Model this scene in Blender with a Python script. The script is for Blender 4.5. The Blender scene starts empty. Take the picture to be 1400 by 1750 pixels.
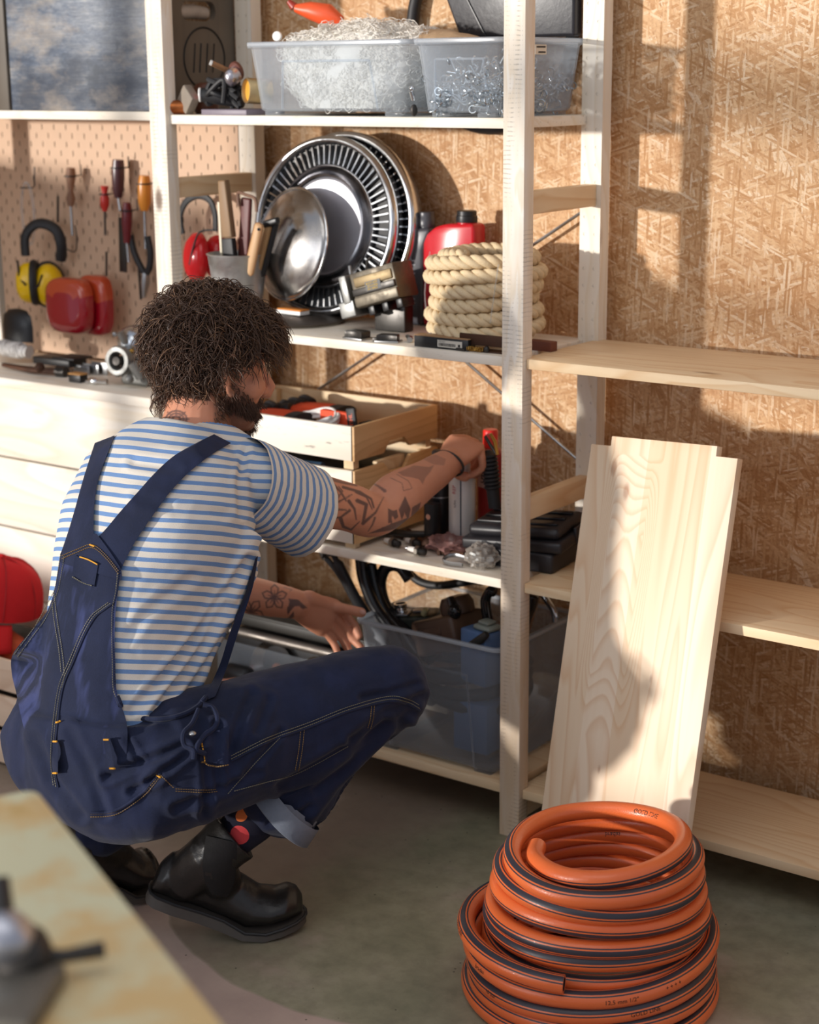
import bpy, bmesh, math, random
import numpy as np
from mathutils import Vector as V, Matrix as M
from mathutils.bvhtree import BVHTree
from mathutils import noise as mn
PI=math.pi; RND=random.Random(7)
S=bpy.context.scene; COL=S.collection
# ---------------------------------------------------------------- camera
CP=V((1.6268,-2.8541,1.4203)); YAW,PIT,ROL,FPX=.6284,.2512,-.0083,2922.8
_f=V((-math.sin(YAW)*math.cos(PIT),math.cos(YAW)*math.cos(PIT),-math.sin(PIT)))
_r=V((math.cos(YAW),math.sin(YAW),0)); _u=_r.cross(_f)
CR=_r*math.cos(ROL)+_u*math.sin(ROL); CU=-_r*math.sin(ROL)+_u*math.cos(ROL); CF=_f
cd=bpy.data.cameras.new('camera'); cam=bpy.data.objects.new('camera',cd); COL.objects.link(cam)
mw=M((CR,CU,-CF)).transposed().to_4x4(); mw.translation=CP; cam.matrix_world=mw
cd.sensor_fit='HORIZONTAL'; cd.sensor_width=36; cd.lens=FPX/1400*36; cd.clip_start=.05
cd.dof.use_dof=True; cd.dof.focus_distance=2.75; cd.dof.aperture_fstop=4.8
S.camera=cam
# ---------------------------------------------------------------- light, exposure
S.view_settings.view_transform='Standard'; S.view_settings.look='None'
S.view_settings.gamma=1; S.view_settings.use_curve_mapping=False
S.view_settings.exposure=-0.05
w=bpy.data.worlds.new('world'); S.world=w; w.use_nodes=True
bg=w.node_tree.nodes['Background']; bg.inputs[0].default_value=(.80,.86,1,1); bg.inputs[1].default_value=.50
SUN=V((.55,1,-.0605)).normalized()
sl=bpy.data.lights.new('sun','SUN'); sl.energy=3.9; sl.angle=math.radians(2.1); sl.color=(1,.94,.87)
so=bpy.data.objects.new('sun',sl); COL.objects.link(so); so.rotation_euler=SUN.to_track_quat('-Z','Y').to_euler(); so.location=(-3,-4,3)
def area(name,loc,to,sx,sy,e,c):
    l=bpy.data.lights.new(name,'AREA'); l.shape='RECTANGLE'; l.size=sx; l.size_y=sy; l.energy=e; l.color=c
    o=bpy.data.objects.new(name,l); COL.objects.link(o); o.location=loc
    o.rotation_euler=(V(to)-V(loc)).to_track_quat('-Z','Y').to_euler(); return o
area('front_fill_light',(-1.2,-6.2,2.0),(-.3,-.3,.7),3.2,2.4,52,(.93,.95,1))  # added soft fill from the camera side, no door behind it
area('overhead_fill_light',(.6,-2.6,3.2),(.0,-.6,.6),2.4,1.6,17,(1,.96,.9))  # added overhead fill lamp that brightens the floor
# ---------------------------------------------------------------- helpers
def at(x,y,X=None,Y=None,Z=None):
    d=CF+CR*((x-700)/FPX)-CU*((y-875)/FPX)
    t=(X-CP.x)/d.x if X is not None else (Y-CP.y)/d.y if Y is not None else (Z-CP.z)/d.z
    return CP+d*t
def ray(x,y): return (CF+CR*((x-700)/FPX)-CU*((y-875)/FPX)).normalized()
def px(p):
    d=V(p)-CP; z=d.dot(CF); return 700+FPX*d.dot(CR)/z, 875-FPX*d.dot(CU)/z
class G:
    def __init__(s): s.v=[]; s.f=[]; s.m=[]; s.mi=0
    def add(s,vs,fs,mat=None):
        n=len(s.v); s.v+= [tuple(mat@V(p)) if mat else tuple(p) for p in vs]
        s.f+=[tuple(i+n for i in f) for f in fs]; s.m+=[s.mi]*len(fs); return s
    def box(s,x0,x1,y0,y1,z0,z1,b=0.0,mat=None):
        if b<=0:
            vs=[(x,y,z) for x in (x0,x1) for y in (y0,y1) for z in (z0,z1)]
            fs=[(0,1,3,2),(4,6,7,5),(0,4,5,1),(2,3,7,6),(0,2,6,4),(1,5,7,3)]
            return s.add(vs,fs,mat)
        b=min(b,(x1-x0)/2.01,(y1-y0)/2.01,(z1-z0)/2.01)
        bm=bmesh.new(); r=bmesh.ops.create_cube(bm,size=1)
        for v in bm.verts: v.co=V(((x0+x1)/2+v.co.x*(x1-x0),(y0+y1)/2+v.co.y*(y1-y0),(z0+z1)/2+v.co.z*(z1-z0)))
        bmesh.ops.bevel(bm,geom=bm.edges[:],offset=b,segments=2,profile=.5,affect='EDGES')
        s.bm(bm,mat); return s
    def bm(s,bm,mat=None):
        bm.verts.index_update(); s.add([v.co[:] for v in bm.verts],[[v.index for v in f.verts] for f in bm.faces],mat); bm.free(); return s
    def grid(s,rows,cu=False,cv=False,flip=False):
        n,m=len(rows),len(rows[0]); vs=[p for r in rows for p in r]; fs=[]
        for i in range(n if cu else n-1):
            for j in range(m if cv else m-1):
                a,b,c,d=i*m+j,i*m+(j+1)%m,((i+1)%n)*m+(j+1)%m,((i+1)%n)*m+j
                fs.append((a,d,c,b) if flip else (a,b,c,d))
        return s.add(vs,fs)
    def ring(s,c,ax,r,n=12,u=None,r2=None):
        ax=V(ax).normalized()
        u=V(u) if u else (V((0,0,1)) if abs(ax.z)<.9 else V((1,0,0)))
        u=(u-ax*u.dot(ax)).normalized(); w=ax.cross(u); r2=r2 or r
        return [V(c)+u*math.cos(2*PI*k/n)*r+w*math.sin(2*PI*k/n)*r2 for k in range(n)]
    def tube(s,pts,r,n=10,caps=True,closed=False,r2=None,up=None):
        pts=[V(p) for p in pts]; N=len(pts); rs=r if isinstance(r,(list,tuple)) else [r]*N
        rows=[]; u=None
        for i,p in enumerate(pts):
            a=pts[(i-1)%N] if (i>0 or closed) else p; b=pts[(i+1)%N] if (i<N-1 or closed) else p
            t=(b-a).normalized() if (b-a).length>1e-9 else V((0,0,1))
            if u is None:
                u=V(up) if up else (V((0,0,1)) if abs(t.z)<.9 else V((1,0,0)))
            u=(u-t*u.dot(t)).normalized(); w=t.cross(u)
            rr=rs[i]; rb=rr*(r2 or 1)
            rows.append([p+u*math.cos(2*PI*k/n)*rr+w*math.sin(2*PI*k/n)*rb for k in range(n)])
        s.grid(rows,cu=closed,cv=True)
        if caps and not closed:
            k=len(s.v)-N*n; s.f.append(tuple(k+j for j in range(n))[::-1]); s.f.append(tuple(k+(N-1)*n+j for j in range(n))); s.m+=[s.mi]*2
        return s
    def lathe(s,prof,n=32,mat=None,caps=True):
        rows=[[V((r*math.cos(2*PI*k/n),r*math.sin(2*PI*k/n),z)) for k in range(n)] for r,z in prof]
        if mat: rows=[[mat@p for p in r] for r in rows]
        k=len(s.v); s.grid(rows,cv=True)
        if caps:
            if prof[0][0]>1e-5: s.f.append(tuple(k+j for j in range(n))[::-1]); s.m.append(s.mi)
            if prof[-1][0]>1e-5: s.f.append(tuple(k+(len(prof)-1)*n+j for j in range(n))); s.m.append(s.mi)
        return s
    def ball(s,c,r,n=12,mat=None):
        r=V((r,r,r)) if isinstance(r,(int,float)) else V(r); h=max(4,n//2)
        m=M.Translation(V(c))@(mat or M.Identity(4))@M.Diagonal((r.x,r.y,r.z,1))
        return s.lathe([(max(1e-4,math.sin(PI*i/h)),-math.cos(PI*i/h)) for i in range(h+1)],n,m,False)
    def prism(s,poly,h,mat=None,b=0):
        n=len(poly); vs=[(x,y,0) for x,y in poly]+[(x,y,h) for x,y in poly]
        fs=[tuple(range(n))[::-1],tuple(range(n,2*n))]+[(i,(i+1)%n,(i+1)%n+n,i+n) for i in range(n)]
        if b>0:
            bm=bmesh.new(); bv=[bm.verts.new(p) for p in vs]
            for f in fs: bm.faces.new([bv[i] for i in f])
            bmesh.ops.recalc_face_normals(bm,faces=bm.faces[:])
            bmesh.ops.bevel(bm,geom=bm.edges[:],offset=b,segments=2,profile=.5,affect='EDGES'); return s.bm(bm,mat)
        return s.add(vs,fs,mat)
WM={}
def tag(o,label=None,cat=None,group=None,kind=None):
    if label: o['label']=label
    if cat: o['category']=cat
    if group: o['group']=group
    if kind: o['kind']=kind
    return o
def thing(name,label,cat,loc,group=None,kind=None):
    o=bpy.data.objects.new(name,None); COL.objects.link(o); o.location=loc; o.empty_display_size=.05
    WM[o.name]=M.Translation(V(loc)); return tag(o,label,cat,group,kind)
def obj(name,g,mats,parent=None,label=None,cat=None,group=None,kind=None,ang=35,recalc=True,mw=None):
    me=bpy.data.meshes.new(name)
    pm=WM[parent.name] if parent else None
    vs=np.array([tuple(p) for p in g.v],dtype=float).reshape(-1,3)
    if pm: off=np.array(pm.translation); W=pm.copy()
    else:
        off=np.array([(vs[:,0].min()+vs[:,0].max())/2,(vs[:,1].min()+vs[:,1].max())/2,vs[:,2].min()]); W=M.Translation(V(off))
    me.from_pydata((vs-off).tolist(),[],g.f)
    if not isinstance(mats,(list,tuple)): mats=[mats]
    for m in mats: me.materials.append(m)
    if any(g.m): me.polygons.foreach_set('material_index',g.m)
    if recalc:
        bm=bmesh.new(); bm.from_mesh(me); bmesh.ops.recalc_face_normals(bm,faces=bm.faces[:]); bm.to_mesh(me); bm.free()
    if ang:
        me.polygons.foreach_set('use_smooth',[True]*len(me.polygons))
        if ang<180: me.set_sharp_from_angle(angle=math.radians(ang))
    o=bpy.data.objects.new(name,me); COL.objects.link(o)
    if parent: o.parent=parent; WM[o.name]=M.Translation(V(off))
    elif mw is not None: me.transform(M.Translation(V(off))); o.matrix_world=mw; WM[o.name]=mw
    else: o.location=off; WM[o.name]=W
    return tag(o,label,cat,group,kind)
def copyt(o,parent=None,loc=None,rot=None):
    c=o.copy(); COL.objects.link(c)
    if parent: c.parent=parent
    if loc is not None: c.location=loc
    if rot is not None: c.rotation_euler=rot
    for ch in list(o.children): copyt(ch,c)
    return c
def catmull(P,k=8,closed=False):
    P=[V(p) for p in P]; n=len(P); out=[]
    for i in range(n if closed else n-1):
        g=(lambda j:P[j%n]) if closed else (lambda j:P[max(0,min(n-1,j))])
        a,b,c,d=g(i-1),g(i),g(i+1),g(i+2)
        for q in range(k):
            t=q/k; out.append(.5*((2*b)+(c-a)*t+(2*a-5*b+4*c-d)*t*t+(3*b-a-3*c+d)*t**3))
    if not closed: out.append(P[-1])
    return out
def frame(o,z,x=None):   # matrix with origin o, local z axis along z
    z=V(z).normalized(); x=V(x) if x else (V((1,0,0)) if abs(z.x)<.9 else V((0,1,0)))
    x=(x-z*x.dot(z)).normalized(); y=z.cross(x)
    m=M((x,y,z)).transposed().to_4x4(); m.translation=V(o); return m
# ---------------------------------------------------------------- materials
def hexc(h):
    return tuple(((int(h[i:i+2],16)/255)/12.92 if int(h[i:i+2],16)/255<=.04045 else ((int(h[i:i+2],16)/255+.055)/1.055)**2.4) for i in (0,2,4))+(1,)
class N:
    def __init__(s,name):
        s.m=bpy.data.materials.new(name); s.m.use_nodes=True; s.t=s.m.node_tree; s.b=s.t.nodes['Principled BSDF']; s.o=s.t.nodes['Material Output']
    def n(s,ty,ins={},**kw):
        x=s.t.nodes.new(ty)
        for k,v in kw.items(): setattr(x,k,v)
        for k,v in ins.items(): s.set(x.inputs[k],v)
        return x
    def set(s,i,v):
        if hasattr(v,'is_linked') or str(type(v)).find('NodeSocket')>=0: s.t.links.new(v,i)
        else: i.default_value=v
    def co(s,scale=(1,1,1),rot=(0,0,0),loc=(0,0,0),src='Object'):
        if src=='World': c=s.n('ShaderNodeNewGeometry').outputs['Position']
        else: c=s.n('ShaderNodeTexCoord').outputs[src]
        return s.n('ShaderNodeMapping',{0:c,1:loc,2:rot,3:scale}).outputs[0]
    def noise(s,v,scale,detail=4,rough=.55,dist=0,out=0):
        return s.n('ShaderNodeTexNoise',{'Vector':v,'Scale':scale,'Detail':detail,'Roughness':rough,'Distortion':dist}).outputs[out]
    def vor(s,v,scale,feature='F1',out='Distance',rnd=1):
        return s.n('ShaderNodeTexVoronoi',{'Vector':v,'Scale':scale,'Randomness':rnd},feature=feature).outputs[out]
    def ramp(s,f,stops,interp='LINEAR'):
        x=s.n('ShaderNodeValToRGB',{0:f}); e=x.color_ramp; e.interpolation=interp
        while len(e.elements)<len(stops): e.elements.new(.5)
        for el,(p,c) in zip(e.elements,stops):
            el.position=p; el.color=hexc(c) if isinstance(c,str) else (c,c,c,1)
        return x.outputs[0]
    def mix(s,f,a,b,mode='MIX'):
        x=s.n('ShaderNodeMix',data_type='RGBA',blend_type=mode)
        s.set(x.inputs[0],f); s.set(x.inputs[6],hexc(a) if isinstance(a,str) else a); s.set(x.inputs[7],hexc(b) if isinstance(b,str) else b); return x.outputs[2]
    def math(s,op,a,b=None,c=None,clamp=False):
        x=s.n('ShaderNodeMath',operation=op,use_clamp=clamp); s.set(x.inputs[0],a)
        if b is not None: s.set(x.inputs[1],b)
        if c is not None: s.set(x.inputs[2],c)
        return x.outputs[0]
    def sep(s,v): return s.n('ShaderNodeSeparateXYZ',{0:v}).outputs
    def bump(s,h,strength=.3,dist=.002,nrm=None):
        x=s.n('ShaderNodeBump',{'Height':h,'Strength':strength,'Distance':dist})
        if nrm: s.set(x.inputs['Normal'],nrm)
        s.set(s.b.inputs['Normal'],x.outputs[0]); return x.outputs[0]
    def done(s,col=None,rough=.5,metal=0,spec=None,**kw):
        if col is not None: s.set(s.b.inputs['Base Color'],hexc(col) if isinstance(col,str) else col)
        s.set(s.b.inputs['Roughness'],rough); s.set(s.b.inputs['Metallic'],metal)
        if spec is not None: s.set(s.b.inputs['Specular IOR Level'],spec)
        for k,v in kw.items(): s.set(s.b.inputs[k.replace('_',' ')],v)
        return s.m
def plain(name,col,rough=.5,metal=0,var=.12,scale=40,bump=.1,spec=None,**kw):
    m=N(name); c=m.co(); f=m.noise(c,scale,5); f2=m.noise(c,scale*.17,3)
    k=m.math('ADD',m.math('MULTIPLY',f,.5),m.math('MULTIPLY',f2,.5))
    b=m.n('ShaderNodeHueSaturation',{'Color':hexc(col),'Value':m.math('MULTIPLY_ADD',k,var*4,1-var*2)}).outputs[0]
    if bump: m.bump(f,bump,.001)
    return m.done(b,m.math('MULTIPLY_ADD',f2,.2,max(0,rough-.1)),metal,spec,**kw)
_pc={}
def pine(axis='X',base='E9D3AE',dark='C99A62',tone='wood',wear=0.,knots=1.,rings=1.0,seed=0):
    key=(axis,base,dark,wear,knots,rings,seed)
    if key in _pc: return _pc[key]
    m=N('pine_'+axis); ac={'X':(1.1,10,10),'Y':(10,1.1,10),'Z':(10,10,1.1)}[axis]
    c=m.co(ac,loc=(seed*3.1,seed*1.7,seed*2.3))
    kc=m.co({'X':(3,9,9),'Y':(9,3,9),'Z':(9,9,3)}[axis],loc=(seed*1.3,seed,seed*.7))
    kd=m.vor(kc,1.0); knot=m.ramp(kd,[(0,1.),(.05,1.),(.11,0.)])
    pull=m.ramp(kd,[(0,1.),(.5,0.)])
    f=m.noise(c,.55,2,.5,.3)
    ph=m.math('ADD',m.math('MULTIPLY',f,16*rings),m.math('MULTIPLY',pull,1.6*knots))
    ring=m.math('FRACT',ph); ring=m.ramp(ring,[(0,0.),(.55,.35),(.85,1.),(1,0.)])
    fine=m.noise(c,9,4,.6)
    k=m.math('MULTIPLY_ADD',ring,.55,m.math('MULTIPLY',fine,.35))
    col=m.mix(k,base,dark)
    big=m.noise(m.co((2,2,2)),2.2,3); col=m.mix(m.math('MULTIPLY',big,.35),col,m.mix(.5,base,'F6E7D0'))
    if knots: col=m.mix(m.math('MULTIPLY',knot,.8*knots),col,'6E4526')
    if wear:
        wn=m.noise(m.co({'X':(5,40,40),'Y':(40,5,40),'Z':(40,40,5)}[axis]),3,6,.7); wm=m.ramp(wn,[(.60,0.),(.68,1.)])
        col=m.mix(m.math('MULTIPLY',wm,wear),col,'5A5450')
    m.bump(m.math('ADD',m.math('MULTIPLY',ring,.4),fine),.12,.0006)
    _pc[key]=m.done(col,.52,spec=.35); return _pc[key]
WHITEP=dict(base='F3EDE2',dark='E2D2B6'); RAW=dict(base='EED6B0',dark='D2A36C')
def osb():
    m=N('osb_board'); rnd=random.Random(3); col=None; hh=None
    wc=m.co(src='World')
    warp=m.n('ShaderNodeTexNoise',{'Vector':wc,'Scale':5.,'Detail':2.}).outputs[1]
    for i,a in enumerate((10,75,-40,125,-12,48,-70,100,22,-55,15,-25,88)):
        r=m.n('ShaderNodeVectorRotate',{'Vector':wc,'Angle':math.radians(a)},rotation_type='Y_AXIS').outputs[0]
        big_=i in (0,1,5,9)
        sc=(9,1,62) if big_ else (20,1,200)
        v=m.n('ShaderNodeMapping',{0:r,1:(i*3.3,0,i*1.7),3:sc}).outputs[0]
        v=m.n('ShaderNodeVectorMath',{0:v,1:m.n('ShaderNodeVectorMath',{0:warp,'Scale':1.6},operation='SCALE').outputs[0]},operation='ADD').outputs[0]
        vn=m.n('ShaderNodeTexVoronoi',{'Vector':v,'Scale':1.,'Randomness':1.})
        cs=m.n('ShaderNodeSeparateColor',{0:vn.outputs['Color']}).outputs
        g=m.noise(m.n('ShaderNodeMapping',{0:v,3:(.5,1,5)}).outputs[0],1.3,4,.7)
        cc=m.ramp(m.math('ADD',m.math('MULTIPLY',cs[0],.62),m.math('MULTIPLY',g,.5)),[(.08,'8E6036'),(.27,'B58757'),(.5,'CAA074'),(.72,'DAB78D'),(.95,'EFDCC0')])
        if col is None: col=cc; hh=cs[2]
        else:
            msk=m.math('GREATER_THAN',cs[1],.82 if big_ else .62)
            msk=m.math('MULTIPLY',msk,m.math('LESS_THAN',vn.outputs['Distance'],.55))
            msk=m.math('MULTIPLY',msk,.9)
            col=m.mix(msk,col,cc); hh=m.math('ADD',m.math('MULTIPLY',hh,m.math('SUBTRACT',1,msk)),m.math('MULTIPLY',cs[2],msk))
    fine=m.noise(wc,190,4,.7); col=m.mix(m.ramp(fine,[(.35,.35),(.5,0.)]),col,'8A5A32')
    big=m.noise(wc,2.6,3); col=m.mix(m.math('MULTIPLY',m.ramp(big,[(.35,0.),(.75,1.)]),.28),col,'A5683A')
    fl=m.ramp(m.noise(m.n('ShaderNodeMapping',{0:wc,2:(0,.5,0),3:(60,1,130)}).outputs[0],1.4,5,.7),[(.60,0.),(.70,1.)])
    col=m.mix(m.math('MULTIPLY',fl,.35),col,'6B3F22')
    m.bump(hh,.35,.0012)
    return m.done(col,.6,spec=.3)
OSB=osb()
def concrete():
    m=N('garage_concrete'); c=m.co(src='World'); a=m.noise(c,3.5,8,.6); b=m.noise(c,22,6,.65); d=m.noise(c,90,3)
    col=m.ramp(a,[(.3,'7C7C64'),(.5,'949078'),(.7,'A69D8A')])
    col=m.mix(m.ramp(b,[(.4,0.),(.75,.5)]),col,'5C5848')
    # greenish tone ends in a curved edge, lighter pinkish tone beyond it
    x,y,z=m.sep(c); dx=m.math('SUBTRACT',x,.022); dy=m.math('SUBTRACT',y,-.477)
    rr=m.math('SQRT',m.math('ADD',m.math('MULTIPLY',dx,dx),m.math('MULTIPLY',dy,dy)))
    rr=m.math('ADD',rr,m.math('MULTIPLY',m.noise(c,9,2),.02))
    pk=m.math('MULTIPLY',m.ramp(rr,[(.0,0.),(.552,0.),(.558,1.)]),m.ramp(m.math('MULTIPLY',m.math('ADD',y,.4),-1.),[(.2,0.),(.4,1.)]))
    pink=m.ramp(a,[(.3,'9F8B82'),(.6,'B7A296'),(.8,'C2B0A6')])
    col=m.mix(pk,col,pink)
    brn=m.math('MULTIPLY',m.ramp(m.math('MULTIPLY_ADD',x,-1.,m.math('MULTIPLY',a,.5)),[(.28,0.),(.5,1.)]),.8)
    col=m.mix(m.math('MULTIPLY',brn,m.math('SUBTRACT',1,pk)),col,'7E6C60')
    sp=m.vor(c,26); spm=m.ramp(sp,[(.0,1.),(.035,1.),(.06,0.)]); col=m.mix(m.math('MULTIPLY',spm,.75),col,'2E2820')
    st=m.noise(c,7,3); col=m.mix(m.ramp(st,[(.62,0.),(.72,.5)]),col,'A89888')
    m.bump(m.math('ADD',b,m.math('MULTIPLY',d,.5)),.3,.0015)
    return m.done(col,m.math('MULTIPLY_ADD',b,.3,.45),spec=.35)
def metal(name,col='B9BBBD',rough=.3,dirt=.0,dcol='4A3A2C',scale=14):
    m=N(name); c=m.co(); n=m.noise(c,scale,6,.65); k=m.ramp(n,[(.42,0.),(.68,1.)])
    cc=m.mix(m.math('MULTIPLY',k,dirt),col,dcol); m.bump(m.noise(c,120,3),.08,.0005)
    return m.done(cc,m.math('MULTIPLY_ADD',k,.35*dirt+.05,rough),m.math('SUBTRACT',1,m.math('MULTIPLY',k,dirt*.8)))
def plastic(name,col,rough=.35,**kw): return plain(name,col,rough,0,.05,60,.05,**kw)
def clearp(name,col='DCE6EE',alpha=.25,rough=.25):
    m=N(name); f=m.n('ShaderNodeLayerWeight',{0:.35}).outputs['Facing']
    t=m.n('ShaderNodeBsdfTransparent',{0:(.93,.95,.97,1)}).outputs[0]
    d=m.n('ShaderNodeBsdfPrincipled',{'Base Color':hexc(col),'Roughness':rough,'Specular IOR Level':.5}).outputs[0]
    tl=m.n('ShaderNodeBsdfTranslucent',{0:hexc(col)}).outputs[0]
    d=m.n('ShaderNodeMixShader',{0:.35,1:d,2:tl}).outputs[0]
    k=m.math('ADD',alpha,m.math('MULTIPLY',m.math('POWER',f,2.),.45),clamp=True)
    x=m.n('ShaderNodeMixShader',{0:k,1:t,2:d}).outputs[0]; m.t.links.new(x,m.o.inputs[0]); m.t.nodes.remove(m.b); return m.m
BLACK=plastic('black_plastic','1B1B1D',.38); BLACKR=plain('black_rubber','202022',.55,0,.15,70,.2); STEEL=metal('steel','A9ABAD',.3,.25); CHROME=metal('chrome','D8DADC',.12,.12); RUST=metal('rusty_steel','5B4236',.5,.9,'3B2418'); DSTEEL=metal('dark_steel','4E4C4A',.4,.5,'2A221C'); ALU=metal('cast_aluminium','9B9C9A',.42,.45,'4E4A44'); BRASS=metal('brass','B98F45',.3,.2)
def srgb(s): return hexc(s)
def perforated(g,x0,z0,nx,nz,dx,dz,hw,hh,y,depth,stag=False,n=8,x1=None,z1=None):
    """front face (normal -Y) at y made of cells, each with a recessed rounded hole"""
    for i in range(nx):
        off=(dz/2 if (stag and i%2) else 0)
        zs=[z0+off+j*dz for j in range(nz)]
        for zc in zs:
            xc=x0+(i+.5)*dx; zz0,zz1=zc,zc+dz
            if z1 is not None:
                if zz0>=z1-.001: continue
                zz1=min(zz1,z1)
            if zz1-zz0<dz*.9:
                g.add([(xc-dx/2,y,zz0),(xc+dx/2,y,zz0),(xc+dx/2,y,zz1),(xc-dx/2,y,zz1)],[(0,1,2,3)]); continue
            zm=(zz0+zz1)/2
            inner=[(xc+hw*c,zm+(hh-hw)*(0 if abs(s_)<1e-6 else 1 if s_>0 else -1)+hw*s_) for c,s_ in [(math.cos(2*PI*k/n),math.sin(2*PI*k/n)) for k in range(n)]]
            outer=[]
            for k in range(n):
                a=2*PI*k/n; c,s_=math.cos(a),math.sin(a); q=max(abs(c),abs(s_)); outer.append((xc+dx/2*c/q,zm+dz/2*s_/q))
            vs=[(a,y,b) for a,b in outer]+[(a,y,b) for a,b in inner]+[(a,y+depth,b) for a,b in inner]
            fs=[(k,(k+1)%n,n+(k+1)%n,n+k) for k in range(n)]+[(n+k,n+(k+1)%n,2*n+(k+1)%n,2*n+k) for k in range(n)]
            g.mi=0; g.add(vs,fs[:n]); g.mi=1; g.add(vs,fs[n:]+[tuple(range(2*n,3*n))]); g.mi=0
        if off: g.add([(x0+i*dx,y,z0),(x0+(i+1)*dx,y,z0),(x0+(i+1)*dx,y,z0+off),(x0+i*dx,y,z0+off)],[(0,1,2,3)])
# ---------------------------------------------------------------- structure
WY=.04
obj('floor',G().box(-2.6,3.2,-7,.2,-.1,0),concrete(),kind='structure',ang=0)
obj('wall_back',G().box(-2.6,3.2,WY,WY+.1,0,3.6),OSB,kind='structure',ang=0)
g=G(); WX=-2.4
# left wall with a tall window opening y -6.2..-1.2
ply=pine('Z',base='D9BE98',dark='B98E5C',seed=4)
for b in ((-7,-6.2,0,3.6),(-1.2,WY,0,3.6),(-6.2,-1.2,0,.42),(-6.2,-1.2,2.35,3.6)): g.box(WX-.12,WX,*b)
obj('wall_left',g,ply,kind='structure',ang=0)
g=G()
for b in ((-6.2,-4.68,1.45,1.49),(-6.2,-1.2,2.31,2.35),(-6.2,-1.2,.42,.46),(-1.24,-1.2,.46,2.31),(-6.2,-6.16,.46,2.31),(-3.05,-3.0,.46,2.31)): g.box(WX-.08,WX-.02,*b)
for b in ((-6.2,-4.68,1.215,1.345),(-6.2,-4.68,1.61,1.75),(-2.75,-1.2,.92,1.31)): g.box(WX-.07,WX-.03,*b)  # added unseen slabs that block sun, shaping shade bands on wall and pegboard
obj('window_and_sun_blocks',g,plain('window_and_block_paint','D8D6D0',.5),kind='structure',ang=0)
# ---------------------------------------------------------------- shelving
PX=(-1.692,-.846,0,.846)          # side frames
HOLE=plain('hole_dark','3A2A1C',.8)
Z1,Z2,Z3,Z4=1.3252,.907,.4895,.080   # undersides of the shelves
T=.018
labs=('pine side frame at the far left edge beside the pegboard','pine side frame left of the wheel trims, its front post whitened','pine side frame in the middle with ruler-like tick marks on its front post','pine side frame outside the right edge of the picture')
def postmat(i):
    m=N('front_post_wood'); c=m.co((8,8,1.1),loc=(i,0,0)); f=m.noise(c,1.4,4,.6); ring=m.math('FRACT',m.math('MULTIPLY',f,9))
    col=m.mix(m.math('MULTIPLY',m.ramp(ring,[(0,0.),(.8,1.),(1,0.)]),.5),'F1EADF','E0CBAA')
    kd=m.vor(m.co((6,6,2.6),loc=(.3+i,0,i)),1.); col=m.mix(m.ramp(kd,[(0,.9),(.04,.8),(.08,0.)]),col,'5A3A22')
    w=m.co(src='World'); x,y,z=m.sep(w)
    zz=m.math('ADD',z,m.math('MULTIPLY',m.math('SUBTRACT',m.noise(w,30,2),.5),.006))
    tick=m.math('LESS_THAN',m.math('FRACT',m.math('MULTIPLY',zz,125.)),.28)
    nm=m.ramp(m.noise(m.n('ShaderNodeMapping',{0:w,3:(70,1,6)}).outputs[0],1.,4,.7),[(.5,0.),(.62,1.)])
    t=m.math('MULTIPLY',tick,nm); col=m.mix(m.math('MULTIPLY',t,.33),col,'4A403A')
    col=m.mix(m.math('MULTIPLY',m.ramp(z,[(.0,1.),(.75,.6),(1,0.)]),.45),col,'C99E68')
    m.bump(f,.1,.0006); return m.done(col,.55,spec=.3)
POSTF=[postmat(i) for i in range(4)]
RAWZ=pine('Z',**RAW); RAWY=pine('Y',**RAW,seed=2)
for i,X in enumerate(PX):
    t=thing('shelf_side_frame',labs[i],'shelf frame',(X,-.15,0))
    obj('front_post',G().box(X-.022,X+.022,-.30,-.268,0,2.26,.0012),[POSTF[i]],t)
    g=G(); g.box(X-.022,X+.022,-.0315,0,0,2.26)
    perforated(g,X-.022,.0204,2,69,.022,.032,.0031,.0031,-.0322,.012,n=8)
    obj('back_post',g,[pine('Z',**WHITEP,seed=i),HOLE],t,ang=0)
    for z in (.03,.62,1.177,2.0):
        obj('rail',G().box(X-.013,X+.013 if z!=1.177 else X+.013,-.268,-.0325,z,z+.04,.0015),RAWY,t)
def board_geo(x0,x1,z,y0=-.288,y1=-.012,nx=.011,ny=.020,b=.0015):
    # shelf with notched corners
    pl=[(x0+nx,y0+ny-.0,),(x0+nx,y1-ny),(x0,y1-ny)]
    return None
def shelf(x0,x1,z,mat,label,group=None):
    ny=.022; y0,y1=-.2885,-.0115
    a,b=x0,x1; n=.012
    # notches receive the posts: board sits between posts at the corners
    pl=[(a+n,y0),(b-n,y0),(b-n,y0+ny),(b,y0+ny),(b,y1-ny),(b-n,y1-ny),(b-n,y1),(a+n,y1),(a+n,y1-ny),(a,y1-ny),(a,y0+ny),(a+n,y0+ny)]
    return obj('shelf_board',G().prism(pl,T,M.Translation((0,0,z)),.0014),mat,None,label,'shelf')
def bay(i): return PX[i]+.0105,PX[i+1]-.0105
SW=[pine('X',**WHITEP,seed=k,wear=.5) for k in range(3)]; SR=[pine('X',**RAW,seed=5+k,rings=1.3) for k in range(3)]
a,b=bay(0); shelf(a,b,Z1+.006,SW[0],'whitened pine shelf above the pegboard at the top left')
a,b=bay(1); shelf(a,b,Z1,SW[1],'scuffed pine shelf under the two see-through boxes at the top')
shelf(a,b,Z2,SW[2],'whitened pine shelf carrying the wheel trims and rope coil')
shelf(a,b,Z3,SW[0],'pine shelf carrying the wooden crates and spark plugs')
shelf(a,b,Z4,SR[0],'lowest pine shelf under the big plastic box of engine parts')
a,b=bay(2); shelf(a,b,Z2,SR[0],'empty pine shelf at the right, highest of the three empty ones')
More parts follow.
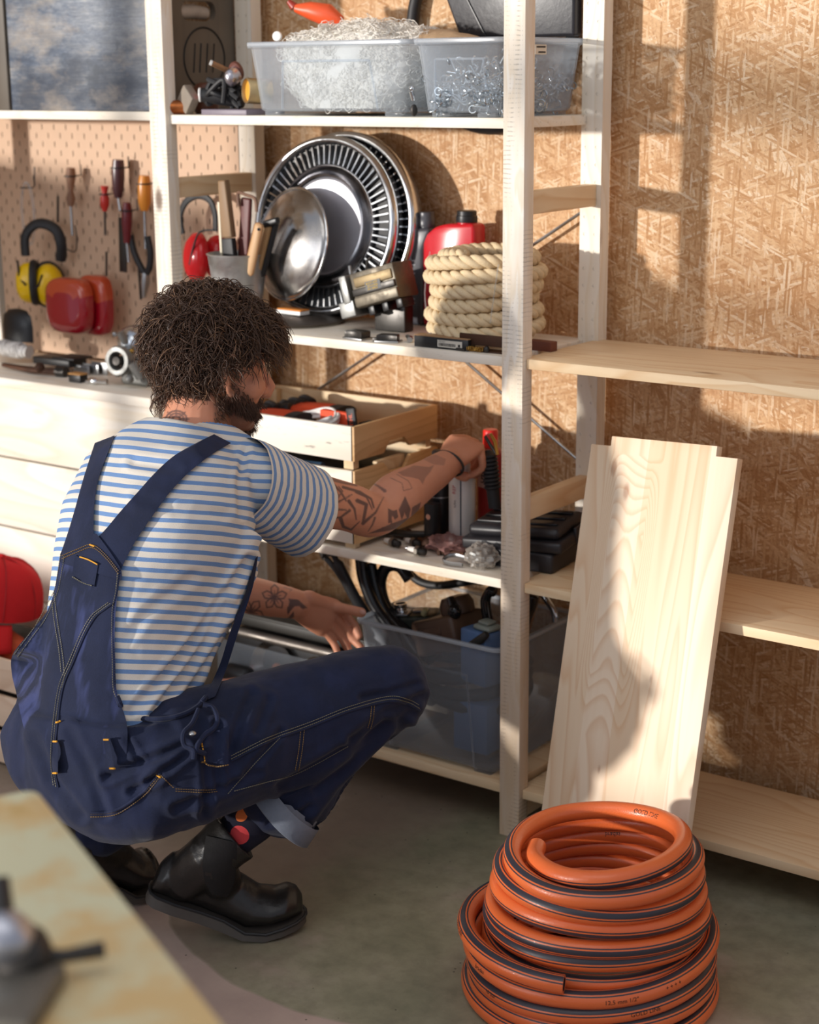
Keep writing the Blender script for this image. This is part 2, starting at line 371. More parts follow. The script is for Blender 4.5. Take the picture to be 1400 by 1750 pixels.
shelf(a,b,Z3,SR[1],'empty pine shelf crossing behind the middle of the leaning board')
shelf(a,b,Z4,SR[2],'lowest empty pine shelf at the right, just above the floor')
# crossed steel brace behind the middle bay
t=thing('cross_brace','thin grey steel cross brace behind the middle shelves','brace',(-.42,.01,.7))
obj('rod',G().tube([(-.846+.03,.012,.68),(-.018,.012,1.177)],.0032,8),STEEL,t)
obj('rod',G().tube([(-.846+.03,.006,1.177),(-.018,.006,.665)],.0032,8),STEEL,t)
# ---------------------------------------------------------------- leaning board
def leaning():
    # bottom edge near y=-.43, face tilted back against the shelf fronts
    A=at(905,1405,Y=-.47); n_=None
    m=N('knotty_pine_board'); c=m.co((9,1,1.0)); x,y,z=m.sep(m.co())
    dx=m.math('MULTIPLY',m.noise(m.co((1,1,1)),3.2,2),.0)
    f=m.noise(c,.8,2,.45,.35); ph=m.math('MULTIPLY',f,15)
    kc=[(-.062,.735,1),(-.095,.775,.8),(-.053,.115,.9),(-.04,.245,.35),(.04,.42,.35)]
    warp=None; kn=None
    for a,b,s in kc:
        d=m.math('SQRT',m.math('ADD',m.math('POWER',m.math('ABSOLUTE',m.math('MULTIPLY',m.math('SUBTRACT',x,a),1.)),2.),m.math('POWER',m.math('ABSOLUTE',m.math('MULTIPLY',m.math('SUBTRACT',z,b),.42)),2.)))
        w=m.math('DIVIDE',.010*s,m.math('ADD',d,.009)); k=m.ramp(d,[(0,1.),(.0045*s,.9),(.0085*s,0.)])
        warp=w if warp is None else m.math('ADD',warp,w); kn=k if kn is None else m.math('ADD',kn,k,clamp=True)
    # cathedral figure left of centre
    u=m.math('SUBTRACT',x,-.050); par=m.math('ADD',m.math('MULTIPLY',m.math('SQRT',m.math('ADD',m.math('MULTIPLY',u,u),.00010)),3.6),z)
    cat=m.ramp(m.math('ABSOLUTE',u),[(0,1.),(.035,.9),(.06,0.)])
    zr=m.ramp(z,[(.30,0.),(.42,1.),(.66,1.),(.8,0.)])
    ph=m.math('ADD',ph,warp); cm=m.math('MULTIPLY',cat,zr)
    ph=m.math('ADD',m.math('MULTIPLY',ph,m.math('SUBTRACT',1,m.math('MULTIPLY',cm,.85))),m.math('MULTIPLY',m.math('MULTIPLY_ADD',par,18.,m.math('MULTIPLY',m.noise(m.co((6,1,3)),2,2),.9)),cm))
    ring=m.ramp(m.math('FRACT',ph),[(0,0.),(.5,.15),(.86,1.),(1,0.)])
    st=m.math('FRACT',m.math('MULTIPLY',m.math('ADD',x,.15),1/.062)); stn=m.n('ShaderNodeTexWhiteNoise',{'W':m.math('FLOOR',m.math('MULTIPLY',m.math('ADD',x,.15),1/.062))},noise_dimensions='1D').outputs[0]
    base=m.mix(stn,'EFDDC6','E2C8A8'); col=m.mix(m.math('MULTIPLY',ring,.42),base,'CC9664')
    col=m.mix(m.math('MULTIPLY',m.noise(m.co((130,1,5)),1.,3),.25),col,'D7B48A')
    col=m.mix(m.math('MULTIPLY',kn,.55),col,'8B4A2A')
    m.bump(ring,.06,.0004); mat=m.done(col,.45,spec=.4)
    m2=pine('X',**RAW,seed=9)
    L,Wd=.83,.30; n=.0175; d=.042
    pl=[(-Wd/2,0),(-Wd/2+0,L-n),(-Wd/2+d,L-n),(-Wd/2+d,L),(Wd/2-d,L),(Wd/2-d,L-n),(Wd/2,L-n),(Wd/2,0)]
    return pl,mat
# solve pose: bottom-left corner at floor, top corners seen at given pixels
def lean_pose():
    from math import radians
    best=None
    tgt={'tl':(1002,756),'tr':(1265,793),'bl':(905,1402)}
    import itertools
    p=np.array([.12,-.44,.3,.0,0.0])  # x,y of bottom centre, lean, yaw, in-plane tilt
    def mat(p):
        return M.Translation((p[0],p[1],.0))@M.Rotation(p[3],4,'Z')@M.Rotation(p[2],4,'X').inverted()@M.Rotation(p[4],4,'Y')
    def res(p):
        m=mat(p); o=[]
        for (x,z),q in (((-.15,.8125),(1006,757)),((.15,.8125),(1262,791)),((.15,.30),(1190,1260)),((-.15,.2),(935,1240))):
            a=px(m@V((x,0,z))); o+= [a[0]-q[0],(a[1]-q[1])*(1 if z>.5 else 0)]
        o.append((max((m@V((q_,.018,.54))).y for q_ in (-.15,.15))+.2900)*3000)
        return np.array(o)
    lam=1.
    for _ in range(60):
        r=res(p); J=np.zeros((len(r),5))
        for i in range(5):
            q=p.copy(); q[i]+=1e-5; J[:,i]=(res(q)-r)/1e-5
        p=p-np.linalg.solve(J.T@J+1e-3*np.eye(5),J.T@r)
    print('LEAN',p,res(p)); return mat(p),p
pl,mat=leaning(); LM,_=lean_pose()
zmin=min((LM@V((x,0,0))).z for x in (-.15,.15)); 
g=G(); g.prism(pl,T,M(((1,0,0,0),(0,0,-1,T),(0,1,0,0),(0,0,0,1))),.0012)
o=obj('loose_shelf_board',g,[mat],None,mw=LM@M.Translation((0,0,0)),label='unused pine shelf board with notched corners leaning against the shelves behind the hose',cat='board')
# ================================================================ helpers for things
ZT1,ZT2,ZT3,ZT4=Z1+T,Z2+T,Z3+T,Z4+T
def rrect(x0,x1,y0,y1,r,n=5):
    o=[]
    for cx,cy,a0 in ((x1-r,y1-r,0),(x0+r,y1-r,90),(x0+r,y0+r,180),(x1-r,y0+r,270)):
        for k in range(n+1):
            a=math.radians(a0+90*k/n); o.append((cx+r*math.cos(a),cy+r*math.sin(a)))
    return o
def ringplate(g,x0,x1,z0,z1,inner,y,th,axis='Y'):
    """rectangular plate with a hole; inner = list of (x,z) around the hole, ccw"""
    cx=sum(p[0] for p in inner)/len(inner); cz=sum(p[1] for p in inner)/len(inner); n=len(inner); out=[]
    for a,b in inner:
        dx,dz=a-cx,b-cz; t=min([(x1-cx)/dx if dx>1e-9 else (x0-cx)/dx if dx<-1e-9 else 9e9,(z1-cz)/dz if dz>1e-9 else (z0-cz)/dz if dz<-1e-9 else 9e9]); out.append((cx+dx*t,cz+dz*t))
    # add the corners by snapping the nearest outer points
    for c in ((x0,z0),(x1,z0),(x0,z1),(x1,z1)):
        k=min(range(n),key=lambda i:(out[i][0]-c[0])**2+(out[i][1]-c[1])**2); out[k]=c
    f=(lambda a,b,d:(a,d,b)) if axis=='Y' else (lambda a,b,d:(d,a,b))
    vs=[f(a,b,y) for a,b in out]+[f(a,b,y) for a,b in inner]+[f(a,b,y+th) for a,b in inner]+[f(a,b,y+th) for a,b in out]
    fs=[]
    for k in range(n):
        j=(k+1)%n
        for q in range(3): fs.append((q*n+k,q*n+j,(q+1)*n+j,(q+1)*n+k))
        fs.append((3*n+k,3*n+j,j,k))
    g.add(vs,fs)
def tub(name,label,x0,x1,y0,y1,z0,h,tap=.012,mat=None,group=None,rim=.006,feet=True,panel=True):
    t=thing(name,label,'box',((x0+x1)/2,(y0+y1)/2,z0),group)
    g=G(); rows=[]
    def row(k,z,off=0):
        d=tap*(1-k)+off; return [V((a,b,z)) for a,b in rrect(x0+d,x1-d,y0+d,y1-d,.018,5)]
    zb=z0+.008
    for k,z,o in ((0,zb,.03),(0,zb,.004),(0,zb+.004,0),(.5,zb+(h-.008)*.5,0),(1,z0+h-.012,0),(1,z0+h-.010,-.005),(1,z0+h,-rim),(1,z0+h+.001,-rim+.002),(1,z0+h,.0015),(.5,zb+(h-.008)*.5,.0022),(0,zb+.006,.0022),(0,zb+.002,.008),(0,zb+.002,.03)):
        rows.append(row(k,z,o))
    g.grid(rows,cv=True)
    n=len(rows[0]); g.f.append(tuple(range(n))); g.m.append(0); k=len(g.v)-n; g.f.append(tuple(range(k,k+n))); g.m.append(0)
    obj('tub_shell',g,mat,t,ang=60)
    RIM=clearp('tub_rim','E6EAEE',.42,.2) if 'RIM' not in globals() else globals()['RIM']; globals()['RIM']=RIM
    obj('rim',G().tube([V((a,b,z0+h-.004)) for a,b in rrect(x0+rim*-.6,x1+rim*.6,y0-rim*.6,y1+rim*.6,.02,5)],.0042,6,closed=True),RIM,t)
    if feet:
        g=G()
        for a in (x0+tap+.014,x1-tap-.054):
            obj('foot_rail',G().box(a,a+.04,y0+tap+.004,y1-tap-.004,z0,z0+.009,.002),mat,t)
    if panel:
        g=G(); yy=y0+tap*.35; w=x1-x0; d=.0022
        for p,q in (((x0+.22*w,z0+h*.74),(x0+.76*w,z0+h*.74)),((x0+.76*w,z0+h*.74),(x0+.80*w,z0+.012)),((x0+.22*w,z0+h*.74),(x0+.2*w,z0+.012))):
            g.tube([(p[0],yy-.001+tap*.5*(1-(p[1]-z0)/h),p[1]),(q[0],yy-.001+tap*.5*(1-(q[1]-z0)/h),q[1])],d,6)
        obj('moulded_rib',g,mat,t)
    return t
def textm(s,size=1,ext=0):
    cu=bpy.data.curves.new('t','FONT'); cu.body=s; cu.size=size; cu.extrude=ext; cu.resolution_u=2
    o=bpy.data.objects.new('t',cu); me=o.to_mesh(); vs=[v.co[:] for v in me.vertices]; fs=[tuple(p.vertices) for p in me.polygons]
    o.to_mesh_clear(); bpy.data.objects.remove(o); bpy.data.curves.remove(cu); return vs,fs
def basis(o,x,y):   # matrix with local x,y axes given
    x=V(x).normalized(); y=V(y); y=(y-x*y.dot(x)).normalized(); z=x.cross(y)
    m=M((x,y,z)).transposed().to_4x4(); m.translation=V(o); return m
INK=plain('black_ink','1C1A1A',.6,bump=0); REDP=plastic('red_plastic','C8202A',.3); ORANGE=plastic('orange_plastic','E4572A',.4)
CLEAR=clearp('clear_plastic','E6EDF4',.16,.15); CLEARG=clearp('smoky_clear_plastic','AEB6BE',.30,.3)
WHITE=plain('white_paint','E6E4E0',.4,bump=0,var=.04); LEATHER=plain('black_leather','26252A',.42,0,.25,110,.35)
WOODH=pine('Z',base='A5713F',dark='6B4020',knots=0,seed=3)
# ================================================================ pegboard, bench and cabinet at the left
g=G(); PW='E9C3A0'
perforated(g,-1.6485,.772,39,14,.020,.0395,.0014,.0068,-.0335,.003,True,8,z1=1.328)
o=obj('pegboard',g,[plain('pegboard_fibreboard','CFAE92',.65,0,.06,30,.1),HOLE],None,'pale tan pegboard with staggered slots hanging behind the hand tools','pegboard',ang=0)
g2=G().box(-1.64,-.876,-.0275,-.0265,.775,1.32); obj('backing_sheet',g2,HOLE,o,ang=0)
BXr=-.872; BZ=.768
t=thing('plank_bench','whitewashed plank bench with a thick worktop below the pegboard','bench',(-1.27,-.16,0))
WPL=[pine('X',**WHITEP,seed=10+k,rings=.6,wear=.15,knots=.5) for k in range(3)]
obj('worktop',G().box(-1.668,BXr-.001,-.33,-.036,BZ-.022,BZ,.003),WPL[0],t)
zz=BZ-.0235
for k,h in enumerate((.165,.165,.165,.165)):
    obj('plank',G().box(-1.668,BXr-.004,-.318,-.300,zz-h+.0035,zz,.003),WPL[k%3],t); zz-=h
obj('side_panel',G().box(BXr-.02,BXr-.005,-.299,-.037,.03,BZ-.023),WPL[1],t)
# ================================================================ big painted crate at the top left
t=thing('painted_crate','weathered blue-grey painted wooden crate on the top left shelf','crate',(-1.27,-.15,ZT1+.006))
m=N('weathered_blue_paint'); c=m.co((4,4,11)); n1=m.noise(c,2.2,12,.8); n2=m.noise(m.co((7,7,120)),2.,6,.7); n3=m.noise(m.co(),6,5,.7)
col=m.ramp(n1,[(.3,'2C323E'),(.44,'5A6678'),(.56,'8A9098'),(.68,'B6AC9E')]); col=m.mix(m.math('MULTIPLY',m.ramp(n2,[(.4,0.),(.6,1.)]),.5),col,'46505E')
col=m.mix(m.ramp(n3,[(.60,0.),(.66,.8)]),col,'3D4650'); col=m.mix(m.ramp(m.noise(m.co((2,2,3.2)),2.4,4,.6),[(.42,0.),(.62,.75)]),col,'363C48'); col=m.mix(m.ramp(m.noise(m.co((2.5,2.5,4),loc=(3,1,2)),2.6,5,.65),[(.5,0.),(.7,.6)]),col,'B4A694'); xx=m.sep(m.co())[0]; col=m.mix(m.ramp(m.math('ADD',xx,m.math('MULTIPLY',n3,.12)),[(-.0,.0),(1,0.)]),col,'4A5A78')
m.bump(n2,.2,.001); BLUEP=m.done(col,.42,spec=.4)
DARKW=pine('Z',base='3E342A',dark='241C16',knots=.3,seed=6)
cz0,cz1=ZT1+.0065,ZT1+.42; cx0,cx1=at(14,100,Y=-.29).x,-.872
obj('front_panel',G().box(cx0,cx1,-.288,-.274,cz0,cz1,.002),BLUEP,t)
g=G(); a=at(311,20,X=cx1); b=at(369,18,X=cx1); zc=(at(340,2,X=cx1).z+at(340,36,X=cx1).z)/2; hh=abs(at(340,2,X=cx1).z-at(340,36,X=cx1).z)/2
hole=rrect(a.y,b.y,zc-hh,zc+hh,hh*.9,4); ringplate(g,-.273,-.03,cz0,cz1,hole,cx1-.016,.015,'X')
obj('side_panel',g,DARKW,t,ang=40)
obj('end_panel',G().box(cx0-.05,cx0-.004,-.292,-.03,cz0,cz1,.002),DARKW,t)
g=G(); ec=(at(350,100,X=cx1).y,at(350,100,X=cx1).z)
g.tube([(cx1-.0008,ec[0]+.062*math.cos(2*PI*k/36),ec[1]+.062*math.sin(2*PI*k/36)) for k in range(36)],.0022,5,closed=True)
for q in (-.03,-.012,.008,.028): g.tube([(cx1-.0008,ec[0]+q-.004,ec[1]-.028),(cx1-.0008,ec[0]+q+.003,ec[1]+.03)],.0018,5)
obj('burnt_mark',g,plain('burnt_wood','15110E',.7),t)
obj('bottom_board',G().box(cx0,cx1-.018,-.27,-.03,cz0,cz0+.012),DARKW,t)
g=G().tube([(cx1-.02,a.y+.006,zc-.002),(cx1-.02,(a.y+b.y)/2,zc),(cx1-.02,b.y-.012,zc-.003)],[.014,.015,.013],12)
tag(obj('rolled_cloth',g,plain('grey_cloth','A79C90',.8,0,.2,60,.3)),'small roll of grey cloth filling the handle hole of the dark crate side','cloth')
# ================================================================ tools on the pegboard
PY=-.048
def handle(g,x,y0,y1,w,Y=PY-.016,taper=(.75,1,.95,.7,.5)):
    n=len(taper); A=at(x,y0,Y=Y); B=at(x,y1,Y=Y); r=w/2/800
    g.tube([A.lerp(B,k/(n-1)) for k in range(n)],[r*q for q in taper],12); return A,B
def hook(g,x,y,Y0=-.046,L=.03):
    A=at(x,y,Y=Y0); g.tube([A+V((0,0,.03)),A,A+V((0,-L,0)),A+V((0,-L-.004,.008))],.0018,6)
def hang(name,label,cat,x,y0,y1,w,col,shaft=None,sw=4,Y=PY-.018,tp=(.7,1,1,.9,.75),smat=STEEL,flat=None,grp=None):
    t=thing(name,label,cat,at(x,y1,Y=Y),grp)
    g=G(); handle(g,x,y0,y1,w,Y,tp); obj('handle',g,col,t)
    if shaft:
        g=G(); A=at(x,y1-2,Y=Y); B=at(x+shaft[1],shaft[0],Y=Y)
        if flat: 
            d=(B-A); g.box(-sw/1600,sw/1600,-.0012,.0012,0,d.length,0,frame(A,d,(1,0,0)))
        else: g.tube([A,B],sw/1600,8)
        obj('shaft',g,smat,t)
    g=G()
    A=at(x,y0+14,Y=Y); r=w/1600+.0022
    g.tube([A+V((r*math.cos(a),r*math.sin(a),0)) for a in [math.radians(40+q*28) for q in range(12)]]+[A+V((0.014,.019,.002)),A+V((.014,.019,.025))],.0016,6)
    obj('hanging_wire',g,BLACK,t); return t
hang('rasp','turned brown wooden handled tool hanging second from the left on the pegboard','tool',121,287,352,20,pine('Z',base='8C5A3A',dark='5A3420',knots=0,seed=1),(402,3),5,tp=(.8,1,.75,.5,.9,.6))
hang('screwdriver','small red screwdriver with a thin black shaft on the pegboard','screwdriver',179,318,361,17,plastic('red_handle','CC3329',.35),(402,1),4,smat=BLACK,tp=(.9,.6,1,1,.5))
hang('screwdriver','dark brown fluted screwdriver hanging highest on the pegboard','screwdriver',202,273,338,24,plain('brown_handle','4A2A2E',.3),(360,4),6,tp=(.85,1,1,.9,.6))
hang('chisel','dark red handled screwdriver with a yellow collar on the pegboard','screwdriver',217,346,415,20,plain('wine_handle','6E2028',.3),(448,3),5,Y=PY-.03,tp=(.7,1,1,.8,.6))
hang('screwdriver','orange handled screwdriver beside the whitened post','screwdriver',247,300,360,24,plastic('amber_handle','D88A30',.3),(425,2),5,tp=(.75,1,1,1,.6))
g=G(); A=at(209,372,Y=PY-.02); B=at(211,465,Y=PY-.02); g.box(-.011,.011,-.002,.002,0,(B-A).length,.001,frame(A,B-A,(1,0,0)))
tag(obj('flat_file',g,DSTEEL),'flat black steel file blade hanging below the dark handles','file')
t=thing('pliers','black handled pliers hanging jaws down on the pegboard','pliers',at(240,505,Y=PY-.02))
for pts in (((223,402),(229,430),(240,455),(248,468)),((252,404),(257,430),(256,455),(250,468))):
    obj('handle',G().tube(catmull([at(x,y,Y=PY-.02) for x,y in pts],5),[.0075]*15+[.005],10),BLACKR,t)
obj('jaw',G().tube([at(249,466,Y=PY-.02),at(248,482,Y=PY-.02),at(246,508,Y=PY-.02)],[.009,.011,.005],8),STEEL,t)
g=G(); 
for x,y0,y1 in ((98,335,378),(182,432,470),(236,440,512)):
    pass
tag(obj('steel_rod',G().tube([at(236,440,Y=PY-.012),at(241,512,Y=PY-.012)],.003,6),DSTEEL),'thin dark steel rod hanging behind the pliers','rod')
tag(obj('steel_pin',G().tube([at(99,335,Y=PY-.008),at(99,380,Y=PY-.008)],.0028,6),DSTEEL),'short black rod left of the brown handled tool','rod')
tag(obj('steel_pin',G().tube([at(182,430,Y=PY-.008),at(182,472,Y=PY-.008)],.0028,6),DSTEEL),'short black rod below the red screwdriver','rod')
tag(obj('wire_hook',G().tube([at(59,285,Y=-.047),at(59,318,Y=-.047),at(56,321,Y=-.07),at(35,321,Y=-.075)],.0018,6),BLACK),'empty black wire hook at the left of the pegboard','hook')
g=G(); c0=at(48,365,Y=-.075); g.tube([c0+V((.032*math.cos(a),-.01*math.cos(a),.072*math.sin(a))) for a in [2*PI*k/28 for k in range(28)]],.0035,6,closed=True)
tag(obj('clear_visor_ring',g,CLEAR),'faint clear plastic ring hanging from the left hook','ring')
# ear defenders
def earmuff(label,cx,cy,s,cup,Y,head=None,flip=1):
    t=thing('ear_defenders',label,'ear muffs',at(cx,cy+60*s,Y=Y))
    return t
YEL=plastic('yellow_plastic','F2C510',.28)
t=thing('ear_defenders','yellow ear defenders with a padded black headband on the pegboard','ear muffs',at(70,520,Y=-.09))
hb=catmull([at(x,y,Y=Y) for x,y,Y in ((44,437,-.11),(43,405,-.11),(58,385,-.10),(78,383,-.09),(97,395,-.08),(105,420,-.075),(104,445,-.07))],6)
obj('headband',G().tube(hb,.0125,10,r2=.7),BLACKR,t)
obj('band_wire',G().tube(catmull([at(x,y,Y=-.07) for x,y in ((104,420),(128,430),(131,405),(128,385))],5),.0015,6),BLACK,t)
m1=frame(at(53,483,Y=-.105),(-.75,-.6,.0),(0,0,1))
def cupg(m,a,b,h): return G().lathe([(1e-4,h),(a*.45,h*.97),(a*.8,h*.75),(a*.97,h*.4),(a,0),(a*.9,-.002)],28,m@M.Diagonal((b/a,1,1,1)))
obj('ear_cup',cupg(m1,.030,.048,.034),YEL,t)
obj('cushion',G().tube([m1@V((.045*math.cos(q),.028*math.sin(q),-.009)) for q in [2*PI*k/24 for k in range(24)]],.010,8,closed=True),BLACKR,t)
m2=frame(at(83,487,Y=-.075),(.80,-.55,.0),(0,0,1))
obj('ear_cup',cupg(m2,.036,.050,.036),YEL,t)
obj('cushion',G().tube([m2@V((.046*math.cos(q),.032*math.sin(q),-.009)) for q in [2*PI*k/24 for k in range(24)]],.010,8,closed=True),BLACKR,t)
for pts in (((30,445),(33,475),(44,487)),((72,470),(66,488),(60,494)),):
    obj('arm_wire',G().tube([at(x,y,Y=-.135) for x,y in pts],.0028,6),BLACK,t)
# black guard and red lenses below
g=G(); rows=[]
for i in range(13):
    a=math.radians(-75+150*i/12); base=at(36,582,Y=-.15)
    rows.append([base+V((.052*math.sin(a)*k,-.025*math.cos(a)*k,z)) for k,z in ((1,0),(1.02,.035),(.93,.06),(.6,.073),(.1,.076))])
g.grid(rows); tag(obj('black_guard',g,BLACK,ang=60),'curved black plastic guard standing on the bench under the yellow muffs','guard')
LENSR=N('red_lens').done('B01226',.12,0,.6,Transmission_Weight=.25,Coat_Weight=.5); LENSO=N('orange_lens').done('D2502A',.15,0,.6,Transmission_Weight=.25,Coat_Weight=.5)
def lens(x0,x1,y0,y1,Y,th,split,t,tilt=0,nm='lens'):
    A=at(x0,y0,Y=Y); B=at(x1,y1,Y=Y); w=abs(B.x-A.x)/2; h=abs(A.z-B.z)/2; c=(A+B)/2
    rows=[];g=G()
    for sc,d in ((1,0),(1,-.35),(.985,-.6),(.93,-.85),(.8,-.96),(.5,-1),(.15,-1.0)):
        rows.append([c+V((p[0]*sc,d*th,p[1]*sc)) for p in [(w*(abs(math.cos(q))**.55)*(1 if math.cos(q)>0 else -1)*(1+.05*math.sin(q)),h*(abs(math.sin(q))**.6)*(1 if math.sin(q)>0 else -1)) for q in [2*PI*(k+.5)/40 for k in range(40)]]])
    g.grid(rows,cv=True); n=40; k=len(g.v)-n; g.f.append(tuple(range(k,k+n))); g.m.append(0); g.f.append(tuple(range(n))); g.m.append(0)
    for i,f in enumerate(g.f):
        zc=sum(g.v[j][2] for j in f)/len(f); g.m[i]=1 if zc>c.z+h*split else 0
    return g
t=thing('tail_lamp','pair of red and orange lamp lenses standing on the bench before the pegboard','lamp lens',at(145,575,Y=-.1))
obj('lens',lens(140,197,467,575,-.085,.030,.15,t),[LENSR,LENSO],t,ang=50)
obj('lens',lens(88,163,471,573,-.125,.032,.35,t),[LENSR,LENSO],t,ang=50)
# ---- clutter on the bench
def bz(x,y): return at(x,y,Z=BZ)
t=thing('carburettor','cast aluminium carburettor body with a round throat on the bench','engine part',bz(220,650))
c0=at(200,617,Y=-.27); m=frame(c0,(.15,-1,.1)); 
obj('throat_ring',G().lathe([(.020,-.028),(.031,-.028),(.033,-.004),(.030,.002),(.021,.002),(.018,-.004),(.017,-.026)],28,m,False),ALU,t)
obj('hub',G().lathe([(.0001,.004),(.009,.004),(.011,-.002),(.010,-.03)],16,m),DSTEEL,t)
b=G(); b.box(c0.x-.022,c0.x+.060,-.243,-.205,BZ+.001,BZ+.060,.008); b.tube([c0+V((.04,.01,.0)),c0+V((.052,.02,-.035))],[.016,.012],10); b.ball(c0+V((-.02,.02,-.03)),.010,10); b.ball(c0+V((.035,.0,-.036)),.010,10)
b.tube([c0+V((.0,.03,.035)),c0+V((-.006,.02,.06))],[.008,.01],10); b.tube([c0+V((.035,.04,.02)),c0+V((.03,.03,.055))],.007,10)
obj('body',b,ALU,t,ang=50)
dm=at(228,578,Y=-.21)
obj('dome_cap',G().lathe([(.037,-.016),(.040,-.012),(.038,-.008),(.036,.004),(.028,.017),(.014,.024),(1e-4,.026)],28,frame(dm,(.1,-.45,.9))),metal('satin_steel','C6CBD0',.22,.1),t,ang=50)
obj('bolt',G().ball(at(196,571,Y=-.235),.006,8),STEEL,t); obj('bolt',G().ball(at(225,600,Y=-.245),.006,8),BRASS,t)
g=G(); A=at(-6,592,Y=-.19); B=at(50,602,Y=-.17)
pts=[A.lerp(B,k/14) for k in range(15)]; g.tube(pts,[.014+.003*math.sin(k*2.3)+.001*(k%2) for k in range(15)],12,r2=1.15)
for k in range(9): g.tube([pts[min(14,k+3)]+V((.0,.017*math.cos(a),.0175*math.sin(a)))+V((.004*math.sin(a*2+k),0,0)) for a in [2*PI*q/14 for q in range(14)]],.0024,5,closed=True)
tag(obj('wrapped_cloth',g,plain('white_cloth','D9D6D2',.8,0,.1,90,.3)),'roll of crumpled white cloth at the left end of the bench','cloth')
A=at(64,612,Y=-.20); tag(obj('black_tray',G().box(A.x,A.x+.12,-.215,-.16,BZ+.014,BZ+.030,.002).box(A.x+.06,A.x+.13,-.21,-.15,BZ+.03,BZ+.034,.001),BLACK),'flat black metal tray on the bench beside the white cloth','tray')
A=at(25,630,Y=-.26); t=thing('axle_rod','long rusty rod with a round end lying along the bench edge','rod',V((A.x,-.26,BZ)))
obj('shaft',G().tube([V((A.x-.05,-.25,BZ+.010)),V((A.x+.06,-.262,BZ+.010)),V((A.x+.14,-.25,BZ+.011))],[.005,.008,.007],10),RUST,t)
obj('end_ball',G().ball(at(68,628,Y=-.295),(.011,.011,.011),14),RUST,t)
obj('collar',G().tube([V((A.x+.13,-.25,BZ+.012)),V((A.x+.155,-.247,BZ+.012))],.012,12),DSTEEL,t)
A=at(117,641,Y=-.285); tag(obj('match_tin',G().box(A.x,A.x+.036,-.285,-.262,BZ+.0005,BZ+.017,.001),[BLACK]),'small black tin block with a tan top near the bench edge','tin')
g=G(); g.box(A.x-.001,A.x+.037,-.286,-.261,BZ+.017,BZ+.020,.0008); tag(obj('card_strip',g,plain('tan_card','C79458',.7)),'tan card strip lying on the small black tin','card')
A=at(160,636,Y=-.28); t=thing('spanner_socket','shiny chrome lever fitting lying before the carburettor','fitting',V((A.x,-.28,BZ)))
obj('body',G().ball(V((A.x-.004,-.28,BZ+.008)),(.018,.008,.0075),14).tube([V((A.x-.02,-.285,BZ+.006)),V((A.x+.03,-.27,BZ+.008))],[.003,.006],8),CHROME,t)
g=G(); 
for k in range(3): g.box(at(140+10*k,604+3*k,Y=-.2).x-.03,at(140+10*k,604+3*k,Y=-.2).x+.02,-.20+.01*k,-.197+.01*k,BZ+.001,BZ+.02+.004*k,.0008,None)
tag(obj('steel_strips',g,STEEL),'thin bright steel strips standing left of the carburettor','strips')
# ================================================================ top shelf, middle bay
t=thing('leather_roll','copper coloured can lying on its side at the left end of the top shelf','can',at(300,193,Z=ZT1))
A=at(283,181,Y=-.292+.02)
obj('barrel',G().tube([V((A.x,-.286,ZT1+.0145)),V((A.x+.045,-.255,ZT1+.0145))],.0142,18),metal('copper','B0683A',.35,.3),t)
obj('end_cap',G().tube([V((A.x-.002,-.2875,ZT1+.0145)),V((A.x,-.286,ZT1+.0145))],.0125,18),plain('pale_end','D9B79C',.6),t)
c0=at(322,170,Y=-.262); m=M.Translation(c0)@M.Rotation(math.radians(-14),4,'Z')@M.Rotation(math.radians(42),4,'Y')
g=G().box(-.021,.021,-.010,.010,-.021,.021,.003,m); tag(obj('grey_block',g,plain('grey_wood','8A7F72',.75,0,.15,40,.2)),'square grey wooden block propped on its corner on the top shelf','block')
t=thing('hose_bundle','tangled black rubber bundle with a red and white ringed opening on the top shelf','hose',at(370,190,Z=ZT1))
c0=at(344,162,Y=-.262)
obj('tube_body',G().tube([c0,c0+V((.03,.02,-.004)),c0+V((.075,.04,-.008))],[.0135,.016,.018],16),BLACKR,t)
obj('white_ring',G().tube([c0+V((-.001,-.0025,0))+frame((0,0,0),(-.8,-.6,0))@V((.0115*math.cos(a),.0115*math.sin(a),0)) for a in [2*PI*k/20 for k in range(20)]],.0028,6,closed=True),WHITE,t)
obj('red_core',G().tube([c0+V((-.003,-.003,0)),c0],.009,14),REDP,t)
g=G()
for k in range(5):
    p=[at(352+RND.uniform(0,70),RND.uniform(133,185),Y=-.25+RND.uniform(-.02,.03)) for _ in range(5)]
    p=[V((q.x,q.y,max(q.z,ZT1+.012))) for q in p]; g.tube(catmull(p,6),.0052,8)
obj('tangle',g,BLACKR,t)
t=thing('lamp_socket','small silver capped lamp bulb lying on the black bundle','bulb',at(397,140,Y=-.25))
c0=at(394,134,Y=-.262); mm=frame(c0,(.15,-.9,-.35))
obj('glass_cap',G().lathe([(.0125,-.022),(.0132,-.006),(.012,.003),(.007,.009),(1e-4,.011)],20,mm@M.Diagonal((1,1.35,1,1))),metal('silver_glass','CFCBD2',.2,.2),t,ang=60)
obj('brown_collar',G().lathe([(.0128,-.03),(.0142,-.028),(.0142,-.02),(.0128,-.02)],20,mm@M.Translation((0,.004,-.002))@M.Diagonal((1,1.4,1,1))),plain('brown_bakelite','6A3C30',.5),t)
t=thing('wooden_dowel','thin brown dowel with a white end resting above the black bundle','dowel',at(380,115,Y=-.24))
obj('stick',G().tube([at(362,108,Y=-.26),at(392,122,Y=-.22),at(404,128,Y=-.2)],.0055,12),WOODH,t); obj('white_tip',G().tube([at(359,106.5,Y=-.263),at(362.5,108,Y=-.26)],.0052,12),WHITE,t)
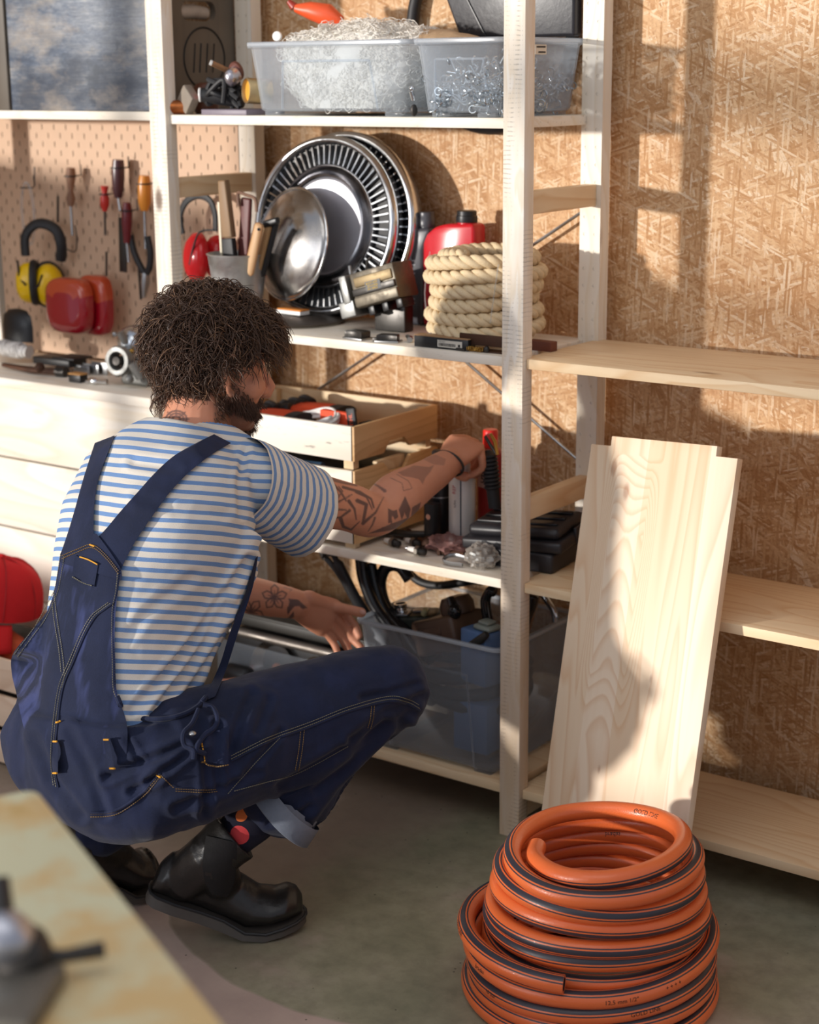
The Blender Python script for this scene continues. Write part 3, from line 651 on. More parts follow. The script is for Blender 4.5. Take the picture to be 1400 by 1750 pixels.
tag(obj('brown_jar',G().lathe([(.02,0),(.027,.01),(.027,.045),(.02,.058),(.012,.062)],20,M.Translation(V((at(348,150,Y=-.2).x,-.195,ZT1))),True),plain('brown_glaze','5B3626',.35),ang=50),'round brown jar behind the black bundle on the top shelf','jar')
t=thing('tin_can','open tin can on its side showing a yellow inside beside the first clear box','can',at(420,185,Y=-.24))
c0=at(421,155,Y=-.268); mm=frame(c0,(-.35,-.93,.05))
obj('can_shell',G().lathe([(.020,-.05),(.0245,-.05),(.0245,.0),(.0225,.0015),(.0215,0),(.0205,-.048)],28,mm@M.Diagonal((.75,1,1,1)),False),metal('cream_tin','C9B083',.4,.2),t,ang=50)
obj('yellow_filling',G().lathe([(1e-4,-.004),(.012,-.0045),(.0205,-.006),(.0205,-.02)],28,mm@M.Diagonal((.75,1,1,1))),plain('yellow_grease','D9A03A',.4,0,.15,30,.2),t,ang=60)
A=at(345,190,Y=-.284); tag(obj('grey_slab',G().box(A.x,-.622,-.286,-.17,ZT1,ZT1+.011,.0015),plain('mauve_slab','7E7480',.45)),'flat mauve-grey slab under the black bundle on the top shelf','slab')
# clear boxes
T1=tub('clear_storage_box','wide clear plastic box heaped with white yarn on the top shelf',-.617,-.236,-.283,-.012,ZT1,.136,.012,CLEAR)
T2=tub('clear_storage_box','clear plastic box of metal hooks behind the middle post on the top shelf',-.222,-.032,-.283,-.012,ZT1,.136,.012,CLEAR)
tag(obj('price_sticker',G().box(at(912,84,X=-.036).x,-.0300,at(912,84,X=-.034).y,at(931,84,X=-.034).y,at(920,93,X=-.034).z,at(920,76,X=-.034).z),plain('sticker','E9E2D2',.6,bump=0),T2))
g=G(); y0_,y1_=at(914,84,X=-.034).y,at(929,84,X=-.034).y
for za in (at(920,80,X=-.034).z,at(920,89,X=-.034).z): g.box(-.0301,-.0295,y0_+ (0 if za>at(920,85,X=-.034).z else .006),y1_,za-.0014,za+.0014)
obj('sticker_print',g,INK,T2)
# yarn
def yarn():
    g=G(); rnd=random.Random(5); cx,cy=-.425,-.148
    rows=[]; n=40
    for i in range(14):
        t=i/13; z=ZT1+.014+ t*.150
        k=1 if t<.7 else math.sqrt(max(0,1-((t-.7)/.31)**2)); 
        row=[]
        for j in range(n):
            a=2*PI*j/n; c,s_=math.cos(a),math.sin(a); q=(abs(c)**3+abs(s_)**3)**(-1/3)
            rx,ry=.150+.018*t,.112+.008*t
            d=1+.10*mn.noise(V((c*2.2,s_*2.2,t*3)))+.05*mn.noise(V((c*6,s_*6,t*8)))
            row.append(V((cx+.005+c*q*rx*k*d*min(1,.75+t),cy+s_*q*ry*k*d,z+.012*mn.noise(V((c*3,s_*3,9)))*(t>.6))))
        rows.append(row)
    g.grid(rows,cv=True); g.f.append(tuple(len(g.v)-n+j for j in range(n))); g.m.append(0)
    bm=bmesh.new(); vv=[bm.verts.new(p) for p in g.v]
    for f in g.f:
        try: bm.faces.new([vv[i] for i in f])
        except ValueError: pass
    bm.normal_update(); bvh=BVHTree.FromBMesh(bm)
    fib=G()
    for k in range(1500):
        top=rnd.random()<.5
        a=rnd.uniform(0,2*PI)
        if top: o=V((cx+rnd.uniform(-.15,.14),cy+rnd.uniform(-.1,.1),ZT1+.3)); d=V((0,0,-1))
        else: o=V((cx+rnd.uniform(-.16,.16),-.5,ZT1+rnd.uniform(.015,.14))); d=V((0,1,0))
        if not top and rnd.random()<.25: o=V((.2,cy+rnd.uniform(-.1,.1),o.z)); d=V((-1,0,0))
        h=bvh.ray_cast(o,d)
        if not h[0]: continue
        p,nn=h[0],h[1]; ph=rnd.uniform(0,6.28); r=rnd.uniform(.003,.011); L=rnd.uniform(.5,1.4)*2*PI; tv=nn.orthogonal().normalized(); tv=M.Rotation(ph,3,nn)@tv; bv=nn.cross(tv)
        lift=rnd.uniform(.0,.006) if not top else rnd.uniform(0,.012)
        dr=V((rnd.uniform(-1,1),rnd.uniform(-1,1),0))*.014
        pts=[p+tv*(r*math.cos(L*q/7)-r)+bv*r*math.sin(L*q/7)+nn*(lift*math.sin(PI*q/7)+.0006)+dr*(q/7) for q in range(8)]
        if not top: pts=[V((min(max(q.x,-.598),-.254),max(q.y,-.266),q.z)) for q in pts]
        fib.tube(pts,.0008,3,caps=False)
    bm.free()
    ym=plain('white_yarn','E9E4DA',.9,0,.08,120,.5,spec=.1)
    o=obj('white_yarn',g,ym,None,'tangled heap of white cotton yarn filling the wide clear box','yarn',kind='stuff',ang=180); obj('loose_fibre',fib,ym,o,kind='stuff',ang=0,recalc=False)
yarn()
# things lying on the yarn and behind
t=thing('squeeze_bottle','orange squeeze bottle lying on the white yarn','bottle',at(540,25,Y=-.12))
obj('bottle_body',G().tube([at(505,14,Y=-.14),at(530,18,Y=-.13),at(560,26,Y=-.12),at(583,38,Y=-.11)],[.008,.017,.022,.012],16),ORANGE,t)
obj('nozzle',G().tube([at(493,2,Y=-.145),at(503,12,Y=-.14)],[.005,.009],12),plastic('dark_red','A03020',.4),t)
g=G(); rows=[]
for i in range(12):
    rows.append([V((-.30+.012*i,-.20+.013*j,ZT1+.131+.028*math.sin(PI*min(1,i/11)*.5+1.2)*math.sin(PI*(j+1)/12)*(1-.5*i/11)+.004*mn.noise(V((i*.6,j*.7,2))))) for j in range(11)])
g.grid(rows); tag(obj('burlap_sack',g,plain('burlap','C5A682',.9,0,.15,150,.6),ang=180),'beige burlap cloth bulging between the two clear boxes','cloth')
tag(obj('spool_button',G().lathe([(.006,-.004),(.009,-.003),(.009,.003),(.006,.004),(.0045,.0042),(1e-4,.0035)],18,frame(at(474,62,Y=-.27),(.2,-1,.1))),WHITE),'small white spool end at the edge of the wide clear box','spool')
# hooks
def s_hooks():
    g=G(); r=.0068; pts=[V((r*math.cos(a)+r,0,r*math.sin(a)*1.1+.012)) for a in [math.radians(-20+q*30) for q in range(7)]]
    pts=[V((r-r*math.cos(math.radians(200-q*33)),0,.010+r*math.sin(math.radians(200-q*33)))) for q in range(7)]
    P_=[V((r*math.cos(a),0,.011+r*math.sin(a))) for a in [math.radians(-30+q*35) for q in range(7)]]
    Q_=[V((-r*math.cos(a),0,-.011-r*math.sin(a))) for a in [math.radians(-30+q*35) for q in range(7)]]
    g.tube(P_+Q_[::-1],.0016,6)
    lab='bright metal S-hook in the heap inside the second clear box'
    o=obj('metal_hook',g,metal('zinc','C9D0D4',.22,.1),None,lab,'hook','metal hooks in the clear box')
    rnd=random.Random(11)
    for k in range(230):
        c=o if k==0 else o.copy()
        if k: COL.objects.link(c)
        u=rnd.random(); x=rnd.uniform(-.197,-.058); top=.022+.062*math.exp(-((x+.125)/.06)**2)
        y=rnd.uniform(-.262,-.045); front=rnd.random()<.55
        if front: y=rnd.uniform(-.262,-.235)
        if rnd.random()<.25: x=rnd.uniform(-.07,-.052)
        z=ZT1+.022+(top-.012)*rnd.random()
        c.location=(x,y,z); c.rotation_euler=(rnd.uniform(0,6.3),rnd.uniform(0,6.3),rnd.uniform(0,6.3))
        s_=1
    return
s_hooks()
# black ring hanging behind the shelf, leather panel
c0=at(838,48,Y=.018); R0=abs(at(979,90,Y=.018).x-c0.x)
g=G().tube([c0+V((R0*math.cos(a),0,1.02*R0*math.sin(a))) for a in [2*PI*k/56 for k in range(56)]],.0125,12,closed=True)
tag(obj('rubber_ring',g,BLACKR),'large black rubber ring hanging behind the top shelf','ring')
A,B,Cc,D=at(762,0,Y=-.05),at(786,66,Y=-.05),at(862,66,Y=-.05),at(905,-20,Y=-.05)
g=G(); e=(A-B).normalized(); pl=[B,V((-.03,-.05,B.z)),V((-.03,-.05,B.z+.13)),B+e*.13/max(.3,e.z)]
vs=[p+V((0,0,0)) for p in pl]+[p+V((0,.03,0)) for p in pl]; g.add(vs,[(0,1,2,3),(7,6,5,4)]+[(i,(i+1)%4,(i+1)%4+4,i+4) for i in range(4)])
bm=bmesh.new(); vv=[bm.verts.new(p) for p in g.v]; [bm.faces.new([vv[i] for i in f]) for f in g.f]; bmesh.ops.bevel(bm,geom=bm.edges[:],offset=.006,segments=3,profile=.5,affect='EDGES'); g=G(); g.bm(bm)
t=obj('leather_seat_pad',g,LEATHER,None,'stitched dark leather pad leaning behind the box of hooks','pad',ang=60)
t.location.z+=0; obj('seam',G().tube([A+V((.05,-.0015,0)),B+V((.062,-.0015,.0))],.0016,6),BLACK,t)
t=thing('small_clamp','small black metal clamp between the two clear boxes','clamp',at(708,190,Y=-.275))
t.location
obj('body',G().ball(V((-.229,-.276,ZT1+.012)),(.006,.008,.011),10),DSTEEL,t); obj('lever',G().tube([V((-.2285,-.278,ZT1+.03)),V((-.2285,-.285,ZT1+.045))],.004,8).ball(V((-.2285,-.283,ZT1+.05)),.0055,10),CHROME,t)
# ================================================================ middle shelf, middle bay
def hexbolt(g,c,ax,r,h): g.tube([V(c),V(c)+V(ax).normalized()*h],r,6)
def wheel_trim(label,c,nrm,R):
    t=thing('wheel_trim',label,'wheel trim',c); m=frame(c,nrm,(1,0,0)); k=R/.186
    sc=m@M.Diagonal((k,k,k,1))
    obj('outer_rim',G().lathe([(.180,-.030),(.1855,-.026),(.186,-.004),(.183,.004),(.177,.006),(.173,.004),(.170,-.002),(.168,-.010)],72,sc,False),CHROME,t,ang=60)
    obj('slot_backing',G().lathe([(.126,-.016),(.169,-.012)],72,sc,False),BLACK,t)
    g=G()
    for i in range(64):
        a=2*PI*i/64; r=M.Rotation(a,4,'Z'); g.box(.128,.167,-.0014,.0014,-.015,-.003,0,sc@r)
    tag(obj('fin_ring',g,CHROME,t,ang=0),kind='stuff')
    obj('inner_ring',G().lathe([(.129,-.014),(.128,-.002),(.124,.001),(.116,-.003),(.112,-.008),(.108,-.004),(.106,.003),(.102,.004),(.100,.000)],64,sc,False),metal('dark_chrome','8C8C90',.16,.2),t,ang=60)
    obj('centre_dish',G().lathe([(.101,.0),(.096,-.004),(.094,-.0045),(1e-4,-.0045)],64,sc,False),metal('satin_chrome','E8E8F0',.42,.03),t,ang=60)
c0=at(552,386,Y=-.095); wheel_trim('large slotted chrome wheel trim standing on the middle shelf, in front of its twin',c0,(.0,-1,.16),.183)
wheel_trim('second slotted wheel trim showing only its right rim behind the first',c0+V((.022,.032,.004)),(.0,-1,.12),.186)
t=thing('hub_cap','domed dull chrome hub cap leaning against the big wheel trim','hub cap',at(497,510,Y=-.18))
c1=at(497,417,Y=-.140); m=frame(c1,(-.22,-.95,.20),(1,0,0))@M.Diagonal((1.03,1.03,1,1))
obj('dome',G().lathe([(.104,-.004),(.109,-.002),(.108,.003),(.101,.006),(.092,.012),(.075,.022),(.045,.031),(.02,.034),(1e-4,.035)],56,m),metal('scuffed_chrome','B4B2B0',.17,.35,'6A5E54',9),t,ang=60)
obj('rim_bead',G().tube([m@V((.1105*math.cos(a),.1105*math.sin(a),-.002)) for a in [2*PI*k/56 for k in range(56)]],.003,8,closed=True),CHROME,t)
c2=at(508,546,Z=ZT2+.006)
tag(obj('flat_hub_cap',G().lathe([(.055,0),(.098,.003),(.101,.007),(.097,.010),(.07,.016),(.04,.019),(1e-4,.020)],56,M.Translation((c2.x,c2.y-.0,ZT2))),metal('dull_grey_metal','6C6660',.4,.4),ang=60),'dull grey hub cap lying flat on the middle shelf behind the man\'s hair','hub cap')
p=at(500,522,Y=c2.y-.02); t=thing('sanding_block','small white box with an orange top lying on the flat hub cap','box',(p.x,c2.y-.02,ZT2+.02))
mm=M.Translation((p.x,c2.y-.02,ZT2+.0205))@M.Rotation(-.1,4,'Z')
obj('base',G().box(-.035,.035,-.014,.014,0,.008,.001,mm),WHITE,t); obj('orange_top',G().box(-.034,.036,-.013,.013,.008,.011,.0008,mm),plain('orange_sponge','D08030',.8),t)
# red ear defenders behind the bucket
REDG=plastic('red_shiny','D8222A',.15)
t=thing('ear_defenders','red ear defenders behind the zinc bucket, dark headband above','ear muffs',at(345,480,Y=-.11))
m=frame(at(343,440,Y=-.13),(-.35,-.93,.08),(0,0,1))
obj('ear_cup',G().lathe([(1e-4,.034),(.012,.0335),(.024,.028),(.032,.017),(.034,.004),(.032,0)],30,m@M.Diagonal((1.6,1.2,1,1))),REDG,t,ang=60)
m=frame(at(372,440,Y=-.10),(.5,-.86,.0),(0,0,1)); obj('ear_cup',G().lathe([(1e-4,.03),(.02,.026),(.030,.014),(.032,0)],24,m@M.Diagonal((1.5,1,1,1))),REDG,t,ang=60)
obj('headband',G().tube(catmull([at(x,y,Y=-.09) for x,y in ((312,400),(308,370),(318,345),(338,334),(358,342),(367,365),(368,395))],6),.008,8,r2=.5),BLACKR,t)
obj('arm_wire',G().tube(catmull([at(x,y,Y=-.165) for x,y in ((324,452),(330,425),(341,397),(366,393))],4),.0022,6),BLACK,t)
# zinc bucket
b0=at(406,433,Y=-.215); bx,by,bzt=b0.x,-.215,b0.z; bh=bzt-ZT2
t=thing('zinc_bucket','small galvanised zinc bucket holding knives and brushes, behind the man\'s head','bucket',(bx,by,ZT2))
k=.062
obj('bucket_body',G().lathe([(.0001,.002),(.040,.002),(.0405,0),(.043,.0),(k-.001,bh-.004),(k+.0015,bh-.002),(k+.002,bh),(k-.0005,bh+.001),(k-.003,bh-.003),(.041,.006),(1e-4,.005)],48,M.Translation((bx,by,ZT2)),False),metal('zinc_sheet','C6C8C8',.42,.3,'8A8882',22),t,ang=60)
def stick(name,label,cat,pts,w,d,mats,Y,capr=.3):
    """tapered handle following pixel points, standing in the bucket"""
    t=None
    return t
def handle_piece(nm,pa,pb,Y,wa,wb,dp,mat,par,b=.004):
    A=at(*pa,Y=Y); B=at(*pb,Y=Y); d=(B-A); L=d.length; m=frame(A,d,(1,0,0)); g=G()
    bm=bmesh.new(); r=bmesh.ops.create_cube(bm,size=1)
    for v in bm.verts:
        top=v.co.z>0; ww=(wb if top else wa)/850; v.co=V((v.co.x*ww,v.co.y*dp,L if top else 0))
    bmesh.ops.bevel(bm,geom=bm.edges[:],offset=b,segments=3,profile=.5,affect='EDGES'); g.bm(bm,m); return obj(nm,g,mat,par,ang=60)
YB=-.215
t=thing('file_knife','long wooden handled file standing tallest in the zinc bucket','file',at(395,435,Y=YB))
handle_piece('handle',(391,406),(382,308),YB,26,17,.016,pine('Z',base='86623A',dark='4F351C',knots=.4,seed=7),t,.003)
handle_piece('ferrule',(397,470),(391,407),YB,26,24,.014,BLACKR,t,.002); handle_piece('blade_edge',(381,470),(374,345),YB,5,5,.004,plain('cream_edge','D8CDB4',.5),t,.0008)
t=thing('sheathed_knife','knife in a curled red-brown leather sheath in the zinc bucket','knife',at(415,435,Y=YB+.02))
handle_piece('sheath',(415,470),(422,338),YB+.02,24,22,.010,plain('oxblood_leather','5E2C28',.5,0,.2,70,.4),t,.004)
obj('sheath_rim',G().tube(catmull([at(x,y,Y=YB+.008) for x,y in ((408,352),(407,330),(420,333),(436,340),(439,362))],5),.0035,8),plain('brown_leather','7A5A48',.5,0,.2,70,.4),t)
t=thing('beech_scraper','pale beech handle with a hole leaning right in the zinc bucket','handle',at(430,435,Y=YB-.02))
handle_piece('handle',(424,470),(444,381),YB-.022,21,19,.012,pine('Z',base='C79E70',dark='A97C4E',knots=0,seed=8),t,.0085); obj('hole',G().tube([at(442,392,Y=YB-.0292),at(442,392,Y=YB-.028)],.003,10),BLACK,t)
t=thing('wire_brush','black and tan brush handle leaning furthest right in the zinc bucket','brush',at(455,430,Y=YB))
handle_piece('wood',(436,470),(458,385),YB+.004,18,15,.012,pine('Z',base='B08A58',dark='8C6436',knots=0,seed=9),t,.003); handle_piece('black_edge',(444,470),(470,378),YB+.014,20,15,.014,BLACKR,t,.004); handle_piece('black_tip',(451,384),(476,376),YB,12,11,.013,BLACK,t,.004)
# engine box
t=thing('engine_control_box','grimy grey metal engine unit tilted on the middle shelf before the wheel trims','engine part',at(650,555,Y=-.16))
c0=at(652,488,Y=-.165); th=math.radians(16); m=basis(c0,(math.cos(th),0,math.sin(th)),(math.sin(th)*.1,1,0)); # local x right, y back
GR=metal('grimy_metal','7B7468',.5,.7,'3C3228',18)
obj('housing',G().box(-.050,.060,-.03,.035,-.034,.036,.004,m),GR,t); 
obj('lid_ridge',G().box(-.040,.055,-.034,-.028,.006,.026,.003,m),metal('tan_grime','8E7E62',.55,.6,'4A3A28',14),t)
obj('ridge',G().box(-.046,.062,-.037,-.028,-.032,-.012,.003,m),GR,t)
obj('ridge',G().box(-.048,.058,-.035,-.028,-.010,.004,.002,m),DSTEEL,t)
obj('end_plate',G().box(-.074,-.056,-.036,.034,-.020,.036,.003,m),ALU,t); obj('end_plate',G().box(-.090,-.052,-.034,.03,-.046,-.014,.003,m),ALU,t)
g=G().box(-.012,.026,-.0352,-.0335,-.006,.012,0,m); l=obj('data_plate',g,BLACK,t)
g=G(); vs,fs=textm('BODY ASSY\n 2CV-6 M20\n14V 105501',.0056); tm=m@M(((1,0,0,-.009),(0,0,-1,-.0356),(0,1,0,.0065),(0,0,0,1))); g.add(vs,fs,tm); obj('yellow_print',g,plain('yellow_ink','D8B020',.6,bump=0),l,ang=0,recalc=False)
for q in range(3): obj('foot',G().box(-.03+.035*q,-.015+.035*q,-.02,.02,-.052,-.034,.002,m),BLACK,t)
obj('mount_bracket',G().box(c0.x-.03,c0.x+.045,-.15,-.12,ZT2,c0.z-.04,.003),DSTEEL,t)
obj('bolt_pin',G().tube([m@V((-.045,-.03,.036)),m@V((-.043,-.03,.052))],.003,8),STEEL,t); obj('bolt_pin',G().tube([m@V((-.02,-.01,.036)),m@V((-.012,-.01,.054)),m@V((.0,-.01,.058))],.003,8),DSTEEL,t)
# bottles
def bottle(label,pxs,Y,dp,mat,capx,capy,capr,capm,extra=None):
    pts=[at(x,y,Y=Y) for x,y in pxs]; x0=min(p.x for p in pts); 
    for p in pts: p.z=max(p.z,ZT2+.0005)
    t=thing('oil_bottle',label,'bottle',(x0,Y,ZT2)); g=G()
    g.prism([(p.x,p.z) for p in pts],dp,M(((1,0,0,0),(0,0,1,Y),(0,1,0,0),(0,0,0,1))),.007); obj('bottle_body',g,mat,t,ang=70)
    A=at(capx,capy[1],Y=Y); B=at(capx,capy[0],Y=Y); yc=Y+dp/2; h=B.z-A.z
    obj('neck',G().lathe([(capr*.9,-.012),(capr*.9,.004)],20,M.Translation((A.x,yc,A.z))),mat,t)
    g=G().lathe([(capr,0),(capr*1.02,.002),(capr,h*.55),(capr*.93,h*.6),(capr*.93,h*.95),(capr*.85,h),(1e-4,h)],28,M.Translation((A.x,yc,A.z))); obj('screw_cap',g,capm,t,ang=40)
    return t
GREYB=metal('dark_grey_bottle','4A4A50',.35,.15); GREYB=plain('grey_bottle','46464C',.35)
t=bottle('dark grey oil bottle between the wheel trims and the red bottle',[(676,557),(676,428),(683,410),(700,396),(703,390),(732,390),(733,400),(722,430),(722,557)],-.055,.045,GREYB,718,(363,388),.017,GREYB)
g=G(); 
for i in range(13):
    A=at(690,438+i*7.2,Y=-.0555); g.box(A.x,A.x+(.028 if i%3 else .022),-.0558,-.0552,A.z,A.z+.0022)
tag(obj('label_print',g,plain('pale_print','A9A9AE',.6,bump=0),t,ang=0),kind='stuff')
t=bottle('red oil bottle with a black cap behind the rope coil',[(722,557),(722,415),(728,400),(742,388),(760,383),(806,382),(810,390),(810,557)],-.058,.045,plastic('red_bottle','C4202A',.25),787,(361,381),.021,BLACK)
# rope coil
def rope_coil():
    cx,cy=-.150,-.162; r=.0135; g=[G(),G(),G()]; turns=6.6; N_=int(turns*96); path=[]
    for i in range(N_+1):
        t=i/96; R=.101+.006*math.sin(t*1.7)+.003*math.sin(i*.11); a=2*PI*t+1.0
        z=ZT2+r+min(t,5.9)*.0255+.003*math.sin(a*2+.7*t); 
        if t>5.9: R-=.018*(t-5.9)/.7
        # left side sags upward like loose loops
        path.append(V((cx+R*math.cos(a)*1.0,cy+R*.86*math.sin(a),z)))
    ro=r*.52
    for k in range(3):
        pts=[]
        for i,p in enumerate(path):
            q=path[min(i+1,N_)]-path[max(i-1,0)]; q.normalize(); u=V((0,0,1)); u=(u-q*u.dot(q)).normalized(); w=q.cross(u)
            ph=2*PI*k/3+i*(2*PI/9.2)*.9
            pts.append(p+(u*math.cos(ph)+w*math.sin(ph))*r*.50)
        g[k].tube(pts,ro*1.06,8)
    m=N('sisal'); c=m.co(); f=m.noise(c,300,3,.7); f2=m.noise(c,40,3); m.bump(f,.6,.001)
    rp=m.done(m.mix(f,'C9AE84','E8D7B6'),.85,spec=.15)
    t=thing('rope_coil','thick twisted cream rope wound in a coil beside the middle post','rope',(cx,cy,ZT2))
    for k in range(3): obj('strand',g[k],rp,t,ang=180,recalc=False)
    for xs,Y in (((735,430),(726,500),(733,556)),-.21),(((852,452),(845,500),(838,552)),-.262):
        obj('plastic_tie',G().tube(catmull([at(x,y,Y=Y) for x,y in xs],5),.0014,6),CLEAR,t)
rope_coil()
# small parts along the shelf front
def padbox(label,x,y,Y,w,dp,h,yaw,steel=True):
    A=at(x,y,Y=Y); t=thing('brake_pad',label,'brake pad',(A.x,Y,ZT2)); m=M.Translation((A.x,Y,ZT2))@M.Rotation(math.radians(yaw),4,'Z')
    obj('backing_plate',G().box(-w/2,w/2,-dp/2,dp/2,0,.004,.001,m),STEEL,t)
    n=10; pl=[(-w*.44+w*.88*k/n,-dp*.42+.006*math.sin(PI*k/n)) for k in range(n+1)]+[(w*.40-w*.80*k/n,dp*.42+.004*math.sin(PI*k/n)) for k in range(n+1)]
    obj('friction_block',G().prism(pl,h,m@M.Translation((0,0,.004)),.002),DSTEEL,t)
    obj('lug',G().box(-w*.5-.006,-w*.5+.008,-.006,.006,.0005,.008,.001,m),DSTEEL,t)
padbox('grey brake pad with a curved top, left one of two on the shelf edge',612,572,-.262,.052,.034,.012,-8)
padbox('darker brake pad with a flat top, right one of two on the shelf edge',664,578,-.262,.048,.028,.011,18)
A=at(697,572,Y=-.24); tag(obj('steel_clip',G().tube([V((A.x-.012,-.225,ZT2+.008)),V((A.x+.004,-.238,ZT2+.007)),V((A.x+.012,-.25,ZT2+.006))],[.004,.006,.0055],8),STEEL),'little steel clip between the brake pads and the part box','clip')
A=at(708,590,Y=-.277); B=at(800,597,Y=-.277); t=thing('part_box','narrow black cardboard part box with a white barcode sticker on the shelf edge','box',((A.x+B.x)/2,-.265,ZT2))
obj('carton',G().box(A.x,B.x,-.277,-.252,ZT2,ZT2+.021,.0012),BLACK,t); obj('carton_lid',G().box(A.x-.0005,B.x+.0005,-.2775,-.2515,ZT2+.021,ZT2+.0225,.0005),plain('worn_card','9C7A58',.7),t)
xa,xb=at(748,590,Y=-.277).x,at(790,590,Y=-.277).x; s_=obj('barcode_sticker',G().box(xa,xb,-.2776,-.277,ZT2+.004,ZT2+.017),plain('sticker_grey','C9C4B8',.6,bump=0),t)
g=G(); x=xa+.003; r_=random.Random(2)
while x<xb-.014: w_=r_.choice((.0005,.0008,.0012)); g.box(x,x+w_,-.2779,-.2776,ZT2+.006,ZT2+.0115); x+=w_+r_.choice((.0006,.001))
vs,fs=textm('1501223',.004); g.add(vs,fs,basis((xa+.003,-.2779,ZT2+.0128),(1,0,0),(0,0,1)))
g.box(xb-.009,xb-.004,-.2779,-.2776,ZT2+.0065,ZT2+.0115); tag(obj('barcode_print',g,INK,s_,ang=0,recalc=False),kind='stuff')
BLUE=plastic('blue_plastic','2450B4',.35); A=at(728,566,Y=-.245); B=at(815,566,Y=-.245)
t=thing('blue_lever','bright blue plastic lever lying behind the black part box','lever',(A.x,-.24,ZT2)); obj('arm',G().box(A.x,B.x-.006,-.2495,-.236,ZT2+.012,ZT2+.021,.002),BLUE,t); obj('hinge_end',G().tube([V((B.x-.004,-.25,ZT2+.018)),V((B.x-.004,-.232,ZT2+.018))],.0105,16),BLUE,t); obj('brown_foot',G().box(A.x-.008,A.x+.01,-.247,-.238,ZT2,ZT2+.018,.001),RUST,t)
t=thing('rusty_bracket','rusty folded steel bracket with brass springs at the foot of the middle post','bracket',at(820,590,Y=-.26))
A=at(788,575,Y=-.262); X0=A.x; obj('plate',G().box(X0,-.032,-.2675,-.263,ZT2+.012,ZT2+.032,.001),RUST,t)
obj('lower_tongue',G().box(X0+.004,-.03,-.268,-.24,ZT2+.0,ZT2+.003,.001).box(X0+.01,X0+.018,-.268,-.263,ZT2,ZT2+.014,.001),RUST,t)
g=G().tube([V((X0+.022+.0045*q/6,-.274+.004*math.cos(q*1.2),ZT2+.006+.004*math.sin(q*1.2))) for q in range(44)],.0012,6); obj('spring',g,BRASS,t)
obj('rod_end',G().tube([V((X0+.0,-.276,ZT2+.004)),V((X0+.02,-.279,ZT2+.003))],.0025,8).ball(V((X0+.062,-.270,ZT2+.007)),.006,10),DSTEEL,t)
A=at(925,583,Y=-.19); tag(obj('brown_block',G().box(-.018,A.x+.028,-.10,-.072,ZT2,ZT2+.018,.001).box(-.018,.012,-.10,-.05,ZT2,ZT2+.015,.001) if 0 else G().box(.0,.055,-.2,-.165,ZT2,ZT2+.02,.0015,M.Translation((0,0,0))),plain('redwood','6B3A2A',.6),None),'small red-brown wooden block behind the middle post on the middle shelf','block') if 0 else None
A=at(908,594,Y=-.235); B=at(943,590,Y=-.20); tag(obj('brown_block',G().box(-.055,-.002,-.0,.022,0,.018,.0015,M.Translation((B.x,-.20,ZT2))@M.Rotation(-.05,4,'Z')),plain('redwood','6B3A2A',.6)),'small red-brown wooden block seen just right of the middle post, below the rope','block')
# ================================================================ crates on the third shelf
CWH=pine('X',**WHITEP,seed=21,rings=.7,wear=.8); CWS=pine('Y',base='E2B67C',dark='C08A4E',seed=22,rings=1.4,knots=.3); CWI=pine('X',base='EAD2AA',dark='CBA06A',seed=23); CWZ=pine('Z',base='EAD2AA',dark='CBA06A',seed=24)
def crate(label,x0,x1,y0,y1,z0,z1,gap,notch_top,notch_bot):
    t=thing('wooden_crate',label,'crate',((x0+x1)/2,(y0+y1)/2,z0)); w=.009
    obj('front_plank',G().box(x0,x1-.0045,y0,y0+w,z0+gap,z1,.0008),CWH,t)
    obj('back_plank',G().box(x0,x1-w-.001,y1-w,y1,z0+gap,z1,.0008),CWI,t)
    for X,f in ((x1-w,1),(x0,0)):
        ya,yb=y0+(w+.0006 if f==0 else .0),y1-(0 if f else w+.0006); ym=(ya+yb)/2; za=z0+gap; n=[]
        if notch_bot: n=[(yb,za),(ym+.045,za),(ym+.025,za+.022),(ym-.025,za+.022),(ym-.045,za),(ya,za)]
        else: n=[(yb,za),(ya,za)]
        if notch_top: n+=[(ya,z1),(ym-.045,z1),(ym-.025,z1-.022),(ym+.025,z1-.022),(ym+.045,z1),(yb,z1)]
        else: n+=[(ya,z1),(yb,z1)]
        yb_off=(w+.0006) if f else 0
        obj('side_plank',G().prism([(a if not (f and abs(a-y0)<1e-6) else a,b) for a,b in n],w-.0004,M(((0,0,1,X),(1,0,0,0),(0,1,0,0),(0,0,0,1))),.0008),CWS,t)
    for a in (x0+w+.001,x1-w-.026):
        for b in (y0+w+.0005,y1-w-.0185): obj('corner_post',G().box(a,a+.024,b,b+.018,z0,z1-.006,.001),CWZ,t)
    obj('bottom_slat',G().box(x0+w+.026,x1-w-.028,y0+w+.003,y1-w-.003,z0+gap,z0+gap+.005),CWI,t)
    g=G()
    return t
cx1_=-.371; CZ=.668
crate('upper pine crate of gloves stacked on the other crate',-.818,cx1_,-.285,-.003,CZ,.756,.019,False,True)
crate('lower pine crate on the third shelf with a dark gap under the upper one',-.818,cx1_,-.285,-.003,ZT3,CZ-.0004,.012,True,False)
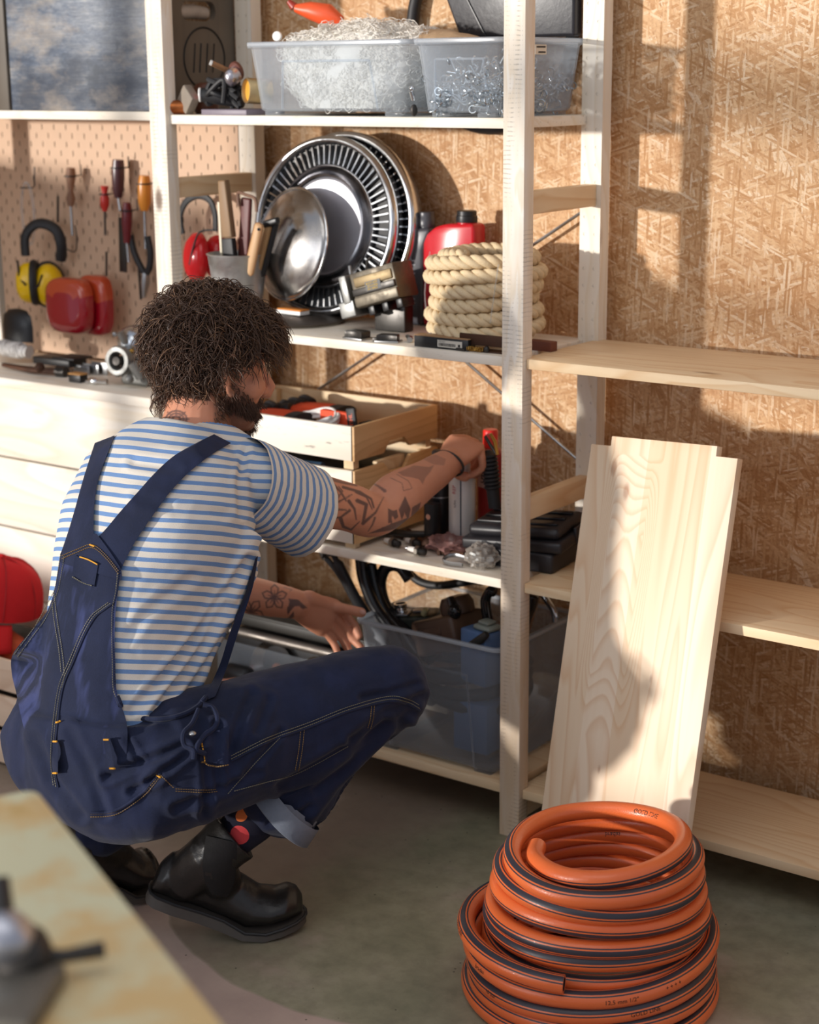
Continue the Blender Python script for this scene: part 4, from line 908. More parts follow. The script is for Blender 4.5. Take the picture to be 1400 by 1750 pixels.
# corner blocks visible in the gap (front right)
# contents of the upper crate
CZB=CZ+.034
def glove(label,x,y,Y,yaw,mA,mB):
    t=thing('work_glove',label,'glove',at(x,y,Y=Y)); c=at(x,y,Y=Y); m=M.Translation((c.x,Y,CZB+.026))@M.Rotation(math.radians(yaw),4,'Z')
    g=G(); rows=[]
    for i in range(10):
        u=i/9; wd=.042*(.8+.35*math.sin(PI*min(1,u*1.1))); hh=.013*(1-.4*u)
        rows.append([m@V((-.05+.11*u,wd*math.cos(a)*1.,.012+hh*math.sin(a))) for a in [2*PI*k/16 for k in range(16)]])
    g.grid(rows,cv=True); n=16; g.f.append(tuple(range(n))); g.m.append(0); k=len(g.v)-n; g.f.append(tuple(range(k,k+n))); g.m.append(0)
    obj('palm',g,mB,t,ang=70)
    for q in range(4):
        y_=-.033+.022*q; obj('finger',G().tube(catmull([m@V(p) for p in ((.05,y_,.014),(.075,y_*1.1,.019-.003*q),(.105-.01*abs(q-1.5),y_*1.15,.014))],4),[.011]*7+[.010,.006][:2],10),mA,t,ang=70)
    obj('cuff',G().tube([m@V((-.075,0,.013)),m@V((-.045,0,.013))],[.036,.034],16,r2=.42,up=(0,1,0)),mA,t)
    return t
OR=plain('orange_fabric','E2502A',.7,0,.1,90,.3); BF=plain('black_fabric','232326',.6,0,.2,90,.4)
glove('black and orange work glove at the left in the upper crate',478,706,-.215,170,BF,OR)
glove('black and orange work glove nearest the back of the upper crate',545,706,-.115,175,BF,OR)
t=thing('cable_strap','orange and black strap with its name tab standing in the upper crate','strap',at(590,700,Y=-.2))
A=at(548,700,Y=-.21); B=at(605,714,Y=-.21)
obj('orange_panel',G().box(A.x,B.x,-.214,-.200,CZB+.002,at(580,703,Y=-.21).z,.004),OR,t)
q=[at(592,697,Y=-.218),at(603,694,Y=-.218),at(615,722,Y=-.218),at(598,726,Y=-.218)]
m=frame(at(603,726,Y=-.219),(-.16,0.02,1),(1,0,0)); tb=obj('name_tab',G().box(-.0115,.0115,-.004,.004,-.012,.034,.0035,m),BLACKR,t)
g=G(); vs,fs=textm('STIHL',.0125); g.add(vs,fs,m@M(((0,-1,0,.0045),(0,0,-1,-.0046),(1,0,0,-.0085),(0,0,0,1)))); obj('tab_lettering',g,ORANGE,tb,ang=0,recalc=False)
obj('black_end',G().box(B.x+.006,B.x+.02,-.205,-.17,CZB,CZB+.045,.004),BF,t)
def cord(label,cx,cy,cz,R,n,mat,nm='cord'):
    g=G(); pts=[]
    for i in range(n*24): a=2*PI*i/24; pts.append(V((cx+R*math.cos(a)+.004*math.sin(i*.37),cy+.6*R*math.sin(a),cz+.0032*(i/24)+.012*math.sin(a+.5)+.002*math.sin(i*.7))))
    g.tube(pts,.0038,8); return tag(obj(nm,g,mat,ang=180),label,'cord')
cp=at(535,712,Y=-.235); cord('coil of white cord in front of the gloves in the upper crate',cp.x,-.228,CZB+.036,.052,5,WHITE)
# things seen through the gap, in the lower crate
p=at(560,795,Y=-.26); tag(obj('blue_tube',G().tube([V((-.60,-.255,CZ-.012)),V((-.47,-.262,CZ-.006))],.008,12),plain('slate_blue','3E5872',.35)),'slate blue tube seen through the gap between the crates','tube')
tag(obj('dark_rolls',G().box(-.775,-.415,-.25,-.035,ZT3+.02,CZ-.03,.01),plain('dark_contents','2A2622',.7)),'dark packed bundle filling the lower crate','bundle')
tag(obj('tan_strip',G().tube([V((-.435,-.262,CZ-.022)),V((-.41,-.24,CZ+.004))],.004,6),WOODH),'thin tan strip poking up in the gap between the crates','strip')
tag(obj('wood_blocks',G().box(-.40,-.385,-.19,-.10,CZ-.028,CZ+.0,.002),CWI),'pale wooden block seen through the crate handle notch','block')
# ================================================================ cans and parts on the third shelf
def can(name,label,x,Y,R,z0,h,mat,capm,cap=.03,caph=None):
    A=at(x,860,Y=Y); t=thing(name,label,'can',(A.x,Y,z0)); m=M.Translation((A.x,Y,z0))
    obj('can_body',G().lathe([(R*.95,0),(R,.003),(R,h-.006),(R*.97,h-.002),(R*.8,h+.004),(R*.5,h+.010),(1e-4,h+.012)],32,m),mat,t,ang=50)
    obj('cap',G().lathe([(R*.62,h+.004),(R*.62,h+cap),(R*.5,h+cap+.003),(1e-4,h+cap+.003)],24,m),capm,t,ang=50)
    return t,A.x
cm=N('spray_can_print'); x,y,z=cm.sep(cm.co()); ang=cm.math('ARCTAN2',x,y)
n1=cm.noise(cm.co((60,60,25)),1.,3); red=cm.math('MULTIPLY',cm.math('GREATER_THAN',z,.115),cm.math('GREATER_THAN',cm.math('FRACT',cm.math('MULTIPLY',cm.math('ADD',ang,cm.math('MULTIPLY',z,30.)),3.)),.62))
fade=cm.math('GREATER_THAN',z,.15)
col=cm.mix(n1,'F0ECE8','DEDAD4'); col=cm.mix(cm.math('MULTIPLY',red,fade),col,'C8283C')
SPRAY=cm.done(col,.35,.2)
t,xw=can('spray_can','white and red spray can under the man\'s right hand',790,-.150,.0265,ZT3,.150,SPRAY,WHITE,.022)
xL=xw; g=G(); 
for q in (-0.02,):
    a0=math.radians(-62); g.tube([V((xL+.0268*math.cos(a0),-.15+.0268*math.sin(a0),ZT3+.01)),V((xL+.0268*math.cos(a0),-.15+.0268*math.sin(a0),ZT3+.168))],.0016,6)
obj('grey_seam_stripe',g,plain('slate_ink','4C5460',.5),t)
def cyltext(s,size,cx,cy,R,z,a0,mat,par,vertical=True):
    vs,fs=textm(s,size); out=[]
    for (u,v,_) in vs:
        du,dz=(v,u) if vertical else (u,v)
        if vertical: a=a0-du/R; out.append((cx+(R+.0003)*math.cos(a),cy+(R+.0003)*math.sin(a),z+dz))
        else: a=a0+du/R; out.append((cx+(R+.0003)*math.cos(a),cy+(R+.0003)*math.sin(a),z+dz))
    g=G(); g.add(out,fs); return obj('printed_text',g,mat,par,ang=0,recalc=False)
cyltext('REP',.011,xL,-.15,.0265,ZT3+.115,math.radians(-85),REDP,t)
cyltext('tubo',.008,xL,-.15,.0265,ZT3+.088,math.radians(-84),INK,t)
cyltext('Z/4',.016,xL,-.15,.0265,ZT3+.012,math.radians(-100),REDP,t,False)
t,xb_=can('spray_can','black spray can with orange marks left of the white one',752,-.135,.0255,ZT3,.165,plain('black_can','1D1B1E',.3),BLACK,.02)
obj('orange_mark',G().box(xb_+.008,xb_+.013,-.161,-.1592,ZT3+.12,ZT3+.132),ORANGE,t); obj('grey_band',G().lathe([(.0257,ZT3+.095),(.0257,ZT3+.0975)],32,M.Translation((xb_,-.135,0)),False),STEEL,t)
A=at(733,900,Y=-.19); t=thing('tape_meter','small black box with a silver dial beside the black spray can','gauge',(A.x,-.18,ZT3)); obj('case',G().box(A.x-.0125,A.x+.0125,-.19,-.165,ZT3,at(733,862,Y=-.19).z,.002),BLACK,t)
zz_=at(731,883,Y=-.19).z; obj('dial',G().tube([V((A.x-.001,-.1912,zz_)),V((A.x-.001,-.190,zz_))],.0055,18),CHROME,t); obj('grey_label',G().box(A.x-.007,A.x+.006,-.1907,-.19,ZT3+.004,ZT3+.022),STEEL,t)
A=at(838,850,Y=-.075); t=thing('fluid_bottle','red bottle with a white label behind the black bellows','bottle',(A.x,-.075,ZT3))
obj('bottle_body',G().lathe([(.024,0),(.026,.003),(.026,.175),(.022,.188),(.012,.195)],28,M.Translation((A.x,-.075,ZT3))),plain('dark_red_bottle','A02A2A',.35),t,ang=50)
obj('red_cap',G().lathe([(.0145,.194),(.015,.198),(.015,.226),(.013,.229),(1e-4,.229)],20,M.Translation((A.x,-.075,ZT3))),plastic('bright_red','E02A24',.3),t,ang=50)
g=G(); rows=[[V((A.x+.0262*math.cos(a),-.075+.0262*math.sin(a),z)) for a in [math.radians(-125+80*k/10) for k in range(11)]] for z in (ZT3+.115,ZT3+.17)]; g.grid(rows); lb=obj('label',g,plain('label_white','C9A8A0',.6,bump=0),t)
cyltext('5-5',.024,A.x,-.075,.0263,ZT3+.125,math.radians(-105),INK,lb,False)
A=at(851,830,Y=-.20); t=thing('rubber_bellows','black ribbed rubber bellows with a metal clip beside the middle post','bellows',(A.x,-.2,ZT3))
prof=[]; z_=.06
for i in range(9): prof+=[(.0155,z_),(.0195,z_+.004),(.0195,z_+.009),(.0155,z_+.0125)]; z_+=.0125
BMt=M.Translation((at(846,840,Y=-.150).x,-.150,ZT3+.093))@M.Rotation(math.radians(-8),4,'Y')@M.Diagonal((.85,.85,.62,1))
obj('ribbed_sleeve',G().lathe(prof+[(.010,z_+.004),(.006,z_+.012)],24,BMt),BLACKR,t,ang=40); obj('sleeve_base',G().lathe([(.014,.0),(.015,.062)],24,BMt),BLACKR,t)
obj('clip_jaw',G().tube([at(850,777,Y=-.2),at(846,755,Y=-.2),at(838,741,Y=-.205)],[.0035,.004,.003],8),BRASS,t); obj('clip_jaw',G().tube([at(848,775,Y=-.2),at(838,760,Y=-.2),at(829,745,Y=-.205)],[.0035,.0035,.003],8),DSTEEL,t)
# black cases
CAS=plain('black_case','242327',.42,0,.1,60,.15)
t=thing('black_tool_case','lower black case on the third shelf behind the middle post','case',(-.05,-.13,ZT3)); m=M.Translation((-.05,-.145,ZT3))@M.Rotation(math.radians(5),4,'Z')
obj('base_shell',G().box(-.090,.080,-.075,.075,0,.038,.006,m),CAS,t,ang=50)
t=thing('black_tool_case','upper black ribbed case tilted on the lower one behind the middle post','case',(-.05,-.13,ZT3+.05)); m=M.Translation((-.055,-.135,ZT3+.053))@M.Rotation(math.radians(6),4,'Z')@M.Rotation(math.radians(5),4,'X')@M.Rotation(math.radians(-4),4,'Y')
obj('lower_shell',G().box(-.112,.100,-.085,.055,-.012,.010,.005,m),CAS,t,ang=50); obj('upper_shell',G().box(-.102,.092,-.075,.048,.0105,.034,.010,m),CAS,t,ang=50)
for q in range(3): obj('rib',G().box(-.09,.08,-.055+.035*q,-.045+.035*q,.034,.038,.002,m),CAS,t)
obj('latch',G().box(.096,.103,-.02,.01,-.01,.02,.002,m),CAS,t)
# bags
def blob(g,c,r,seed,amp=.25,n=26,freq=2.2):
    rows=[]
    for i in range(n//2+1):
        th_=PI*i/(n//2); row=[]
        for j in range(n):
            ph=2*PI*j/n; d=V((math.sin(th_)*math.cos(ph),math.sin(th_)*math.sin(ph),-math.cos(th_)))
            k=1+amp*mn.noise(d*freq+V((seed,0,0)))+amp*.5*abs(mn.noise(d*freq*2.6+V((0,seed,0))))
            p=V((c[0]+d.x*r[0]*k,c[1]+d.y*r[1]*k,c[2]+d.z*r[2]*k)); row.append(p)
        rows.append(row)
    g.grid(rows,cv=True); return g
BAG=clearp('crinkled_bag','C9BFB4',.38,.12)
c0=at(824,952,Y=-.245); t=thing('parts_bag','crinkled clear plastic bag of metal parts at the foot of the middle post','bag',(c0.x,-.245,ZT3))
obj('bag_film',blob(G(),(c0.x,-.245,ZT3+.024),(.034,.028,.0225),3,.35,34,3.2),BAG,t,ang=25); obj('metal_part',blob(G(),(c0.x,-.243,ZT3+.020),(.024,.019,.016),8,.4),ALU,t,ang=30)
c0=at(765,918,Y=-.20); tag(obj('pink_bag',blob(G(),(c0.x,-.195,ZT3+.018),(.040,.03,.0175),5,.5,34,2.6),clearp('pink_film','B98C86',.62,.2),ang=25),'crumpled pinkish plastic bag in front of the spray cans','bag')
# spark plugs
def plug(label,pa,pb,Y,lift=.008):
    A=at(*pa,Y=Y); B=at(*pb,Y=Y); d=V((B.x-A.x,(B.z-A.z)*-.35 ,0)); d=V((B.x-A.x,-abs(B.z-A.z)*.9,0)).normalized(); o=V((A.x,Y,ZT3+.0095)); t=thing('spark_plug',label,'spark plug',o)
    m=frame(o,d,(0,0,1))
    obj('ceramic',G().lathe([(.003,0),(.0042,.001),(.0052,.008),(.0058,.020),(.0062,.021)],16,m),WHITE,t,ang=50); obj('terminal',G().lathe([(.0025,-.006),(.0035,-.005),(.0028,0)],12,m),STEEL,t)
    obj('hex_nut',G().tube([m@V((0,0,.021)),m@V((0,0,.029))],.0094,6),metal('nut_steel','9A948C',.3,.4),t,ang=30); obj('thread',G().lathe([(.0075,.029),(.008,.032)]+[(.0062+.0006*(k%2),.032+.0008*k) for k in range(16)]+[(.004,.046),(.002,.047)],16,m),DSTEEL,t,ang=50)
plug('white spark plug furthest left on the third shelf',(658,925),(693,943),-.215)
plug('white spark plug nearest the shelf edge',(698,938),(742,953),-.24)
plug('brown stained spark plug half hidden behind the other two',(694,922),(708,930),-.19)
def rusty(name,label,pts,Y,r,cat='bolt'):
    P_=[at(x,y,Y=Y) for x,y in pts]; P_=[V((p.x,Y+.012*i,ZT3+r[min(i,len(r)-1)]+.0005)) for i,p in enumerate(P_)]
    t=thing(name,label,cat,P_[0]); obj('shank',G().tube(P_,r[:len(P_)],12),RUST,t); d=(P_[0]-P_[1]).normalized(); obj('head',G().tube([P_[0],P_[0]+d*.006],r[0]*1.5,6),RUST,t,ang=30)
rusty('rusty_bolt','rusty bolt pointing left beside the crate corner',[(690,905),(660,915)],-.165,[.007,.006])
rusty('rusty_bolt','long rusty bolt lying between the crate and the spray cans',[(700,905),(745,915)],-.15,[.008,.007])
rusty('rusty_bolt','rusty threaded stub lying right of the rusty ball joint',[(755,938),(788,938)],-.215,[.0075,.0065])
tag(obj('ball_joint',G().ball(at(733,930,Y=-.2)-V((0,0,at(733,930,Y=-.2).z-ZT3-.0145)),.0142,16).tube([V((at(733,930,Y=-.2).x,-.2,ZT3+.012)),V((at(733,930,Y=-.2).x-.035,-.185,ZT3+.010))],[.010,.008],12),RUST,ang=60),'round rusty ball joint in the middle of the loose parts','joint')
tag(obj('dark_lever',G().tube(catmull([V((at(x,920,Y=-.17).x,y,ZT3+.009+.004*i)) for i,(x,y) in enumerate(((640,-.18),(668,-.17),(700,-.175),(735,-.165)))],4),.0075,10),DSTEEL),'dark greasy lever lying behind the spark plugs','lever')
A=at(758,962,Y=-.27); tag(obj('hose_clip',G().tube(catmull([V((A.x+x,-.262+y,ZT3+.007+z)) for x,y,z in ((.042,.016,.006),(.012,.018,.008),(-.002,.008,.006),(.0,-.008,.002),(.016,-.012,0),(.044,-.008,0))],5),.0045,8,r2=.55),STEEL),'bent shiny steel clip beside the bag of parts','clip')
# ================================================================ big box of engine parts on the lowest shelf
FROST=clearp('frosted_box','C4C8CE',.22,.35)
bx0=at(615,1060,Y=-.285).x; TB=tub('clear_storage_box','big translucent plastic box overflowing with engine parts on the lowest shelf',bx0,-.030,-.290,-.010,ZT4,.272,.02,FROST,rim=.007)
tz=ZT4+.272
def hose(label,pts,r,mat=BLACKR,nm='rubber_hose',cat='hose',ends=None):
    return tag(obj(nm,G().tube(catmull(pts,7),r,12),mat,ang=180),label,cat)
t=thing('cable_loom','black taped cable loom with plugs sticking up left of the big box','cable',at(600,1050,Y=-.22))
pts=[at(558,940,Y=-.262)]; pts=[at(x,y,Y=Y) for x,y,Y in ((570,948,-.262),(588,985,-.252),(612,1030,-.235),(640,1072,-.215),(662,1110,-.20))]
obj('loom',G().tube(catmull(pts,6),[.006]*3+[.0115]*22,12),BLACKR,t)
pts=[at(x,y,Y=Y) for x,y,Y in ((552,948,-.262),(575,975,-.25),(600,1015,-.23))]; obj('side_wire',G().tube(catmull(pts,5),.006,8),BLACK,t)
obj('plug',G().box(-.008,.008,-.006,.006,-.006,.016,.002,frame(at(566,945,Y=-.262),(-.35,0,1))),BLACK,t); obj('plug',G().tube([at(556,955,Y=-.262),at(548,938,Y=-.265)],.0065,8).ball(at(551,951,Y=-.27),.004,8),DSTEEL,t)
for lab,Y,pp,r in (('black rubber hose with a pale worn end leaning left out of the big box',-.225,((617,955),(622,990),(640,1035),(668,1075),(690,1120)),.0125),
              ('thicker black hose second from the left in the big box',-.20,((632,962),(640,1000),(655,1040),(685,1080),(720,1130)),.0135),
              ('shiny black hose arching highest out of the big box',-.19,((700,990),(683,968),(660,970),(650,1000),(662,1040),(700,1085),(740,1130)),.0125)):
    hose(lab,[at(x,y,Y=Y) for x,y in pp],r,plain('glossy_rubber','1A1A1C',.25,0,.1,70,.1))
for i,(x,y,Y) in enumerate(((619,972,-.238),)):
    pass
hose('black strap crossing behind the hoses under the third shelf',[at(x,y,Y=-.05) for x,y in ((695,975),(720,995),(760,1000),(840,985))],.009,nm='black_strap',cat='strap')
t=thing('fuel_filler','green-black canister with a silver screw neck in the big box','canister',at(700,1060,Y=-.17))
c0=at(703,1045,Y=-.16); m=M.Translation(c0)@M.Rotation(.35,4,'Z')@M.Rotation(-.1,4,'Y')
obj('canister',G().box(-.045,.055,-.03,.04,-.10,-.002,.008,m),plain('dark_green','22281F',.35),t,ang=50)
obj('bracket',G().box(-.032,.0,-.028,.012,-.0015,.002,.001,m),STEEL,t); obj('bracket',G().box(.004,.035,-.005,.02,-.0015,.003,.001,m),STEEL,t)
obj('neck',G().lathe([(.013,0),(.0135,.006),(.0125,.008),(.0135,.011),(.0125,.013),(.0135,.016),(.0135,.021),(.011,.021),(.0105,.010),(1e-4,.009)],22,m@M.Translation((-.018,-.01,0))),CHROME,t,ang=40); obj('brass_plug',G().tube([m@V((.032,-.022,0)),m@V((.040,-.026,.012))],.0062,10),plain('ivory','C8BE90',.4),t)
t=thing('air_filter_box','brown rusty engine casing lying in the middle of the big box','engine part',at(760,1075,Y=-.2))
m=M.Translation(at(763,1070,Y=-.19))@M.Rotation(-.25,4,'Z')@M.Rotation(math.radians(-20),4,'Y')
BRN=plain('brown_casing','4E382A',.45,0,.3,20,.3); obj('casing',G().box(-.065,.065,-.04,.05,-.05,.022,.008,m),BRN,t,ang=50); obj('casing_rim',G().box(-.068,.03,-.043,-.036,-.012,.004,.003,m),BRN,t); obj('round_boss',G().lathe([(.034,.0),(.035,.02),(.028,.034),(.012,.037),(1e-4,.037)],28,m@M.Translation((.035,.01,.02))),BRN,t,ang=50)
tag(obj('rubber_bulb',G().ball(at(777,1045,Y=-.225),(.014,.014,.016),18).tube([at(777,1045,Y=-.225),at(770,1022,Y=-.215)],[.010,.008],12),plain('gloss_black','101012',.08)),'glossy black knob resting on the brown casing in the big box','knob')
hose('shiny black hose end curling up near the middle post',[at(x,y,Y=-.2) for x,y in ((838,1075),(832,1050),(830,1025),(838,1010),(846,1012))],.010,plain('gloss_black2','141416',.15))
t=thing('blue_pump','blue and grey plastic pump body at the front right of the big box','pump',at(822,1080,Y=-.24))
m=M.Translation(at(826,1090,Y=-.235))@M.Rotation(-.2,4,'Z'); obj('body',G().box(-.038,.030,-.025,.03,-.09,.018,.004,m),plain('dull_blue','4E6A94',.45),t,ang=50); obj('grey_cover',G().box(-.012,.032,-.018,.02,.019,.030,.005,m),plain('grey_green','7E857E',.5),t,ang=50); obj('lid_step',G().box(-.004,.024,-.012,.014,.0305,.038,.004,m),plain('grey_green2','7A817A',.5),t)
obj('black_arm',G().tube([m@V((.0,-.032,-.006)),m@V((.024,-.03,.010)),m@V((.034,-.024,.022))],[.007,.009,.007],10),DSTEEL,t)
A=at(905,1075,Y=-.12); tag(obj('cardboard_flap',G().box(-.045,.0,-.001,.001,-.05,.05,0,M.Translation(at(925,1045,Y=-.13)-V((.012,0,0)))@M.Rotation(math.radians(60),4,'Z')@M.Rotation(math.radians(18),4,'Y')),plain('cardboard','8A6444',.8)),'brown cardboard flap sticking up at the right end of the big box','cardboard')
hose('black hose bend right of the middle post, above the big box',[at(x,y,Y=-.17) for x,y in ((893,1090),(898,1060),(908,1035),(912,1018))],.011,plain('gloss_black3','151517',.2))
hose('silver tube bend at the far right of the big box',[at(x,y,Y=-.06) for x,y in ((925,1012),(938,1030),(948,1048),(950,1075))],.007,CHROME,'silver_tube','tube')
# seen blurred through the frosted front
t=thing('steel_bracket','pale steel bracket seen through the front of the big box','bracket',at(740,1200,Y=-.25)); c0=at(745,1200,Y=-.255); obj('plate',G().box(c0.x-.03,c0.x+.028,-.257,-.25,c0.z-.02,c0.z+.018,.003),plain('cream_metal','B8AC98',.5),t); obj('boss',G().tube([V((c0.x-.012,-.26,c0.z+.008)),V((c0.x-.012,-.25,c0.z+.008))],.017,18),DSTEEL,t)
c0=at(812,1225,Y=-.24); tag(obj('blue_block',G().box(c0.x-.045,c0.x+.035,-.25,-.18,ZT4+.03,c0.z+.03,.004),plain('blue_block','5878A4',.5)),'blue block low down behind the frosted front of the big box','block')
for k in range(3):
    g=G().tube([V((-.19+.12*math.cos(a),-.15+.10*math.sin(a),ZT4+.125+.028*k+.012*math.sin(a*2+k))) for a in [2*PI*q/40 for q in range(40)]],.013,10,closed=True)
    tag(obj('coiled_hose',g,BLACKR,ang=180),('lowest','middle','topmost')[k]+' loop of black hose coiled inside the big box','hose')
c0=at(740,1160,Y=-.24); tag(obj('pale_strip',G().box(c0.x-.04,c0.x+.035,-.252,-.247,c0.z-.009,c0.z+.006,.002),plain('ivory_strip','BDB29C',.5)),'pale flat strip behind the frosted front of the big box','strip')
# ---- left end of the lowest shelf: headlamp unit and tray
t=thing('headlamp_unit','car headlamp unit with chrome trim lying left of the big box','headlamp',(-.6,-.2,ZT4))
hz=at(480,1095,Y=-.22).z; hx0,hx1=-.80,-.385
obj('housing',G().box(hx0,hx1,-.20,-.07,ZT4,hz-.012,.012),plain('grey_housing','5A5754',.5),t,ang=50)
obj('chrome_trim',G().tube([V((hx0,-.215,hz-.004)),V((hx1-.02,-.215,hz-.004)),V((hx1,-.20,hz-.02))],.010,12),metal('worn_chrome','A09890',.4,.3),t)
for xx_,r_ in ((-.655,.062),(-.53,.052)):
    obj('reflector_bowl',G().lathe([(r_,0),(r_*.92,-.006),(r_*.7,-.022),(r_*.35,-.036),(.01,-.04)],32,frame(V((xx_,-.222,ZT4+.085)),(0,-1,.15)),False),metal('reflector','D0C8BE',.12,.15),t,ang=60)
    obj('bulb',G().ball(V((xx_,-.205,ZT4+.085)),(.010,.012,.010),12),plain('amber_bulb','C8744A',.2),t)
obj('clear_lens',G().box(hx0+.005,hx1-.008,-.240,-.236,ZT4+.004,hz-.02,.001),CLEAR,t)
ty=at(480,1070,Y=-.2).z; tag(obj('grey_tray',G().box(-.80,-.39,-.205,-.03,hz+.008,hz+.034,.006).box(-.81,-.38,-.215,-.02,hz+.034,hz+.040,.002),plain('dark_tray','34322E',.5)),'long dark grey tray lying on top of the headlamp unit','tray')
A=at(395,1165,Y=-.30); t=thing('black_power_pack','black rounded pack with a pinkish label peeping past the denim strap','pack',(A.x,-.27,ZT4)); obj('shell',G().box(A.x-.05,A.x+.030,-.285,-.245,ZT4,at(395,1140,Y=-.285).z,.018),BLACK,t,ang=60); s_=obj('label',G().box(-.02,.024,-.0015,.0,-.010,.010,0,M.Translation(at(393,1167,Y=-.2865))@M.Rotation(math.radians(-16),4,'Y')),plain('pink_label','C98A72',.6,bump=0),t)
g=G(); vs,fs=textm('16-18',.011); g.add(vs,fs,M.Translation(at(393,1167,Y=-.2885))@M.Rotation(math.radians(-16),4,'Y')@M(((1,0,0,-.016),(0,0,-1,0),(0,1,0,-.004),(0,0,0,1)))); obj('label_print',g,INK,s_,ang=0,recalc=False)
# ================================================================ orange hose coil on the floor
def hose_coil():
    C0=V((.408,-.698,0)); rt=.0142
    K=[(-.0,.196,.118),(.5,.192,.112),(1,.187,.092),(2,.186,.064),(3,.186,.038),(3.7,.190,.0148),(4.3,.196,.0146),(4.9,.168,.0146),(5.5,.158,.03),(6.5,.158,.058),(7.5,.158,.086),(8.5,.157,.115),(9,.160,.135),(9.5,.164,.148),(10,.163,.156),(10.5,.156,.176),(11.5,.152,.203),(12.5,.149,.232),(13.0,.146,.246),(13.4,.130,.264),(13.95,.123,.268),(14.12,.114,.264),(14.22,.104,.258)]
    def val(t):
        for (a,r0,z0),(b,r1,z1) in zip(K,K[1:]):
            if t<=b: u=(t-a)/(b-a); u=u*u*(3-2*u) if b-a<.8 else u; return r0+(r1-r0)*u,z0+(z1-z0)*u
        return K[-1][1:]
    A0=math.radians(-72)
    def cen(t):
        R,z=val(t); a=A0-2*PI*t; k=min(1,max(0,(z-.10)/.16))
        R+=.003*math.sin(t*7.3)+.0025*math.sin(t*13.1); 
        return C0+V((R*math.cos(a)+.026*k,R*math.sin(a)-.012*k,z+.0035*math.sin(a*2+t)*(z>.03)+.016*k*math.cos(a-.6)*.4))
    def tw(t): return math.radians(52-75*min(1,max(0,(t-8.5)/1.2))+72*min(1,max(0,(t-11.6)/.7))+16*math.sin(t*2.1)+(25 if 5<t<8.5 else 0)+ (0 if t<13 else -75*(t-13)))
    def fr(t):
        p=cen(t); q=(cen(t+.004)-cen(t-.004)).normalized(); out=V((p.x-C0.x,p.y-C0.y,0)).normalized(); out=(out-q*out.dot(q)).normalized(); up=q.cross(out); 
        if up.z<0: up=-up
        return p,out,up
    n=40; steps=int(14.22*84); g=G(); rows=[]
    for i in range(steps+1):
        t=14.22*i/steps; p,o_,u_=fr(t); b=tw(t)
        rows.append([p+(o_*math.cos(b+2*PI*j/n)+u_*math.sin(b+2*PI*j/n))*rt for j in range(n)])
    g.grid(rows,cv=True)
    dark={0,1,2,n-1}; thin={4,n-3}
    for idx in range(len(g.m)):
        j=idx%n; g.m[idx]=1 if (j in dark or j in thin) else 0
    # open end
    k=len(g.v); inner=[rows[0][j]*.34+ (sum(rows[0],V())/n)*.66 for j in range(n)]
    inner=[(rows[0][j]-cen(0))*.74+cen(0) for j in range(n)]; q=(cen(.02)-cen(0)).normalized(); deep=[p+q*.02 for p in inner]
    g.v+=[tuple(p) for p in inner+deep]
    for j in range(n):
        g.f.append((j,(j+1)%n,k+(j+1)%n,k+j)); g.m.append(0); g.f.append((k+j,k+(j+1)%n,k+n+(j+1)%n,k+n+j)); g.m.append(2)
    g.f.append(tuple(k+n+j for j in range(n))); g.m.append(2)
    last=len(rows)-1; g.f.append(tuple(last*n+j for j in range(n))); g.m.append(0)
    mm=N('orange_pvc'); c=mm.co(); f=mm.noise(c,500,2); w=mm.vor(c,420); mm.bump(mm.math('ADD',w,f),.25,.0006)
    om=mm.done(mm.mix(mm.noise(c,8,3),'D65F2C','E4743E'),.34,spec=.5,Coat_Weight=.15)
    o=obj('garden_hose',g,[om,plain('dark_stripe','34323A',.38,bump=0),BLACK],None,'thick orange garden hose with dark stripes coiled on the floor','hose',ang=50)
    # printed words follow the tube
    def words(s,size,t0,phi,name='hose_lettering',flip=1):
        vs,fs=textm(s,size); out=[]; w_=max(v[0] for v in vs)
        for (x,y,_) in vs:
            t=t0+flip*(w_/2-x)/(2*PI*val(t0)[0]); p,o_,u_=fr(t); b=phi+flip*-0+ (size/2.6-y)/rt*(1)*-1; out.append(p+(o_*math.cos(b)+u_*math.sin(b))*(rt+.0004))
        g=G(); g.add(out,fs); return obj(name,g,INK,o,ang=0,recalc=False)
    def findt(x,y,lo,hi,inner=False):
        best=None
        for i in range(400):
            t=lo+(hi-lo)*i/399; q=px(cen(t)); d=(q[0]-x)**2+(q[1]-y)**2
            if best is None or d<best[0]: best=(d,t)
        return best[1]
    t1=findt(1113,1393,12.9,13.8); words('GOLD LINE',.0105,t1,math.radians(150),flip=-1)
    t2=findt(1050,1447,11.2,12.2); words('bradas',.0105,t2,math.radians(160),flip=-1)
    t3=findt(1170,1406,12.2,13.2); 
    for tt in (0.42,.46,1.4,1.45,): pass
    for lab,tt,ph in (('GOLD LINE',.18,20),('12,5 mm 1/2"',.93,10),('bradas',1.12,15),('GOLD LINE',1.9,8),('10 bar',2.1,12),('+ + + +',.86,20)):
        words(lab,.009,tt,math.radians(ph),flip=1)
hose_coil()
